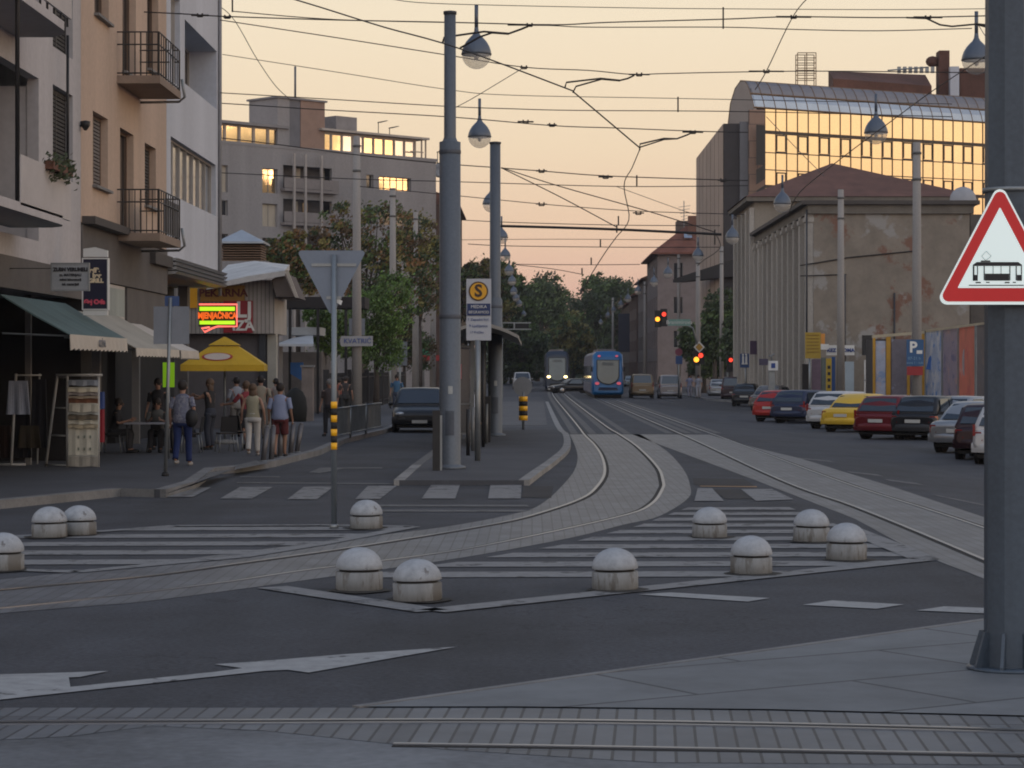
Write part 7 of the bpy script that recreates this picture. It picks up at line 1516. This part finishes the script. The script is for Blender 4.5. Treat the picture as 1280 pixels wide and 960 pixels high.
person('distant walker in a rust red top close to the iron fence', at(424, 521), R(0), 1.6, (.22, .07, .05), (.03, .03, .03), step=.1)
for dx, dy, f, tp, lab in ((-.95, 0, R(-90), (.015, .015, .018), 'guest in black seated at the left end of the café table'), (.05, .62, R(180), (.10, .10, .095), 'guest in a grey shirt bent over the café table from behind'), (.92, .1, R(90), (.03, .03, .03), 'tanned guest in a dark top seated at the right end of the café table')):
    person(lab, pt+Vector((dx, dy, 0)), f, 1.72, tp, (.03, .03, .035), pose='sit', skin=skind, lean=.12, arms={'l': ((-.25, .16, .72), (-.14, .42, .80)), 'r': ((.25, .16, .72), (.14, .42, .80))}, grp='guests at the café table')
person('waiter-like person in dark clothes standing in the shade behind the café table', Vector((pt.x-.2, pt.y+2.2, .13)), R(170), 1.75, (.03, .03, .035), (.02, .02, .02))
GR = 'people on the right pavement'
person('distant person in pale blue clothes standing by the lower traffic light', Vector(((862-CX)*185/F, 185, -.02)), R(180), 1.75, (.22, .24, .36), (.25, .26, .34), grp=GR, step=.1)
person('distant person in white trousers next to the pale blue dressed one', Vector(((873-CX)*182/F, 182, -.02)), R(170), 1.72, (.35, .37, .45), (.45, .46, .52), grp=GR, step=.1)
# ================================================================== TREES
def leafm(n, c, tr=.0): return mat('leaf_'+n, c, .65, var=.35, scale=.9)
def tree(name, lab, X, Y, zb, H_, blobs, mats, nleaf, size, trunk_r=.18, grp='street trees', seed=1):
    """blobs: (dx,dy,z,rx,ry,rz) crown masses; leaves are many small bent faces scattered in clumps through them"""
    rnd = random.Random(seed); t = thing(name, lab, 'tree', (X, Y, zb), group=grp)
    b = MB().use(mat('bark', (.075, .06, .05), .9, var=.3, scale=4)); hz = min(q[2]-q[5]*.4 for q in blobs)
    b.tube([(0, 0, 0), (.03, .02, hz*.5), (0, 0, max(hz, 1.0))], [trunk_r*1.3, trunk_r, trunk_r*.8], 9)
    T = b.build('trunk', None, t, True); b = MB().use(mat('bark'))
    for q in blobs:
        for k in range(3):
            e = Vector((q[0]+rnd.uniform(-.5, .5)*q[3], q[1]+rnd.uniform(-.5, .5)*q[4], q[2]+rnd.uniform(-.1, .7)*q[5])); s = Vector((0, 0, max(hz, 1.0)-.2)); m_ = (s+e)*.5+Vector((rnd.uniform(-.3, .3), rnd.uniform(-.3, .3), .2)); b.tube([s, m_, e], [trunk_r*.45, trunk_r*.25, trunk_r*.07], 5, False)
    o_ = b.build('branches', None, t, True); o_.parent = T
    vol = sum(q[3]*q[4]*q[5] for q in blobs); b = MB(); 
    for q in blobs:
        n = int(nleaf*q[3]*q[4]*q[5]/vol); ncl = max(6, int(n/38)); cl = []
        for _ in range(ncl):
            while True:
                d = Vector((rnd.uniform(-1, 1), rnd.uniform(-1, 1), rnd.uniform(-1, 1)))
                if d.length < 1: break
            d = d.normalized()*(d.length**.45); cl.append((Vector((q[0]+d.x*q[3], q[1]+d.y*q[4], q[2]+d.z*q[5])), rnd.uniform(.10, .24)*min(q[3], q[5]), rnd.choice(mats)))
        for i in range(n):
            c, r, m_ = cl[i % ncl]; p = c+Vector((rnd.gauss(0, r), rnd.gauss(0, r), rnd.gauss(0, r*.75))); a = Vector((rnd.gauss(0, 1), rnd.gauss(0, 1), rnd.gauss(0, .7))).normalized(); u = a.orthogonal().normalized(); v = a.cross(u); s = size*rnd.uniform(.6, 1.3)
            b.use(m_ if rnd.random() < .85 else rnd.choice(mats)); b.face([p-u*s, p+v*s*.55, p+u*s, p-v*s*.55+a*s*.2])
    b.build('crown', None, t, True); return t
lg, lg2, ld, ly_, lo, lb = leafm('green', (.08, .13, .035)), leafm('bright_green', (.12, .21, .045)), leafm('deep_green', (.045, .07, .03)), leafm('yellow_olive', (.17, .15, .04)), leafm('orange_brown', (.21, .11, .04)), leafm('brown', (.11, .075, .04))
def X_at(px, Y): return (px-CX)*Y/F
def Z_at(py, Y): return EYE+(HY-py)*Y/F
GL = 'trees along the left pavement'
def bl_(cx, X, Y, L): return [((X_at(px, Y)-X), dy, Z_at(py, Y)-.13, rx*Y/F, ry_, rz*Y/F) for px, py, rx, ry_, rz, dy in L]
Y = 112; X = X_at(372, Y); tree('plane_tree', 'autumn coloured tree with orange brown leaves left of the inverted triangular sign', X, Y, .13, 8, bl_(0, X, Y, [(350, 318, 22, 1.2, 24, 0), (380, 340, 26, 1.3, 26, 0), (362, 300, 16, 1, 14, .3), (392, 305, 16, 1, 20, 0)]), [lo, lb, lg, ly_, ld], 6500, .10, .12, GL, 3)
Y = 138; X = X_at(455, Y); tree('plane_tree', 'tall thinning autumn tree standing in front of the grey apartment block', X, Y, .13, 12, bl_(0, X, Y, [(432, 312, 30, 2, 34, 0), (478, 288, 32, 2, 34, 0), (508, 322, 28, 1.6, 34, 0), (425, 272, 20, 1.4, 20, 0), (455, 345, 44, 2, 30, 0), (510, 370, 26, 1.4, 30, .3)]), [lb, lo, ly_, ld, ld, lg, lg], 9000, .115, .2, GL, 4)
Y = 160; X = X_at(525, Y); tree('plane_tree', 'sparse autumn tree beside the thick steel pole', X, Y, .13, 10, bl_(0, X, Y, [(520, 300, 26, 1.6, 34, 0), (538, 350, 20, 1.4, 40, 0), (500, 395, 26, 1.4, 30, 0)]), [lb, ly_, ly_, ld, lg], 7000, .12, .14, GL, 5)
Y = 118; X = X_at(470, Y); tree('leafy_tree', 'fresh green bushy tree behind the arrow board and the concrete poles', X, Y, .13, 7, bl_(0, X, Y, [(462, 400, 34, 1.6, 34, 0), (492, 378, 24, 1.4, 40, 0), (440, 425, 26, 1.2, 24, 0), (475, 440, 30, 1.3, 22, 0)]), [lg2, lg2, lg, lg], 13000, .085, .14, GL, 6)
Y = 112; X = X_at(418, Y); tree('leafy_tree', 'dull green tree under the dark roof beam behind the inverted triangular sign', X, Y, .13, 6, bl_(0, X, Y, [(415, 415, 26, 1.2, 26, 0), (398, 395, 16, 1, 16, 0)]), [lg, lg2, lg2], 5200, .085, .12, GL, 7)
Y = 165; X = X_at(505, Y); tree('dark_shrub', 'dark shrub mass between the second and the third concrete pole', X, Y, .13, 5, bl_(0, X, Y, [(500, 430, 22, 1.5, 26, 0), (522, 438, 20, 1.5, 24, 0)]), [ld, lg, lb], 4500, .11, .12, GL, 8)
GF = 'big trees closing the far end of the street'
far_ = [(603, 350, 34, 42, 330, [ly_, lg, ld, lb], 'autumn tinged tree at the far left street end beside the second steel pole'), (640, 366, 32, 48, 360, [ld, lg], 'dark tree right behind the left string of lamps'), (672, 376, 36, 44, 430, [ld, ld, lg], 'dark round crowned tree at the left of the street end'),
        (700, 382, 36, 42, 470, [ld, lg, ld], 'dark tree above the oncoming tram'), (716, 412, 32, 34, 400, [ly_, lg, ly_, ld], 'yellow tinged tree in the centre of the street end'), (742, 372, 30, 44, 450, [ld, lg], 'tall dark tree left of the right string of lamps'),
        (768, 362, 30, 42, 440, [ld, lg, ld], 'tallest dark tree at the right of the street end'), (790, 392, 24, 42, 415, [ld, lb], 'dark tree touching the far right houses'), (655, 425, 44, 34, 340, [ld, ld, lg], 'low dark tree mass behind the white van'), (730, 432, 50, 30, 500, [ld], 'lowest darkest tree behind both trams')]
for i, (px, py, rx, rz, Y, ms, lab) in enumerate(far_):
    X = X_at(px, Y); s = Y/F; rr = random.Random(i)
    bb = [(rr.uniform(-.45, .45)*rx*s, rr.uniform(-2, 2), Z_at(py+rr.uniform(-.35, .55)*rz, Y), rx*s*rr.uniform(.5, .75), rx*s*.6, rz*s*rr.uniform(.4, .6)) for _ in range(7)]
    bb += [(rr.uniform(-.5, .5)*rx*s, rr.uniform(-1, 1), Z_at(py+rz*.8+rr.uniform(0, .6)*rz, Y), rx*s*.7, rx*s*.5, rz*s*.5) for _ in range(3)]
    tree('broadleaf_tree', lab, X, Y, 0, 15, bb, ms, 12000, .30, .35, GF, 20+i)
GRr = 'dark trees beside the right entrance canopy'
for i, (px, py, rx, rz, Y, lab) in enumerate([(893, 400, 30, 52, 214, 'dark dense tree under the entrance canopy of the tower'), (915, 425, 18, 36, 206, 'dark tree against the left pilasters'), (862, 420, 18, 30, 224, 'dark tree behind the warm lit pole'), (880, 455, 36, 22, 218, 'dark hedge-like tree low behind the lower traffic light')]):
    X = X_at(px, Y); s = Y/F; rr = random.Random(90+i)
    bb = [(rr.uniform(-.35, .35)*rx*s, rr.uniform(-1, 1), Z_at(py+rr.uniform(-.45, .7)*rz, Y)+.1, rx*s*rr.uniform(.5, .7), rx*s*.6, rz*s*rr.uniform(.4, .55)) for _ in range(6)]
    tree('broadleaf_tree', lab, X, Y, -.02, 8, bb, [ld, ld, lg], 9500, .17, .2, GRr, 60+i)
# a dark sign panel among the far right lamps and a small far red awning on the left
board('billboard', 'dark blue panel among the far right lamps and houses', 'billboard', (773, 392), (787, 440), 330, mat('billboard_dark', (.03, .035, .06), .7), .3)
t = board('shop_awning', 'small far red and green shop awning between the concrete poles', 'awning', (521, 444), (556, 451), 178, mat('awning_red', (.30, .03, .03), .8), 1.0)
b = MB().use(mat('awning_green2', (.06, .22, .12), .8)); a, c = W(522, 436, 178), W(538, 444, 178); b.box(a.x, c.x, 178, 178.3, c.z, a.z); b.build('sign_panel', None, t)

# the wood that closes the street behind the single trees
rnd = random.Random(5); b = MB()
for i in range(9000):
    x = rnd.uniform(-75, 75); h_ = 9+3*sin(x*.23)+2*sin(x*.71+1); c = Vector((x+8, 560+rnd.uniform(-6, 6), rnd.uniform(0, 1)**.8*h_)); a = Vector((rnd.gauss(0, 1), rnd.gauss(0, 1), rnd.gauss(0, .7))).normalized(); u = a.orthogonal().normalized(); v = a.cross(u); s = rnd.uniform(.5, 1.0)
    b.use(rnd.choice((ld, ld, lg))); b.face([c-u*s, c+v*s*.6, c+u*s, c-v*s*.6])
o = b.build('woodland'); o['kind'] = 'stuff'; o['label'] = 'dark wood closing off the far end of the street'
h = MB().use(mat('hill_green', (.03, .045, .025), .95, var=.3)); n = 30
h.grid([[(-260+520*k/n, 575, -.5) for k in range(n+1)], [(-260+520*k/n, 640, 8+2.5*sin(k*.9)) for k in range(n+1)], [(-260+520*k/n, 800, 6) for k in range(n+1)]], False, False)
struct(h.build('hill'))

# thin evening haze
m = bpy.data.materials.new('haze_air'); m.use_nodes = True; t_ = m.node_tree; t_.nodes.clear(); o_ = t_.nodes.new('ShaderNodeOutputMaterial'); v_ = t_.nodes.new('ShaderNodeVolumePrincipled'); v_.inputs['Density'].default_value = .00016; v_.inputs['Color'].default_value = (.80, .82, .88, 1); v_.inputs['Anisotropy'].default_value = .1; t_.links.new(v_.outputs[0], o_.inputs['Volume'])
hz_ = MB().use(m).box(-950, 950, -65, 3050, -1.4, 45).build('haze'); hz_['kind'] = 'stuff'; hz_['label'] = 'thin evening haze along the street'
